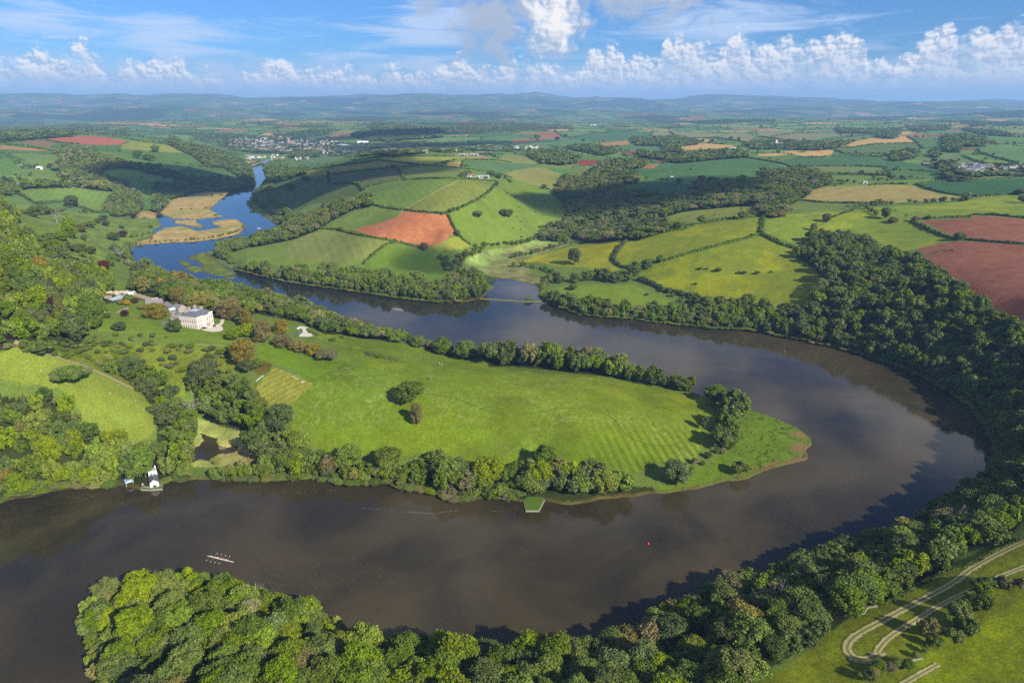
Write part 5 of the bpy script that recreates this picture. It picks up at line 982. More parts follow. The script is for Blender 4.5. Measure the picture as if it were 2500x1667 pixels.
for s, w_, h_, lb in [
 ('G 1120,300 1250,350 1330,390 1450,420 1550,450 1700,490 1850,510 2000,530', 7, 4.5, 'thick tall hedge between the big buttercup field and the riverside strip'),
 ('G 1060,200 1000,195 950,180 905,140 885,100 905,60 935,20 960,-5 C 900,1560 950,1470 1020,1400', 4.5, 3.2, 'curved hedge wrapping the corner of the yellow field'),
 ('C 1050,1390 1300,1340 1530,1300 1680,1250 1900,1215 2200,1187', 4, 3, 'long hedge along the top of the buttercup fields'),
 ('G 1130,195 1240,160 1400,120 1600,60 1860,-10 C 2190,1350', 4.5, 3, 'hedge rising between the two large buttercup fields'),
 ('C 2228,1180 2210,1260 2195,1330 2200,1345', 5, 3.2, 'short dark hedge at the fork of three fields'),
 ('C 2210,1345 2260,1380 2352,1420 H 40,270 200,350 350,395', 5.5, 3.2, 'hedge curving down from the field fork to the hillside wood'),
 ('H 1360,150 1500,220 1650,280 1750,312', 4.5, 3, 'straight hedge on the left side of the upper ploughed field'),
 ('H 1420,130 1650,115 1885,113', 3.5, 2.6, 'near hedge on the upper edge of the ploughed field'),
 ('H 1890,88 2100,95 2352,120 2500,135', 3.5, 2.6, 'hedge stepping along the top right of the ploughed field'),
 ('H 1830,310 2000,325 2200,340 2352,350 2500,360', 3.5, 2.4, 'hedge dividing the two dark red ploughed fields'),
 ('H 1390,470 1500,440 1620,415 1740,405', 1.6, 1.2, 'low hedge between the green pasture and the lower ploughed field'),
 ('D 600,1240 640,1205 700,1180 760,1160 850,1130', 4, 1.6, 'old low hedge bank crossing the upper pasture'),
 ('D 380,1048 560,1067 800,1074 1100,1072', 3.5, 2.4, 'hedge under the pale straw coloured field'),
 ('D 1390,905 1500,950 1650,985 1800,1007 1930,1016 2200,1000 2352,990 2450,985', 4, 2.8, 'hedge below the very dark green crop field'),
 ('D 1400,900 1700,877 2000,867 2352,845 2450,840', 3.5, 2.4, 'hedge above the very dark green crop field'), ('D 980,918 1060,908 1150,904 1320,906', 4, 3, 'short hedge on the rim of the pale straw field'),
 ('D 330,672 600,667 760,657 1000,661 1100,672', 4, 2.6, 'hedge under the curved tan stubble field'), ('D 370,757 600,747 900,744 1110,757', 4, 2.6, 'hedge above the small pale green field'),
 ('D 180,715 300,752 380,792', 4, 2.6, 'hedge on the left end of the long green crop'), ('C 2040,665 2200,692 2352,715 D 120,712', 4, 2.6, 'hedge dropping across the big green crop field'),
 ('D 660,587 850,580 1050,550 1380,542', 4.5, 3, 'hedge under the large tan hill field'), ('D 1320,487 1390,522 1460,592', 4.5, 3, 'hedge on the right side of the large tan hill field'), ('D 680,602 760,637 900,642 1120,637', 4.5, 3, 'hedge below the olive field under the tan hill'),
 ('D 1940,592 1960,627 2100,672 2300,722', 5, 3.2, 'long hedge descending to the far right hamlet'), ('D 1820,662 1950,712 2040,727', 5, 3, 'shorter hedge descending toward the barns'), ('D 2085,727 2180,770', 5, 3, 'stub of hedge beside the far right hamlet'),
 ('D 1180,782 1400,787 1600,797', 4, 2.4, 'hedge line left of the barns'), ('D 1140,772 1190,852', 5, 4, 'tall hedge between two small green fields'), ('D 580,817 750,822 900,822 1130,832', 5, 4, 'bushy hedge under the pale green field'),
 ('B 590,1292 800,1307 950,1342 1150,1382 1350,1417', 4, 2.8, 'hedge below the orange ploughed field, left part'), ('B 1370,1422 1480,1452 1600,1482', 4, 2.8, 'hedge below the orange ploughed field, right end'),
 ('B 1340,1417 1250,1432 1180,1482 F 1080,120 1040,165', 5, 2.6, 'hedge running down from the orange field to the river trees'), ('B 1785,1180 1830,1280 1865,1340 1920,1400 1985,1442', 4.5, 3.2, 'hedge on the right side of the orange ploughed field'),
 ('B 1080,1077 1200,1107 1370,1132', 4, 2.6, 'hedge above the green field left of the orange one'), ('B 1400,1132 1500,1147 1700,1162 1780,1164', 4, 2.6, 'hedge along the top of the orange ploughed field'),
 ('B 1900,1112 2050,1042 2150,972 2222,892', 4, 3, 'rough hedge down the right side of the big hill field'), ('B 1050,932 1250,892 1410,867 1600,857 1900,857 2100,872 2210,885', 4, 2.6, 'long hedge along the top of the big hill field'),
 ('B 1340,767 1380,822 1412,872', 5, 3.2, 'short dark hedge between two shaded hill fields'), ('B 770,817 1000,787 1200,770 1340,757 1500,747 1640,742', 4.5, 2.8, 'hedge along the ridge above the shaded hill field'), ('B 1650,740 1760,712 1860,690', 5, 3, 'hedge beside the small tan ridge field'),
 ('B 530,785 700,757 1000,722 1160,702', 4.5, 2.6, 'hedge across the yellow green ridge, left part'), ('B 1180,697 1300,707 1500,732 1700,747 1950,772 2200,807 2352,852', 4.5, 2.8, 'long hedge along the back of the hill to the farm'), ('B 770,902 900,897 1010,907 1040,960', 7, 4.5, 'thick dark hedge bend in the shaded hillside'),
 ('B 1160,682 1175,697', 7, 4, 'knot of hedge at a ridge corner'), ('B 920,692 1200,672 1450,660 1850,658', 4.5, 2.4, 'hedge on the skyline of the yellow green ridge'), ('B 1925,700 1900,757', 5, 3, 'hedge on the right of the small tan ridge field'), ('B 1940,692 2200,692 2352,717', 4.5, 2.6, 'hedge along the top of the blue green ridge field'),
 ('B 220,962 400,910', 6, 4, 'dark hedge on the shaded slope over the river'), ('A 400,517 560,542 700,552', 5, 3, 'hedge below the large pink ploughed field'), ('A 0,552 200,567 450,612', 5, 3, 'hedge between the tan and olive hill fields'), ('A 800,472 1000,482 1250,527 1500,552', 5, 3, 'hedge above the sunny yellow hill field'),
 ('A 20,627 110,672', 6, 3, 'short hedge at the far left edge of the hill'), ('A 130,982 250,1042 310,1082', 5, 3.5, 'hedge left of the striped valley pasture'), ('A 330,1082 450,1072 580,1062', 6, 5, 'bushy hedge below the striped valley pasture'), ('A 700,1112 850,1152 930,1162', 5, 4, 'hedge below the copse in the valley'),
 ('F 1065,945 1120,965 1180,985 1260,1005 1340,1025', 3.2, 1.4, 'low dark bank of scrub in the upper meadow'), ('F 535,740 570,760 610,775 635,795', 1.8, 1.2, 'clipped hedge around the gravel yard'), ('F 490,815 560,815 620,805', 1.6, 1.0, 'low clipped hedge below the gravel yard'),
 ('Q 1080,875 1250,810 1420,700 1560,640 1680,580 1900,510 2100,400 2352,290', 2.2, .8, 'rough grassy verge of scrub below the near bank wood'),
 ('C 1580,500 1700,497 1820,500 2000,525 2100,550', 6, 3.5, 'hedge behind the tan stubble near the village'), ('C 1390,440 1440,475 1560,497', 6, 3.5, 'hedge between two straw coloured plateau fields'), ('C 1250,442 1210,490', 6, 3.5, 'hedge beside the dark plateau crop'), ('C 520,497 750,452 1000,442', 6, 3.5, 'hedge along the back of the dark plateau crop'), ('C 380,437 445,482 520,497', 6, 3.5, 'hedge at the corner of the pink plateau field'),
 ('D 0,485 130,500 240,520', 6, 3.5, 'hedge above the church village'), ('D 560,530 800,492 1030,467', 6, 3.5, 'hedge along the green field right of the village'), ('D 100,490 330,455 500,450', 6, 3.5, 'hedge dividing the straw fields above the village')]: hedge(s, w_, h_, lb, HG)
log('hedges')

# ------------------------------------------------------------------ tracks, gravel, quay, dam
def strip(name, s, width, m, lift=.12, closed=False, step=1.6):
    q = wline(s, 3); d = np.r_[0, np.cumsum(np.hypot(*np.diff(q, axis=0).T))]; n = max(3, int(d[-1]/step)); tt = np.linspace(0, d[-1], n)
    k = np.ones(9)/9; x = np.interp(tt, d, q[:, 0]); y = np.interp(tt, d, q[:, 1])
    if n > 12: x = np.convolve(np.pad(x, 4, 'edge'), k, 'valid'); y = np.convolve(np.pad(y, 4, 'edge'), k, 'valid')
    ex, ey = np.gradient(x), np.gradient(y); l_ = np.hypot(ex, ey)+1e-6; V = []
    cols_ = 5
    for j in range(cols_):
        o = (j/(cols_-1)-.5)*width*(1+.12*(vnoise(tt/4, tt*0+j, 81)-.5)); X, Y = x-ey/l_*o, y+ex/l_*o; V.append(np.c_[X, Y, ground(X, Y)+lift])
    edge_ = np.tile(np.abs(np.linspace(-1, 1, cols_)), n); V = np.stack(V, 1); ii = np.arange(n*cols_).reshape(n, cols_); Fq = np.stack([ii[:-1, :-1], ii[:-1, 1:], ii[1:, 1:], ii[1:, :-1]], -1).reshape(-1, 4)
    o = link(bpy.data.objects.new(name, mesh_np(name, V.reshape(-1, 3), Fq, [m], {'edge': ('FLOAT', edge_)}, smooth=True))); tag(o, kind='structure'); return o
M_hay, t, b = mat('mown_grass_track', .95, .05)
ed = t.node('ShaderNodeAttribute', attribute_name='edge').outputs['Fac']
pos = t.node('ShaderNodeNewGeometry').outputs['Position']; n_ = t.noise(pos, 1.6, 6, .75); hay_ = t.mix(t.ss(n_, .30, .62), (.24, .20, .06, 1), (.50, .43, .20, 1)); nf_ = t.noise(pos, .7, 5, .7); rut_ = t.ss(t.m('ABSOLUTE', t.m('SUBTRACT', ed, .12)), .0, .22)
t.put(b.inputs['Base Color'], t.mix(t.ss(t.m('ADD', ed, t.m('MULTIPLY', t.m('SUBTRACT', nf_, .5), 1.5)), .55, .95), t.mix(rut_, (.12, .125, .02, 1), hay_), (.100, .120, .012, 1)))
M_dirt = plain('dirt', (.26, .19, .12), .95, .05, .3, 1.2); M_gravel = plain('gravel', (.52, .46, .38), .95, .05, .15, 2.0); M_path = plain('worn_grass', (.17, .20, .05), .95, .05, .35, .8)
strip('mown_track', 'Q 2480,250 2352,318 2200,390 2000,490 1850,580 1750,670 1600,752 1350,882 1200,962 1000,1070 850,1150 785,1210 765,1270 790,1330 850,1368 940,1375 1030,1350 1090,1315 1120,1270', 4.2, M_hay)
strip('mown_track', 'Q 2480,495 2352,542 2200,600 2000,690 1850,760 1700,830 1500,942 1350,1042 1200,1132 1110,1205 1060,1270 1040,1320', 3.4, M_hay, .14); strip('mown_track', 'Q 1240,1600 1450,1480 1620,1385', 3.0, M_hay)
strip('track_turning', 'Q 790,1290 850,1350 950,1365 1040,1330', 5.0, M_hay, .1)
strip('dirt_track', 'E 105,838 160,860 270,905 470,968 580,1005 720,1050 900,1130 1050,1200 1200,1275', 2.4, M_dirt)
strip('footpath', 'E 690,715 760,738 900,742 1020,765 1200,768 1400,758 1560,765', 1.3, M_path); strip('footpath', 'E 1700,868 1850,878 2000,884 2100,884 2270,868 2352,856 F 100,862 200,855', 1.6, M_path)
strip('footpath', 'F 850,1070 920,1095 1000,1160 1080,1205 1200,1225 1290,1250', 1.1, M_path)
M_pdark = plain('trodden_grass', (.085, .125, .018), .95, .05, .4, .9)
strip('footpath', 'F 1580,1300 1750,1330 1850,1345 1920,1370 2000,1410 2100,1445 2200,1465 2270,1490 2352,1492', .8, M_pdark); strip('footpath', 'K 0,292 150,290 300,265 420,240 500,235 640,237 800,275 900,330 950,390 980,450 1040,505 1150,550 1280,572 1450,572 1540,605 1620,680', .8, M_pdark)
strip('farm_track', 'B 1360,1180 1385,1140 1440,1100 1560,1040 1760,930 1890,872', 2.5, plain('farm_track_soil', (.30, .24, .10), .95, .05), .2)
strip('gravel_drive', 'E 1965,640 1968,665 1955,690 1935,705', 3.2, M_gravel)
def sheet(name, s, m, lift=.1, kind='structure'):
    q = wpoly(s, 0, 4); c = q.mean(0); V = [(*c, gz(*c)+lift)]; n = len(q); K_ = 5; Fq = []
    for k in range(1, K_+1):
        for p in q: x, y = c+(p-c)*k/K_; V.append((x, y, gz(x, y)+lift))
    for i in range(n):
        j = (i+1) % n; Fq.append((0, 1+i, 1+j))
        for k in range(K_-1): Fq.append((1+k*n+i, 1+(k+1)*n+i, 1+(k+1)*n+j, 1+k*n+j))
    me = bpy.data.meshes.new(name); me.from_pydata(V, [], Fq); me.materials.append(m); me.update(); o = link(bpy.data.objects.new(name, me)); tag(o, kind=kind); return o
sheet('gravel_sweep', 'E 1765,735 1820,735 1870,720 1900,700 1940,690 1965,720 1972,745 1940,758 1880,762 1810,752', M_gravel, .15)
sheet('gravel_yard', 'F 465,708 520,715 550,722 515,740 540,755 610,795 560,805 480,812 470,790 505,765 500,735', M_gravel, .15); sheet('gravel_path', 'F 115,575 210,582 300,610 305,632 260,622 200,600', M_gravel, .12)
M_stone = plain('stone', (.29, .26, .21), .85, .2, .25, 1.5); M_lawn = plain('turf', (.075, .125, .014), .95, .05, .3, 1.2)
def pt(k, u, v, z=None):
    x, y = spot(k, u, v) if z is None else at_z(px('%s %g,%g' % (k, u, v))[0], z); return Vector((x, y))
# grassed stone quay
qp = [pt('K', 100, 1050, 1), pt('K', 122, 1143, 1), pt('K', 240, 1143, 1), pt('K', 290, 1045, 1), pt('K', 250, 1015, 1), pt('K', 130, 1015, 1)]
rt = empty('quay', (0, 0, 0)); tag(rt, 'small grass topped stone quay jutting into the brown river', 'quay')
mb = MB(); mb.solid([(*p, -2) for p in qp], [(*p, .75) for p in qp]); mb.build('wall', M_stone, rt)
mb = MB(); c = sum(qp, Vector((0, 0)))/6; ins = [c+(p-c)*.93 for p in qp]; mb.solid([(*p, .7) for p in ins], [(*p, .95) for p in ins]); mb.build('turf', M_lawn, rt)
# dam across the creek mouth
a_, b_ = [pt('F', 2075, 466, .5), pt('F', 2352, 484, .5)], [pt('G', 100, 492, .5), pt('G', 270, 492, .5)]
ln = a_+b_; mb = MB(); bw = 2.2
for i in range(len(ln)-1):
    d = (ln[i+1]-ln[i]).normalized(); nn = Vector((-d.y, d.x)); p, q = ln[i]-d*.5, ln[i+1]+d*.5
    mb.solid([(*(p-nn*bw), -2), (*(q-nn*bw), -2), (*(q+nn*bw), -2), (*(p+nn*bw), -2)], [(*(p-nn*bw*.6), .8+.05*i), (*(q-nn*bw*.6), .8+.05*i), (*(q+nn*bw*.6), .8+.05*i), (*(p+nn*bw*.6), .8+.05*i)])
o = mb.build('dam', plain('weedy_stone', (.15, .15, .06), .9, .1, .4, .6)); tag(o, 'low weedy stone dam across the creek mouth', 'dam')
for u, v, r in [(140, 485, 70), (75, 478, 26), (180, 488, 34), (30, 480, 22)]:
    x, y = at_z(px('G %d,%d' % (u, v))[0], .8); s = m_per_zoom(x, y); rr_ = r*s*.5
    o = link(bpy.data.objects.new('bush', MID['bushm'][0])); o.location = (x, y, .3); o.scale = (rr_/R0, rr_/R0, rr_*1.3/H0); tag(o, 'green bush growing on the dam at the creek mouth', 'bush', 'bushes on the dam')

# ------------------------------------------------------------------ buildings
M_white = plain('white_render', (.78, .74, .68), .8, .2, .06, .7); M_cream = plain('pale_limestone', (.58, .47, .38), .85, .2, .14, 1.2); M_grey = plain('grey_stone', (.32, .28, .24), .85, .2, .2, 1.2); M_slate = plain('slate', (.115, .115, .13), .6, .3, .25, 1.5)
M_slate2 = plain('weathered_slate', (.20, .18, .17), .7, .3, .25, 1.2); M_glass = plain('window_glass', (.03, .035, .045), .08, .6, .1); M_blue = plain('pale_blue_roof', (.36, .52, .68), .6, .3, .08, .8); M_pink = plain('pink_trim', (.45, .30, .27), .8, .2, .12); M_lead = plain('roof_lead', (.30, .34, .40), .5, .4, .1)
M_brick = plain('red_brick', (.33, .15, .10), .85, .2, .2, 2); M_tan = plain('buff_render', (.42, .34, .26), .85, .2, .1); M_rust = plain('red_tile', (.34, .14, .08), .8, .2, .2, 1.5); M_dgrey = plain('fibre_cement', (.28, .28, .29), .8, .2, .15, 1.0); M_dark = plain('shade_and_tyre_black', (.02, .02, .022), .9, .1)  # near-black: shade painted into openings; also tyres and some shed walls
def gable(mb, x0, y0, x1, y1, z0, z1, zr, mw=0, mr=1, axis='x', ov=.3):
    mb.box(x0, y0, z0, x1, y1, z1, mw)
    if axis == 'x':
        ym = (y0+y1)/2
        for xx in (x0, x1): mb.poly([(xx, y0, z1), (xx, y1, z1), (xx, ym, zr)] if xx == x1 else [(xx, y1, z1), (xx, y0, z1), (xx, ym, zr)], mw)
        for a, s in ((y0, -1), (y1, 1)):
            mb.solid([(x0-ov, a+s*ov, z1-.12), (x1+ov, a+s*ov, z1-.12), (x1+ov, ym, zr), (x0-ov, ym, zr)] if s < 0 else [(x0-ov, ym, zr), (x1+ov, ym, zr), (x1+ov, a+s*ov, z1-.12), (x0-ov, a+s*ov, z1-.12)],
                     [(x0-ov, a+s*ov, z1+.06), (x1+ov, a+s*ov, z1+.06), (x1+ov, ym, zr+.18), (x0-ov, ym, zr+.18)] if s < 0 else [(x0-ov, ym, zr+.18), (x1+ov, ym, zr+.18), (x1+ov, a+s*ov, z1+.06), (x0-ov, a+s*ov, z1+.06)], mr)
    else:
        m2 = MB(); gable(m2, y0, x0, y1, x1, z0, z1, zr, mw, mr, 'x', ov); b = len(mb.v); mb.v += [(y, x, z) for x, y, z in m2.v]; mb.f += [tuple(b+i for i in reversed(f)) for f in m2.f]; mb.mi += m2.mi
def hip(mb, x0, y0, x1, y1, z, zr, mi=0, inset=None, flat=0):
    w_, d_ = x1-x0, y1-y0; k = min(w_, d_)/2 if inset is None else inset
    mb.solid([(x0, y0, z), (x1, y0, z), (x1, y1, z), (x0, y1, z)], [(x0+k, y0+k, zr), (x1-k, y0+k, zr), (x1-k, y1-k, zr), (x0+k, y1-k, zr)], mi)
# the mansion
cor, lef, rig = [Vector(march((230+u/6.72, 690+v/6.72))) for u, v in ((1705, 768), (1490, 705), (1972, 692))]
ang = math.atan2((rig-cor).y, (rig-cor).x); Lf = (rig-cor).length; Ls = (lef-cor).length
log('mansion', cor, ang, Lf, Ls); Lf = min(max(Lf, 15), 24); Ls = min(max(Ls, 18), 30)
zb = gz(*cor); man = empty('mansion', (cor.x, cor.y, zb), ang); tag(man, 'pale stone Georgian mansion with bow front and grey slate roof', 'mansion')
WH = 10.2
mb = MB(); mb.box(0, 0, -6, Lf, Ls, WH); bx = Lf*.5
bay = [(bx-4.6, 0), (bx-2.6, -2.6), (bx+2.6, -2.6), (bx+4.6, 0)]; mb.solid([(x, y, -6) for x, y in bay], [(x, y, WH) for x, y in bay]); wl = mb.build('wall', M_cream, man)
mb = MB(); mb.box(-.35, -.3, WH, Lf+.35, Ls+.3, WH+.5); bay2 = [(x+(.3 if x > bx else -.3), y-.35) for x, y in bay]; mb.solid([(x, y, WH+.003) for x, y in bay2], [(x, y, WH+.503) for x, y in bay2]); mb.box(-.1, -.06, 4.3, Lf+.1, -.001, 4.6); mb.box(-.06, .0, 4.3, -.001, Ls, 4.6); mb.build('cornice', M_white, man)
mb = MB(); hip(mb, 0, 0, Lf, Ls, WH+.5, WH+3.6, 0, 4.8); mb.solid([(x, y, WH+.506) for x, y in bay], [(bx-.8, 2.2, WH+3.3), (bx-.3, 1.6, WH+3.3), (bx+.3, 1.6, WH+3.3), (bx+.8, 2.2, WH+3.3)]); rf = mb.build('roof', M_slate, man)
mb = MB(); mb.box(Lf*.3, Ls*.32, WH+3.4, Lf*.62, Ls*.7, WH+4.0); hip(mb, Lf*.3, Ls*.32, Lf*.62, Ls*.7, WH+4.0, WH+5.0, 0, 2.2); mb.build('roof_light', M_lead, rf)
for cx, cyy in ((Lf*.22, Ls*.75), (Lf*.72, Ls*.35), (Lf*.5, Ls*.85), (Lf*.8, Ls*.8)):
    mb = MB(); mb.box(cx-.6, cyy-1.2, WH+1.5, cx+.6, cyy+1.2, WH+5.6); mb.box(cx-.7, cyy-1.3, WH+5.6, cx+.7, cyy+1.3, WH+5.8)
    for q in (-.7, 0, .7): mb.tube([(cx, cyy+q, WH+5.8), (cx, cyy+q, WH+6.4)], .18, 6)
    mb.build('chimney', M_tan, rf)
def window(parent, loc, rot, w_=1.2, h_=2.0, m=None, trim=True):
    mb = MB(); mb.box(-w_/2, -.07, 0, w_/2, .03, h_); o = mb.build('window', m or M_glass, parent); o.location = loc; o.rotation_euler = (0, 0, rot)
    if trim:
        mb = MB()
        for x0, z0, x1, z1 in ((-w_/2-.18, -.16, -w_/2, h_+.16), (w_/2, -.16, w_/2+.18, h_+.16), (-w_/2, h_, w_/2, h_+.16), (-w_/2, -.16, w_/2, 0), (-.05, 0, .05, h_), (-w_/2, h_*.5-.04, -.05, h_*.5+.04), (.05, h_*.5-.04, w_/2, h_*.5+.04)): mb.box(x0, -.12, z0, x1, .02, z1)
        mb.build('frame', M_white, o)
    return o
for i in range(7):
    yy = Ls*(i+.7)/7.4
    for z0, hh in ((1.0, 2.6), (5.6, 2.5)): window(man, (0, yy, z0), -math.pi/2, 1.25, hh)
for xx in (Lf*.1, Lf*.24, Lf*.76, Lf*.9):
    for z0, hh in ((1.0, 2.4), (5.3, 2.0), (8.4, 1.1)): window(man, (xx, 0, z0), 0, 1.2, hh)
for z0, hh in ((1.2, 2.6), (5.2, 2.3), (8.4, 1.1)): window(man, (bx, -2.6, z0), 0, 1.4, hh)
mb = MB()
for i in range(4): mb.tube([(bx-2.1+i*1.4, -3.9, 0), (bx-2.1+i*1.4, -3.9, 3.4)], .22, 8)
mb.box(bx-2.6, -4.3, 3.4, bx+2.6, -2.61, 3.9); mb.box(bx-2.8, -4.5, -1.5, bx+2.8, -2.62, .12); mb.build('portico', M_cream, man)
mb = MB(); mb.box(.8, Ls+.002, -6, Lf*.62, Ls+10, 8.4, 0); hip(mb, .5, Ls+.31, Lf*.62+.3, Ls+10.3, 8.41, 10.6, 1, 2.6); mb.box(2, Ls+7, 8.5, 3, Ls+9, 12.4, 0); wg = mb.build('service_wing', [M_grey, M_slate2], man)
for i in range(3):
    for z0 in (1.2, 5.2): window(man, (.8, Ls+1.9+i*3, z0), -math.pi/2, 1.1, 1.9)
mb = MB(); gable(mb, -7, Ls+6.5, .6, Ls+16, -5, 2.6, 5.4, 0, 1, 'y'); mb.build('lean_to', [M_grey, M_slate], man)
# stable range, glasshouse, garden wall
def block(name, k0, k1, depth, wall, rise, mats, label, cat, windows=0, drop=4, side=1, M_w=None):
    a, b = Vector(march(k0)), Vector(march(k1)); L = (b-a).length; r = empty(name, (a.x, a.y, min(gz(*a), gz(*b))), math.atan2((b-a).y, (b-a).x)); tag(r, label, cat)
    y0, y1 = (0, depth) if side > 0 else (-depth, 0); mb = MB(); mb.box(0, y0, -drop, L, y1, wall); ym = (y0+y1)/2
    for x in (0, L): mb.poly([(x, y0, wall), (x, y1, wall), (x, ym, wall+rise)])
    mb.build('wall', mats[0], r); mb = MB()
    for s0, yy in ((-1, y0), (1, y1)): mb.solid([(-.3, yy+s0*.3, wall-.1), (L+.3, yy+s0*.3, wall-.1), (L+.3, ym, wall+rise+.03), (-.3, ym, wall+rise+.03)], [(-.3, yy+s0*.3, wall+.1), (L+.3, yy+s0*.3, wall+.1), (L+.3, ym, wall+rise+.25), (-.3, ym, wall+rise+.25)])
    rf = mb.build('roof', mats[1], r)
    for i in range(windows): window(r, (L*(i+.5)/windows, 0 if side > 0 else y0, wall*.3), 0, 1.1, wall*.45, M_w, False)
    return r, L
S6 = lambda u, v: (230+u/6.72, 690+v/6.72)
block('stable_range', S6(845, 385), S6(1120, 400), 9, 4.2, 3.0, [M_grey, M_slate2], 'long grey stable range with slate roof behind the mansion lawn', 'outbuilding', 5)
block('stable_range', S6(1130, 400), S6(1390, 500), 8.5, 4.0, 3.0, [M_grey, M_slate2], 'second grey range stepping down toward the mansion', 'outbuilding', 5)
block('conservatory', S6(1255, 505), S6(1350, 485), 5, 3.2, 1.2, [M_pink, M_blue], 'pink walled garden room with pale blue roof beside the stables', 'outbuilding', 4)
block('store', S6(1340, 480), S6(1425, 462), 4, 2.0, .8, [M_white, M_white], 'small white roofed store beside the pink garden room', 'outbuilding')
block('glasshouse', S6(300, 300), S6(470, 262), 5, 1.8, 1.6, [M_lead, M_lead], 'long glasshouse in the walled kitchen garden', 'glasshouse')
block('potting_shed', S6(450, 245), S6(505, 225), 4, 2.2, 1.2, [M_tan, M_slate], 'small dark roofed shed by the garden wall', 'shed'); block('garden_house', S6(580, 228), S6(690, 215), 5, 2.8, 1.4, [M_white, M_white], 'pale garden house at the corner of the walled garden', 'shed', 2)
def wall_line(pts_, hgt, th, m, label, name='garden_wall'):
    mb = MB()
    for i in range(len(pts_)-1):
        a, b = Vector(march(pts_[i])), Vector(march(pts_[i+1])); d = (b-a).normalized(); n_ = Vector((-d.y, d.x))*th/2; n = max(1, int((b-a).length/4)); dz = .01*i
        for j in range(n):
            p, q = a.lerp(b, j/n), a.lerp(b, (j+1)/n); z = max(gz(*p), gz(*q)); mb.box(0, 0, 0, 0, 0, 0) if False else mb.solid([(*(p-n_), z-3), (*(q-n_), z-3), (*(q+n_), z-3), (*(p+n_), z-3)], [(*(p-n_), z+hgt+dz), (*(q-n_), z+hgt+dz), (*(q+n_), z+hgt+dz), (*(p+n_), z+hgt+dz)])
    o = mb.build(name, m); tag(o, label, 'wall')
wall_line([S6(100, 235), S6(200, 260), S6(300, 290)], 3, .5, M_stone, 'short left arm of the old kitchen garden wall'); wall_line([S6(200, 205), S6(400, 200), S6(570, 190)], 3.2, .5, M_tan, 'back wall of the old kitchen garden'); wall_line([S6(600, 200), S6(700, 235), S6(850, 280), S6(960, 310), S6(1060, 305)], 3.4, .6, M_tan, 'long buff wall running from garden to stable range')
wall_line([S6(380, 495), S6(470, 455), S6(560, 425)], .8, .7, M_stone, 'low stone terrace wall on the lawn')
def car(k, u, v, rz, body_m, label):
    x, y = spot(k, u, v); r = empty('parked_car', (x, y, gz(x, y)+.16), rz); tag(r, label, 'car', 'cars parked at the mansion')
    pf = [(-2.1, .35), (-2.15, .75), (-1.5, .88), (-.9, 1.4), (.6, 1.42), (1.2, .95), (2.0, .82), (2.15, .5), (2.1, .3)]; mb = MB()
    mb.solid([(x_, -.86, z_) for x_, z_ in pf], [(x_, .86, z_) for x_, z_ in pf]); mb.build('body', body_m, r)
    gp = [(-1.38, .93), (-.85, 1.34), (.55, 1.36), (1.05, .97)]; mb = MB(); mb.solid([(x_, -.875, z_) for x_, z_ in gp], [(x_, .875, z_) for x_, z_ in gp]); mb.build('window', M_glass, r)
    for wx_ in (-1.3, 1.3):
        for wy_ in (-.8, .8): mb = MB(); mb.tube([(wx_, wy_-.1, .32), (wx_, wy_+.1, .32)], .32, 12); mb.build('wheel', M_dark, r)
M_cb = plain('black_car_paint', (.015, .015, .02), .25, .5, .05); M_cs = plain('silver_car_paint', (.35, .37, .40), .3, .5, .05, metal=.5); M_cbl = plain('blue_car_paint', (.05, .12, .28), .3, .5, .05); M_cw = plain('white_car_paint', (.75, .75, .75), .3, .5, .05)
car('E', 1885, 715, .5, M_cb, 'dark car parked in front of the mansion steps'); car('E', 1800, 733, .1, M_cb, 'dark car parked at the near corner of the mansion'); car('F', 470, 735, 1.2, M_cw, 'white car parked at the upper end of the gravel yard'); car('F', 460, 785, .2, M_cbl, 'blue car under the trees by the gravel yard'); car('F', 548, 694, .1, M_cs, 'silver car on the grass above the gravel yard')
# boathouse cottage and boat shed on the water
S5 = lambda u, v: (280+u/16.8, 1120+v/16.8)
def wpt(u, v, z): return Vector(at_z(S5(u, v), z))
a, b = wpt(1465, 1170, 1.2), wpt(1800, 1150, 1.2); W_ = (b-a).length; bo = empty('boathouse', (a.x, a.y, 1.2), math.atan2(-a.x, a.y)-.04); tag(bo, 'white gabled boathouse cottage with dark slate roof at the water edge', 'boathouse')
log('boathouse width', W_); sc_ = W_; LB = W_*1.9; wa = W_*.55
mb = MB(); mb.box(0, 0, -.4, W_, LB, wa); 
for y in (0, LB): mb.poly([(0, y, wa), (W_, y, wa), (W_/2, y, wa+W_*.42)])
mb.build('wall', M_white, bo); mb = MB()
for s0, x in ((-1, 0), (1, W_)): mb.solid([(x+s0*.3, -.25, wa-.2), (x+s0*.3, LB, wa-.2), (W_/2, LB, wa+W_*.42+.02), (W_/2, -.25, wa+W_*.42+.02)], [(x+s0*.3, -.25, wa), (x+s0*.3, LB, wa), (W_/2, LB, wa+W_*.42+.24), (W_/2, -.25, wa+W_*.42+.24)])
rf = mb.build('roof', M_slate, bo); mb = MB(); mb.box(W_*.42, LB*.72, wa, W_*.58, LB*.86, wa+W_*.78); mb.tube([(W_*.5, LB*.79, wa+W_*.78), (W_*.5, LB*.79, wa+W_*.86)], .2, 6); mb.build('chimney', M_white, rf)
mb = MB(); hB = wa+W_*.42; mb.box(W_*.02, LB+.003, -.4, W_*1.0, LB+W_*.75, hB+1.6); mb.build('tower_block', M_white, bo); mb = MB(); hip(mb, -.1, LB+.1, W_*1.03, LB+W_*.8, hB+1.61, hB+1.2+W_*.32, 0, W_*.24); mb.build('tower_roof', M_slate2, bo); mb = MB(); mb.box(W_*.84, LB+W_*.35, hB+1.3, W_*.96, LB+W_*.5, hB+1.6+W_*.5); mb.build('chimney', M_white, bo)
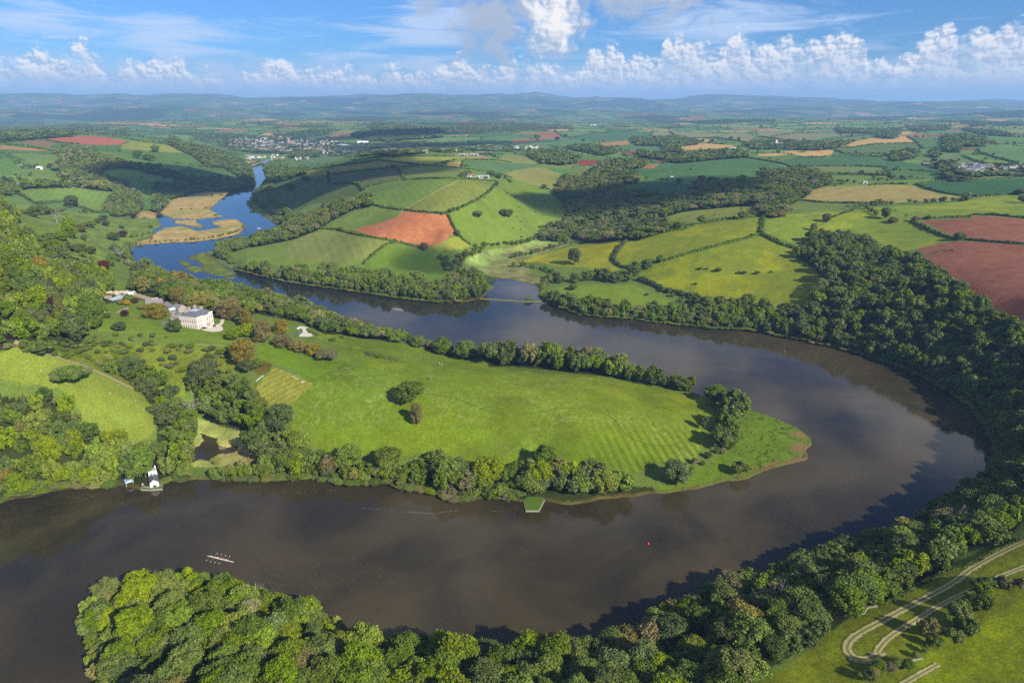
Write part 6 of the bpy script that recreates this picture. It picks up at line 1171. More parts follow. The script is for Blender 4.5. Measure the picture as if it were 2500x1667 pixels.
window(bo, (W_/2, 0, wa*.95), 0, .7, 1.0); window(bo, (W_/2, 0, wa*.4), 0, .7, .8); window(bo, (W_*.2, LB+.003, hB-.9), 0, .6, .9); mb = MB(); mb.box(W_*.3, -.05, -.35, W_*.7, .02, wa*.3); mb.build('water_gate', M_dark, bo)
qv = [wpt(1060, 1245, .9), wpt(1090, 1160, .9), wpt(1420, 1120, .9), wpt(1460, 1180, .9), wpt(1800, 1150, .9), wpt(1830, 930, .9), wpt(1960, 920, .9), wpt(1960, 1230, .9), wpt(1500, 1262, .9)]
rt = empty('quay', (0, 0, 0)); tag(rt, 'stone quay with grassy edge around the white boathouse', 'quay'); mb = MB(); mb.solid([(*p, -2) for p in qv], [(*p, 1.0) for p in qv]); mb.build('wall', M_stone, rt)
c = sum(qv, Vector((0, 0)))/len(qv); ins = [wpt(1075, 1235, 1.0), wpt(1100, 1180, 1.0), wpt(1470, 1200, 1.0), wpt(1800, 1175, 1.0), wpt(1840, 1100, 1.0), wpt(1945, 1100, 1.0), wpt(1945, 1215, 1.0), wpt(1500, 1250, 1.0)]; mb = MB(); mb.solid([(*p, .95) for p in ins], [(*p, 1.16) for p in ins]); mb.build('turf', M_lawn, rt)
a, b = wpt(470, 1110, .8), wpt(750, 1110, .8); W_ = (b-a).length; sh = empty('boat_shed', (a.x, a.y, .5), math.atan2(-a.x, a.y)+.05); tag(sh, 'small open boat shed with pale blue roof beside the white boathouse', 'boat shed'); LS = W_*1.25; wa = W_*.5
mb = MB(); mb.box(0, 0, -1.5, W_*.1, LS, wa); mb.box(W_*.9, 0, -1.5, W_, LS, wa); mb.box(W_*.1, LS-.3, -1.5, W_*.9, LS, wa); mb.build('wall', M_stone, sh); mb = MB()
for s0, x in ((-1, 0), (1, W_)): mb.solid([(x+s0*.25, -.3, wa-.1), (x+s0*.25, LS+.2, wa-.1), (W_/2, LS+.2, wa+W_*.28), (W_/2, -.3, wa+W_*.28)], [(x+s0*.25, -.3, wa+.08), (x+s0*.25, LS+.2, wa+.08), (W_/2, LS+.2, wa+W_*.28+.18), (W_/2, -.3, wa+W_*.28+.18)])
mb.build('roof', M_blue, sh); mb = MB(); mb.poly([(.05, -.1, wa), (W_-.05, -.1, wa), (W_/2, -.1, wa+W_*.27)]); mb.poly([(.05, -.02, wa), (W_-.05, -.02, wa), (W_/2, -.02, wa+W_*.27)][::-1]); mb.build('gable_board', plain('blue_white_board', (.62, .72, .78), .7, .2, .05), sh)
def dinghy_mesh(L, W, H):
    V = []; Fq = []; N_ = 12
    for i in range(N_+1):
        t_ = i/N_; w_ = W*.5*(math.sin(math.pi*min(1, t_*.82+.18))**.6 if t_ < 1 else .02); z0 = H*.35*(2*t_-1)**2
        V += [(t_*L-L/2, -w_, H+z0*.5), (t_*L-L/2, -w_*.55, .02), (t_*L-L/2, w_*.55, .02), (t_*L-L/2, w_, H+z0*.5)]
    for i in range(N_):
        for j in range(3): Fq.append((i*4+j, i*4+j+1, i*4+5+j, i*4+4+j))
    Fq.append((3, 2, 1, 0)); me = bpy.data.meshes.new('hull'); me.from_pydata(V, [], Fq); return me
def boat(x, y, z, rz, L, W, H, m, label, cat='boat'):
    r = empty('dinghy', (x, y, z), rz); tag(r, label, cat); me = dinghy_mesh(L, W, H); me.materials.append(m); link(bpy.data.objects.new('hull', me), r)
    mb = MB()
    for t_ in (-.2, .08, .3): mb.box(t_*L-.12, -W*.42, H*.7, t_*L+.12, W*.42, H*.78)
    mb.build('thwart', plain('varnished_wood', (.25, .14, .06), .5, .3), r); return r
p_ = wpt(1150, 1060, 1.05); boat(p_.x, p_.y, 1.1, 2.2, 2.8, 1.2, .45, M_white, 'white dinghy pulled up on the boathouse quay'); p_ = wpt(1215, 1110, 1.05); boat(p_.x, p_.y, 1.12, 2.4, 2.6, 1.1, .42, M_cbl, 'blue dinghy pulled up on the boathouse quay')
x, y = at_z((632, 558), 0); boat(x, y, -.05, .3, 6.0, 2.0, .8, M_white, 'white motor launch on the blue upper river', 'boat')

# rowing boats and crews
def person_mesh(shirt, pose):
    me = bpy.data.meshes.new('person'); J = pose['v']; E_ = pose['e']; me.from_pydata(J, E_, []); o = bpy.data.objects.new('person_build', me); COL.objects.link(o)
    md = o.modifiers.new('skin', 'SKIN'); md.use_smooth_shade = True
    for i, sv in enumerate(me.skin_vertices[0].data): sv.radius = (pose['r'][i],)*2; sv.use_root = (i == 0)
    o.modifiers.new('sub', 'SUBSURF').levels = 1
    dg = bpy.context.evaluated_depsgraph_get(); ev = bpy.data.meshes.new_from_object(o.evaluated_get(dg)); bpy.data.objects.remove(o)
    ev.materials.clear(); skin = bpy.data.materials.get('skin') or plain('skin', (.52, .33, .24), .6, .3, .05); dk = bpy.data.materials.get('dark_shorts') or plain('dark_shorts', (.03, .03, .05), .8, .2, .05)
    for m in (skin, shirt, dk): ev.materials.append(m)
    for p in ev.polygons:
        x, y, z = p.center; p.material_index = 1 if (.12 < z < .62 and abs(y) < .24 and x < .17) else (2 if z <= .14 and x < .32 else 0)
    ev.name = 'person'; return ev
ROW = dict(v=[(0, 0, .1), (-.03, 0, .33), (-.04, 0, .52), (-.02, 0, .64), (.0, 0, .75), (.01, 0, .86), (-.02, .18, .52), (.16, .21, .36), (.40, .10, .36), (-.02, -.18, .52), (.16, -.21, .36), (.40, -.10, .36), (.08, .1, .08), (.42, .13, .26), (.78, .1, .06), (.08, -.1, .08), (.42, -.13, .26), (.78, -.1, .06)],
           e=[(0, 1), (1, 2), (2, 3), (3, 4), (4, 5), (2, 6), (6, 7), (7, 8), (2, 9), (9, 10), (10, 11), (0, 12), (12, 13), (13, 14), (0, 15), (15, 16), (16, 17)], r=[.14, .14, .13, .06, .095, .08, .065, .05, .035, .065, .05, .035, .09, .065, .05, .09, .065, .05])
SH = dict(white=plain('white_top', (.75, .72, .70), .8, .2, .05), red=plain('red_top', (.5, .06, .05), .8, .2, .05), orange=plain('orange_top', (.6, .25, .08), .8, .2, .05), navy=plain('navy_top', (.03, .05, .15), .8, .2, .05), pink=plain('pink_top', (.65, .35, .36), .8, .2, .05))
PM = {k: person_mesh(m, ROW) for k, m in SH.items()}
def eight(p0, p1, labelled):
    a, b = Vector(at_z(p0, 0)), Vector(at_z(p1, 0)); L = 17.5; c = (a+b)/2; rz = math.atan2((b-a).y, (b-a).x); r = empty('rowing_eight', (c.x, c.y, .02), rz)
    tag(r, 'slender white racing eight rowing near the wooded point' if labelled else 'distant white racing eight on the reach below the dam', 'rowing boat')
    V = []; Fq = []; N_ = 24
    for i in range(N_+1):
        t_ = 2*i/N_-1; w_ = .30*max(.04, (1-abs(t_)**2.6)); V += [(t_*L/2, -w_, .24), (t_*L/2, -w_*.7, -.08), (t_*L/2, w_*.7, -.08), (t_*L/2, w_, .24), (t_*L/2, 0, .27)]
    for i in range(N_):
        for j in range(5): Fq.append((i*5+j, i*5+(j+1) % 5, i*5+5+(j+1) % 5, i*5+5+j))
    me = bpy.data.meshes.new('hull'); me.from_pydata(V, [], Fq); me.materials.append(M_white); link(bpy.data.objects.new('hull', me), r)
    tops = ['white', 'navy', 'orange', 'white', 'navy', 'orange', 'red', 'white']; ords = ['bow', 'second', 'third', 'fourth', 'fifth', 'sixth', 'seventh', 'stroke']
    for i in range(8):
        x = -6.0+i*1.38; s = 1 if i % 2 else -1
        mb = MB(); mb.tube([(x+.4, s*.12, .42), (x-.1, s*.8, .40), (x-.35, s*3.3, .12)], [.03, .03, .03], 5); mb.box(x-.50, s*3.3-.2, .04, x-.28, s*3.3+.2, .2, 1); mb.tube([(x+.05, 0, .26), (x-.1, s*.8, .40)], .02, 4); mb.build('oar', [M_stone, M_white], r)
        p = link(bpy.data.objects.new('person', PM[tops[i]])); q = Vector((x, 0, 0)); q.rotate(Matrix.Rotation(rz, 3, 'Z')); p.location = (c.x+q.x, c.y+q.y, .22); p.rotation_euler = (0, 0, rz)
        tag(p, ('rower in a %s top in the %s seat of the near racing eight' % (tops[i], ords[i])) if labelled else 'rower seated in the distant racing eight below the dam', 'person', 'crew of the near eight' if labelled else 'crew of the distant eight')
    p = link(bpy.data.objects.new('person', PM['navy'])); q = Vector((6.0, 0, 0)); q.rotate(Matrix.Rotation(rz, 3, 'Z')); p.location = (c.x+q.x, c.y+q.y, .18); p.rotation_euler = (0, 0, rz+math.pi)
    tag(p, 'coxswain in navy facing the crew at the stern of the near racing eight' if labelled else 'coxswain facing the crew of the distant racing eight', 'person', 'crew of the near eight' if labelled else 'crew of the distant eight')
eight((503.6, 1356), (573.8, 1372.8), True); eight((960, 754.5), (983, 758), False)
M_red = plain('red_buoy', (.62, .03, .05), .4, .4, .05)
for (u, v), lb in [((1582.5, 1328), 'large red mooring buoy alone in the near reach of the river'), ((2298, 1047), 'red buoy floating in the shadow at the river bend'), ((1915, 858), 'red buoy close under the wooded hillside'), ((1369, 802), 'small pale red buoy in the middle reach opposite the dam')]:
    x, y = at_z((u, v), 0); r = empty('buoy', (x, y, 0)); tag(r, lb, 'buoy'); bm = bmesh.new(); bmesh.ops.create_uvsphere(bm, u_segments=16, v_segments=10, radius=.62); bmesh.ops.translate(bm, verts=bm.verts, vec=(0, 0, .35)); me = bpy.data.meshes.new('float'); bm.to_mesh(me); bm.free(); me.materials.append(M_red); link(bpy.data.objects.new('float', me), r)
    mb = MB(); mb.tube([(0, 0, .9), (0, 0, 1.15)], .1, 8); mb.tube([(-.12, 0, 1.2), (0, 0, 1.32), (.12, 0, 1.2)], .03, 5); mb.build('ring', M_dgrey, r)
# foam and flotsam drifting on the near reach
V = []; rgf = np.random.default_rng(91)
def fleck(u, v, r):
    x, y = at_z((u, v), 0); n_ = 5; a0 = rgf.uniform(0, 6); V.append([(x+math.cos(a0+i*6.283/n_)*r*rgf.uniform(.5, 1.3), y+math.sin(a0+i*6.283/n_)*r*rgf.uniform(.3, .8), .03) for i in range(n_)])
for i in range(170): fleck(rgf.normal(740, 90), 1345+.42*(0)+rgf.normal(60, 28), rgf.uniform(.06, .3))
for i in range(60): fleck(rgf.normal(1930, 60), rgf.normal(1240, 45), rgf.uniform(.06, .28))
for i in range(40): fleck(rgf.uniform(900, 1300), rgf.normal(1440, 25), rgf.uniform(.05, .2))
for (u0, v0, u1, v1, n_) in ((880, 1240, 1000, 1250, 60), (1000, 1250, 1060, 1254, 90), (1060, 1253, 1120, 1244, 60), (1200, 1248, 1260, 1242, 25), (650, 1206, 820, 1196, 45), (160, 1232, 230, 1212, 25)):
    for i in range(n_): q_ = rgf.uniform(); fleck(u0+(u1-u0)*q_, v0+(v1-v0)*q_+rgf.normal(0, .8), rgf.uniform(.08, .35))
me = bpy.data.meshes.new('foam'); me.from_pydata([p for q_ in V for p in q_], [], [tuple(range(i*5, i*5+5)) for i in range(len(V))]); me.materials.append(plain('foam_white', (.24, .21, .17), .9, .1)); me.update(); tag(link(bpy.data.objects.new('foam', me)), kind='stuff')
# bare and fallen trees
def bare(k, u, v, hz_, label, tilt=0, az_=0, z=None, name='bare_tree', cat='tree'):
    x, y = spot(k, u, v) if z is None else at_z(px('%s %g,%g' % (k, u, v))[0], z); s = m_per_zoom(x, y); Hm = hz_*s/.8; r = empty(name, (x, y, (gz(x, y) if z is None else z)-.1)); r.rotation_euler = (0, tilt, az_); tag(r, label, cat)
    o = link(bpy.data.objects.new('trunk', BARE[int(rng.integers(3))]), r); o.scale = (Hm/H0*.9, Hm/H0*.9, Hm/H0*1.15); o.rotation_euler = (0, 0, float(rng.uniform(0, 6)))
for a in [('M',1700,1330,230,'big bare pale tree among the green crowns of the near point'),('M',1000,1120,200,'half bare grey tree near the left tip of the point'),('M',1140,1260,150,'leafless grey tree behind the left tip of the point'),('M',2270,790,110,'white dead tree standing on the water side of the point'),('N',1350,1450,140,'bare forked tree above the bottom edge of the photo'),('N',1250,1510,130,'bare tangled tree at the bottom edge of the photo'),
          ('Q',180,920,200,'bare pinkish trunks left of the mown track wood'),('Q',555,700,170,'slender bare tree in the near bank wood'),('Q',1660,250,190,'bare tree with pale limbs on the bank above the bend'),('Q',1820,300,160,'second bare tree on the bank above the bend'),('Q',1060,640,110,'small bare tree at the wood edge above the mown track'),('O',1540,1110,120,'bare branches on top of the near bank wood'),('O',1740,900,110,'bare tree leaning over the near water'),('O',2230,960,200,'tall bare reddish tree in the near bank wood'),
          ('E',1070,130,90,'pale bare tree by the river pool'),('A',505,1250,80,'bare grey tree in the valley meadow'),('I',635,620,130,'bare grey tree in the boathouse wood'),('I',1690,340,160,'grey bare conifer beside the pond gully'),('G',580,1060,150,'pale dead trunk in the far shore wood'),('F',1640,1192,50,'small grey leafless tree in the meadow'),('J',730,790,60,'pale dead branches in the near shore belt'),('J',1530,770,90,'grey dead tree in the near shore belt'),('J',600,660,60,'white dead top above the meadow edge')]: bare(*a)
for k, u, v, hz_, az_, lb in [('J',1380,965,140,.2,'white fallen tree lying in the water off the near shore'),('J',1900,1030,190,2.6,'large grey fallen tree spreading over the shore water'),('J',2150,1035,170,.1,'pale fallen branches at the water edge left of the quay'),('J',60,870,130,2.9,'grey fallen tree on the bank below the pond'),('J',410,880,60,1,'small dead branch hanging over the water'),('I',2290,850,120,.3,'pale dead branches on the bank right of the pond')]: bare(k, u, v, hz_, lb, 1.35, az_, .6, 'fallen_tree', 'fallen tree')
# small timber things
M_log = plain('bleached_log', (.40, .35, .28), .85, .2, .15)
def log_(k, u0, v0, u1, v1, r, label, group=None):
    a, b = spot(k, u0, v0), spot(k, u1, v1); mb = MB(); mb.tube([(*a, gz(*a)+r*.7), ((a[0]+b[0])/2, (a[1]+b[1])/2, gz((a[0]+b[0])/2, (a[1]+b[1])/2)+r), (*b, gz(*b)+r*.7)], [r, r*.9, r*.6], 8); tag(mb.build('log', M_log), label, 'log', group)
log_('F', 410, 1162, 455, 1186, .55, 'long bleached log lying above the mown plot'); log_('F', 492, 1212, 522, 1206, .6, 'shorter bleached log at the corner of the mown plot'); log_('E', 2260, 1200, 2330, 1150, .5, 'bleached trunk lying beside the brown patch'); log_('F', 100, 1190, 150, 1150, .35, 'second thinner trunk beside the brown patch'); log_('I', 1960, 872, 2000, 866, .3, 'log lying on the pond embankment')
for i, u in enumerate((1938, 1948, 1958, 1968, 1978, 1988)):
    x, y = at_z(px('I %d,%d' % (u, 604-(i % 2)*6))[0], .2); mb = MB(); mb.tube([(0, 0, -1.2), (0, 0, 2.2+.3*(i % 3))], [.16, .13], 7); mb.tube([(0, 0, 2.2+.3*(i % 3)), (0, 0, 2.3+.3*(i % 3))], [.18, .12], 7); o = mb.build('post', M_log); o.location = (x, y, 0); tag(o, 'weathered white post standing in the reedy pond', 'post', 'posts in the pond')
def gate(k, pts_, label):
    P_ = [Vector(spot(k, *p)) for p in pts_]; r = empty('field_gate', (*P_[0], gz(*P_[0]))); tag(r, label, 'gate')
    for i, p in enumerate(P_): mb = MB(); z = gz(*p)-gz(*P_[0]); q = p-P_[0]; mb.box(q.x-.09, q.y-.09, z-.4, q.x+.09, q.y+.09, z+1.5); mb.build('post', M_log, r)
    for i in range(len(P_)-1):
        q0, q1 = P_[i]-P_[0], P_[i+1]-P_[0]; z0, z1 = gz(*P_[i])-gz(*P_[0]), gz(*P_[i+1])-gz(*P_[0]); mb = MB()
        for hh in (.35, .65, .95, 1.25): mb.tube([(q0.x, q0.y, z0+hh), (q1.x, q1.y, z1+hh)], .05, 5)
        mb.build('rails', M_log, r)
gate('Q', [(890, 985), (945, 955), (970, 912), (1050, 900)], 'pale timber gate and rails at the wood edge beside the mown track'); gate('Q', [(1290, 1448), (1345, 1415), (1368, 1378), (1450, 1366)], 'pale timber gate and rails at the end of the hedge belt'); gate('Q', [(35, 1510), (55, 1480), (80, 1465)], 'short length of pale rail at the lower wood edge')
def sheep_mesh():
    bm = bmesh.new()
    for loc, rad, sc3 in (((0, 0, .62), .34, (1.55, .9, .9)), ((.62, 0, .82), .16, (1.3, .8, .9))): bmesh.ops.create_icosphere(bm, subdivisions=2, radius=rad, matrix=Matrix.Translation(loc) @ Matrix.Diagonal((*sc3, 1)))
    for x in (-.3, .3):
        for y in (-.14, .14): bmesh.ops.create_cone(bm, segments=6, radius1=.05, radius2=.06, depth=.5, cap_ends=True, matrix=Matrix.Translation((x, y, .25)))
    me = bpy.data.meshes.new('sheep'); bm.to_mesh(me); bm.free(); me.materials.append(plain('fleece', (.50, .46, .38), .95, .1)); return me
shm = sheep_mesh()
for k, u, v, lb in [('I',1200,178,'sheep grazing at the wide end of the sloping pasture'),('I',975,116,'sheep grazing in the middle of the sloping pasture'),('E',1045,1238,'sheep grazing near the dirt track'),('E',240,1015,'sheep lying high on the sloping pasture'),('E',360,1112,'sheep beside the half dead tree'),('E',1415,1140,'left sheep of a pair in the gully clearing'),('E',1445,1136,'right sheep of a pair in the gully clearing'),('F',1712,1042,'left sheep of a pair on the upper meadow'),('F',1730,1055,'right sheep of a pair on the upper meadow')]:
    x, y = spot(k, u, v); o = link(bpy.data.objects.new('sheep', shm)); o.location = (x, y, gz(x, y)); o.rotation_euler = (0, 0, float(rng.uniform(0, 6))); o.scale = (1.0, 1.0, 1.0); tag(o, lb, 'sheep', 'sheep on the grass')

# ------------------------------------------------------------------ town, villages, farms
def house_mesh(w_, d_, h_, rise, mw, mr, chim=True):
    mb = MB(); gable(mb, -w_/2, -d_/2, w_/2, d_/2, -4, h_, h_+rise, 0, 1, 'x', .25)
    if chim: mb.box(w_*.32, -.5, h_+rise*.5, w_*.42, .5, h_+rise+1.1, 0)
    for s_ in (-1, 1):
        for i in range(3):
            for z in (1, 3.6):
                if z < h_-1.2: x = (i-1)*w_*.3; mb.box(x-.5, s_*d_/2-.04, z, x+.5, s_*d_/2+.04, z+1.2, 2)
    return mb.mesh('house', [mw, mr, M_glass])
M_wash = plain('whitewash', (.66, .63, .60), .85, .2, .2, .05)
HM = [('white', house_mesh(11, 8, 5.8, 3, M_wash, M_slate)), ('white', house_mesh(18, 8, 6.2, 3, M_wash, M_slate2)), ('buff', house_mesh(13, 8, 6.2, 3, M_tan, M_slate)), ('grey stone', house_mesh(11, 8, 6, 3.4, M_cream, M_slate2)), ('red brick', house_mesh(12, 8, 6, 3.2, M_brick, M_rust)), ('pale pink', house_mesh(15, 8, 7, 3, M_pink, M_slate2)), ('white', house_mesh(9, 7, 5, 2.8, M_white, M_rust))]
placed = []
def houses(s, n, seed, where, group, w=None, step=11, sc3=1.0):
    q = np.array([march(p) for p in densify(px(s), 10)]); rg = np.random.default_rng(seed); c = tries = 0
    while c < n and tries < n*60:
        tries += 1; x = rg.uniform(q[:, 0].min(), q[:, 0].max()); y = rg.uniform(q[:, 1].min(), q[:, 1].max())
        if not inside(np.array([x]), np.array([y]), q)[0] or dist_river(np.array([x]), np.array([y]))[0] < 6: continue
        if any((x-a)**2+(y-b)**2 < step*step for a, b in placed[-400:]): continue
        placed.append((x, y)); kind, me = HM[rg.choice(len(HM), p=w)] if w is not None else HM[int(rg.integers(len(HM)))]
        o = link(bpy.data.objects.new('house', me)); o.location = (x, y, gz(x, y)); o.rotation_euler = (0, 0, rg.normal(.15, .35)+(math.pi/2 if rg.uniform() < .25 else 0)); o.scale = (sc3,)*3
        tag(o, '%s gabled house %s' % (kind, where), 'house', group+', '+kind); c += 1
WT = [.24, .2, .16, .14, .08, .08, .10]
houses('T 400,120 560,85 700,110 900,115 900,170 1100,165 1400,170 1420,200 1500,240 1850,250 1830,330 1640,330 1600,290 1280,295 1200,300 900,300 600,290 570,260 800,250 450,200 250,170', 150, 1, 'packed in the middle of the distant river town', 'houses of the distant town', WT, 9, .95)
houses('T 570,360 900,345 1050,350 1150,400 900,420 760,400 600,430', 22, 2, 'by the quay of the distant river town', 'houses by the distant quay', WT, 9, .95); houses('T 1480,140 1680,150 1830,120 1830,200 1650,210 1500,190', 10, 3, 'on the wooded hill above the distant town', 'houses above the distant town', WT, 14, 1.25)
houses('T 1220,370 1480,370 1500,400 1340,425 1230,400', 12, 4, 'below the dark wood at the edge of the distant town', 'houses below the dark wood', WT, 9, .95)
houses('B 1050,640 1150,590 1300,560 1500,550 1700,570 1900,590 2200,570 2352,560 2352,610 2000,600 1700,620 1400,640 1200,650', 50, 5, 'in the tree filled suburb behind the hill ridge', 'houses of the suburb behind the ridge', WT, 13, .95)
houses('B 760,600 900,570 1050,560 1060,640 900,650 780,650', 16, 6, 'on the flat right of the distant town', 'houses right of the distant town', WT, 12, .95)
houses('C 0,560 110,570 270,580 260,600 100,600 0,590', 12, 7, 'in the white row at the end of the suburb', 'houses at the end of the suburb', [.5, .4, .1, 0, 0, 0, 0], 13, 1.0)
houses('D 1640,745 1750,760 1900,745 1950,770 2100,770 2300,780 2352,760 2352,800 2000,800 1900,820 1780,830 1740,790', 18, 8, 'in the hamlet on the right edge of the plateau', 'houses of the plateau hamlet', WT, 14, 1.1)
houses('C 2100,540 2200,560 2352,555 D 250,530 150,560 C 2120,590 2060,570', 12, 9, 'in the church village on the plateau', 'houses of the church village', WT, 16, 1.0)
# the rest of the town's houses, too many and too small to tell apart
def town_rest(areas):
    rg = np.random.default_rng(77); V, Fc, MI = [], [], []; mats = []
    for kind, me in HM:
        for m in me.materials:
            if m not in mats: mats.append(m)
    for s, n in areas:
        q = np.array([march(p) for p in densify(px(s), 10)]); c = tries = 0
        while c < n and tries < n*40:
            tries += 1; x = rg.uniform(q[:, 0].min(), q[:, 0].max()); y = rg.uniform(q[:, 1].min(), q[:, 1].max())
            if not inside(np.array([x]), np.array([y]), q)[0] or dist_river(np.array([x]), np.array([y]))[0] < 6 or any((x-a)**2+(y-b)**2 < 110 for a, b in placed): continue
            placed.append((x, y)); kind, me = HM[rg.choice(len(HM), p=WT)]; M_ = Matrix.Translation((x, y, gz(x, y))) @ Matrix.Rotation(rg.normal(.15, .35)+(1.57 if rg.uniform() < .25 else 0), 4, 'Z') @ Matrix.Scale(.9, 4)
            b = len(V); V += [tuple(M_ @ v.co) for v in me.vertices]; Fc += [tuple(b+i for i in p.vertices) for p in me.polygons]; MI += [mats.index(me.materials[p.material_index]) for p in me.polygons]; c += 1
    me = bpy.data.meshes.new('town_houses'); me.from_pydata(V, [], Fc)
    for m in mats: me.materials.append(m)
    me.polygons.foreach_set('material_index', np.array(MI, np.int32)); me.update(); tag(link(bpy.data.objects.new('town_houses', me)), kind='stuff')
town_rest([('T 250,150 560,85 900,110 1400,150 1850,220 1860,330 1600,310 1200,310 600,300 250,190', 260), ('T 400,110 1000,90 1500,120 1900,160 2000,230 1800,250 900,130', 50), ('B 760,600 900,570 1050,560 1060,640 900,650 780,650', 40), ('B 1050,640 1150,590 1300,550 1500,540 1700,560 2200,560 2352,560 2352,615 2000,605 1700,625 1400,645', 110), ('D 1640,745 1750,755 1900,745 2300,775 2352,800 1900,820 1780,830 1740,790', 25), ('C 2060,545 2200,555 2352,555 D 250,530 150,565 C 2120,590', 20)])
def building(k, u, v, rz, L, D_, h_, rise, mats, label, cat='barn', n_open=0):
    x, y = spot(k, u, v); r = empty('barn' if cat == 'barn' else 'shed', (x, y, gz(x, y)), rz); tag(r, label, cat); mb = MB(); mb.box(-L/2, -D_/2, -4, L/2, D_/2, h_)
    for xx in (-L/2, L/2): mb.poly([(xx, -D_/2, h_), (xx, D_/2, h_), (xx, 0, h_+rise)])
    mb.build('wall', mats[0], r); mb = MB()
    for s_ in (-1, 1): mb.solid([(-L/2-.3, s_*(D_/2+.4), h_-.15), (L/2+.3, s_*(D_/2+.4), h_-.15), (L/2+.3, 0, h_+rise), (-L/2-.3, 0, h_+rise)], [(-L/2-.3, s_*(D_/2+.4), h_+.05), (L/2+.3, s_*(D_/2+.4), h_+.05), (L/2+.3, 0, h_+rise+.2), (-L/2-.3, 0, h_+rise+.2)])
    mb.build('roof', mats[1], r)
    for i in range(n_open): mb = MB(); x0 = -L/2+L*(i+.5)/n_open; mb.box(x0-L/n_open*.35, -D_/2-.05, 0, x0+L/n_open*.35, -D_/2+.02, h_*.75); mb.build('door', M_dark, r)
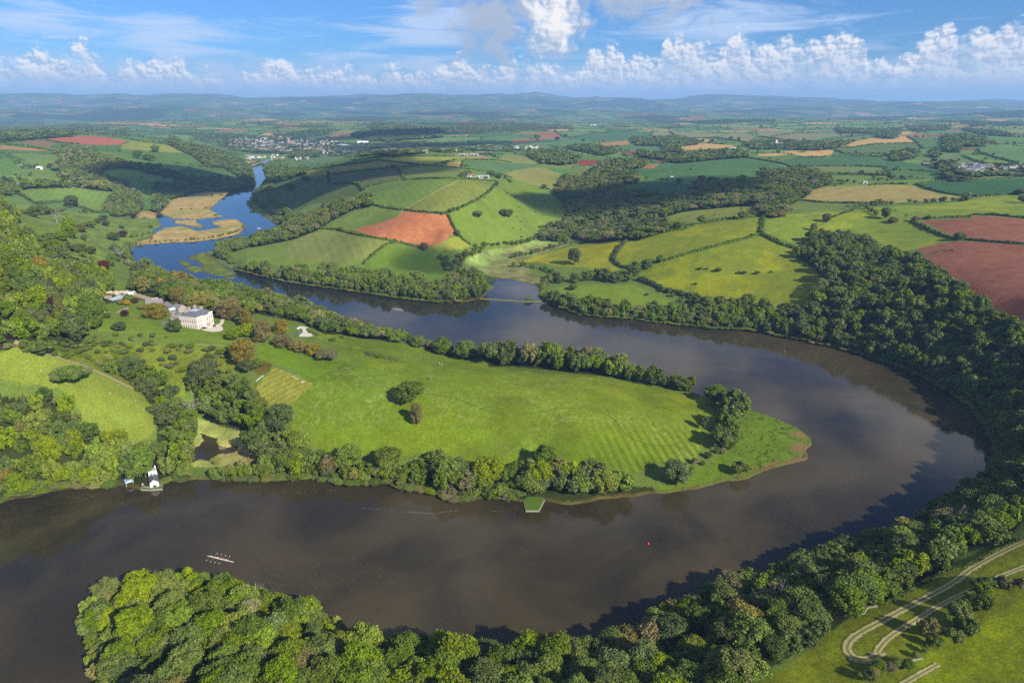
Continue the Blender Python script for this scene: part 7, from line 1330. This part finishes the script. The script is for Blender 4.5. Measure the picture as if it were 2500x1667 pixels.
for a in [('B',2065,848,.1,14,8,3.8,2,[M_wash,M_lead],'white barn with metal roof at the hilltop farm','barn',2),('B',2125,850,-.3,14,9,4.5,2.4,[M_tan,M_lead],'buff barn right of the white barn at the hilltop farm','barn',1),('B',1965,850,.6,10,8,4.5,3,[M_wash,M_slate],'white farmhouse at the left end of the hilltop farm','farmhouse',1),('B',1990,835,.4,18,8,3,2,[M_tan,M_rust],'long red roofed farm range at the hilltop farm','barn',2),
          ('B',1910,655,.1,16,10,4,2,[M_grey,M_dgrey],'left grey barn on the ridge skyline','barn',1),('B',1940,657,0,14,10,4,2,[M_grey,M_dgrey],'middle grey barn on the ridge skyline','barn',1),('B',2020,655,-.1,24,12,4.5,2.5,[M_tan,M_dgrey],'long barn on the ridge beside a tree','barn',2),('B',2110,640,-.05,46,14,5,2.5,[M_dark,M_slate2],'dark long shed on the shaded ridge','barn',3),('B',2085,670,0,30,6,2,.6,[M_brick,M_rust],'low red shed on the ridge below the barns','barn'),
          ('C',1408,856,.2,9,7,4.5,1.5,[M_tan,M_white],'small pale field barn among trees above the vine rows','barn',1),('D',1505,738,-.1,30,11,4,2,[M_dark,M_slate2],'grey brown roofed long barn left of the hamlet','barn',3),('D',1690,757,-.1,30,12,4,2,[M_wash,M_tan],'long pale barn in the hamlet','barn',2),('D',1775,762,0,24,12,4,2,[M_dark,M_lead],'blue grey roofed barn in the hamlet','barn',2),('D',1880,748,.05,40,13,4,2,[M_dark,M_slate2],'dark roofed long barn at the back of the hamlet','barn',3),('D',1900,770,.6,20,14,6,5,[M_grey,M_slate],'steep grey roofed barn in the hamlet','barn'),('D',1960,772,.5,20,14,6,5,[M_grey,M_slate],'second steep grey roofed barn in the hamlet','barn'),
          ('D',205,934,0,18,10,4,1.5,[M_white,M_white],'white shed half hidden in the valley trees','shed'),('D',940,900,.2,9,7,4.2,2.2,[M_wash,M_slate2],'pale house above the big straw field','house',1),('D',440,912,.2,10,8,4,2,[M_white,M_slate2],'small roof among the valley trees','shed'),('C',715,392,.1,50,30,9,3,[M_wash,M_wash],'large white shed far out on the plateau','shed',2),('C',1950,595,.1,22,10,6,3,[M_white,M_slate],'white farmhouse at the end of the tan field','farmhouse',1),
          ('A',515,735,.1,22,9,5,3,[M_white,M_rust],'white farmhouse with red roof on the wooded left hill','farmhouse',2),('A',350,772,0,12,8,4.5,2.5,[M_white,M_white],'white cottage on the left hillside','cottage',1),('A',140,922,.1,18,9,5,3,[M_tan,M_slate2],'buff farmhouse at the foot of the left hill','farmhouse',2),('A',30,940,0,10,8,4.5,2.5,[M_tan,M_rust],'small buff cottage at the left edge','cottage',1),('A',600,478,.1,18,8,4,2.2,[M_wash,M_slate2],'pale farmhouse on the skyline above the pink field','farmhouse',1),('A',190,750,0,9,8,4,2.4,[M_tan,M_slate2],'small grey roofed cottage among the hill trees','cottage',1)]: building(*a)
for u, v, L, rz in [(230,395,40,.1),(1990,215,50,0),(2030,225,40,.1),(2270,165,60,0)]:
    x, y = march((500+u/5.88, 320+v/5.88)); r = empty('shed', (x, y, gz(x, y)), rz); tag(r, 'large white industrial shed near the distant town', 'shed', 'white sheds near the town'); mb = MB(); mb.box(-L/2, -12, -4, L/2, 12, 7); mb.build('wall', M_white, r); mb = MB(); hip(mb, -L/2, -12, L/2, 12, 7.01, 9.5, 0, 6); mb.build('roof', M_lead, r)
def church(k, u, v, ht, label, mt):
    x, y = spot(k, u, v); r = empty('church', (x, y, gz(x, y)), .1); tag(r, label, 'church'); s = ht/20; mb = MB(); mb.box(-3*s, -3*s, -3, 3*s, 3*s, 20*s); mb.build('tower', mt, r); mb = MB()
    for i in (-1, 1):
        for j in (-1, 1): mb.tube([(i*2.7*s, j*2.7*s, 20*s), (i*2.7*s, j*2.7*s, 23.5*s)], [.5*s, .1*s], 4)
    mb.box(-3.2*s, -3.2*s, 20*s, 3.2*s, 3.2*s, 20.8*s); mb.build('pinnacles', mt, r); mb = MB(); gable(mb, 3.1*s, -4*s, 22*s, 4*s, -3, 8*s, 13*s, 0, 1); mb.build('nave', [mt, M_slate], r)
church('D', 158, 572, 24, 'village church with tall pale tower and slate nave', M_cream); church('T', 1212, 185, 40, 'town church with tall reddish tower above the distant houses', plain('red_sandstone', (.42, .24, .18), .85, .2)) if False else None
x, y = march((500+1212/5.88, 320+188/5.88)); ORG['Z'] = ((500+1212/5.88), (320+188/5.88)); church('Z', 0, 0, 34, 'town church with tall reddish tower above the distant houses', plain('red_sandstone', (.42, .24, .18), .85, .2))
log('done', len(bpy.data.objects))
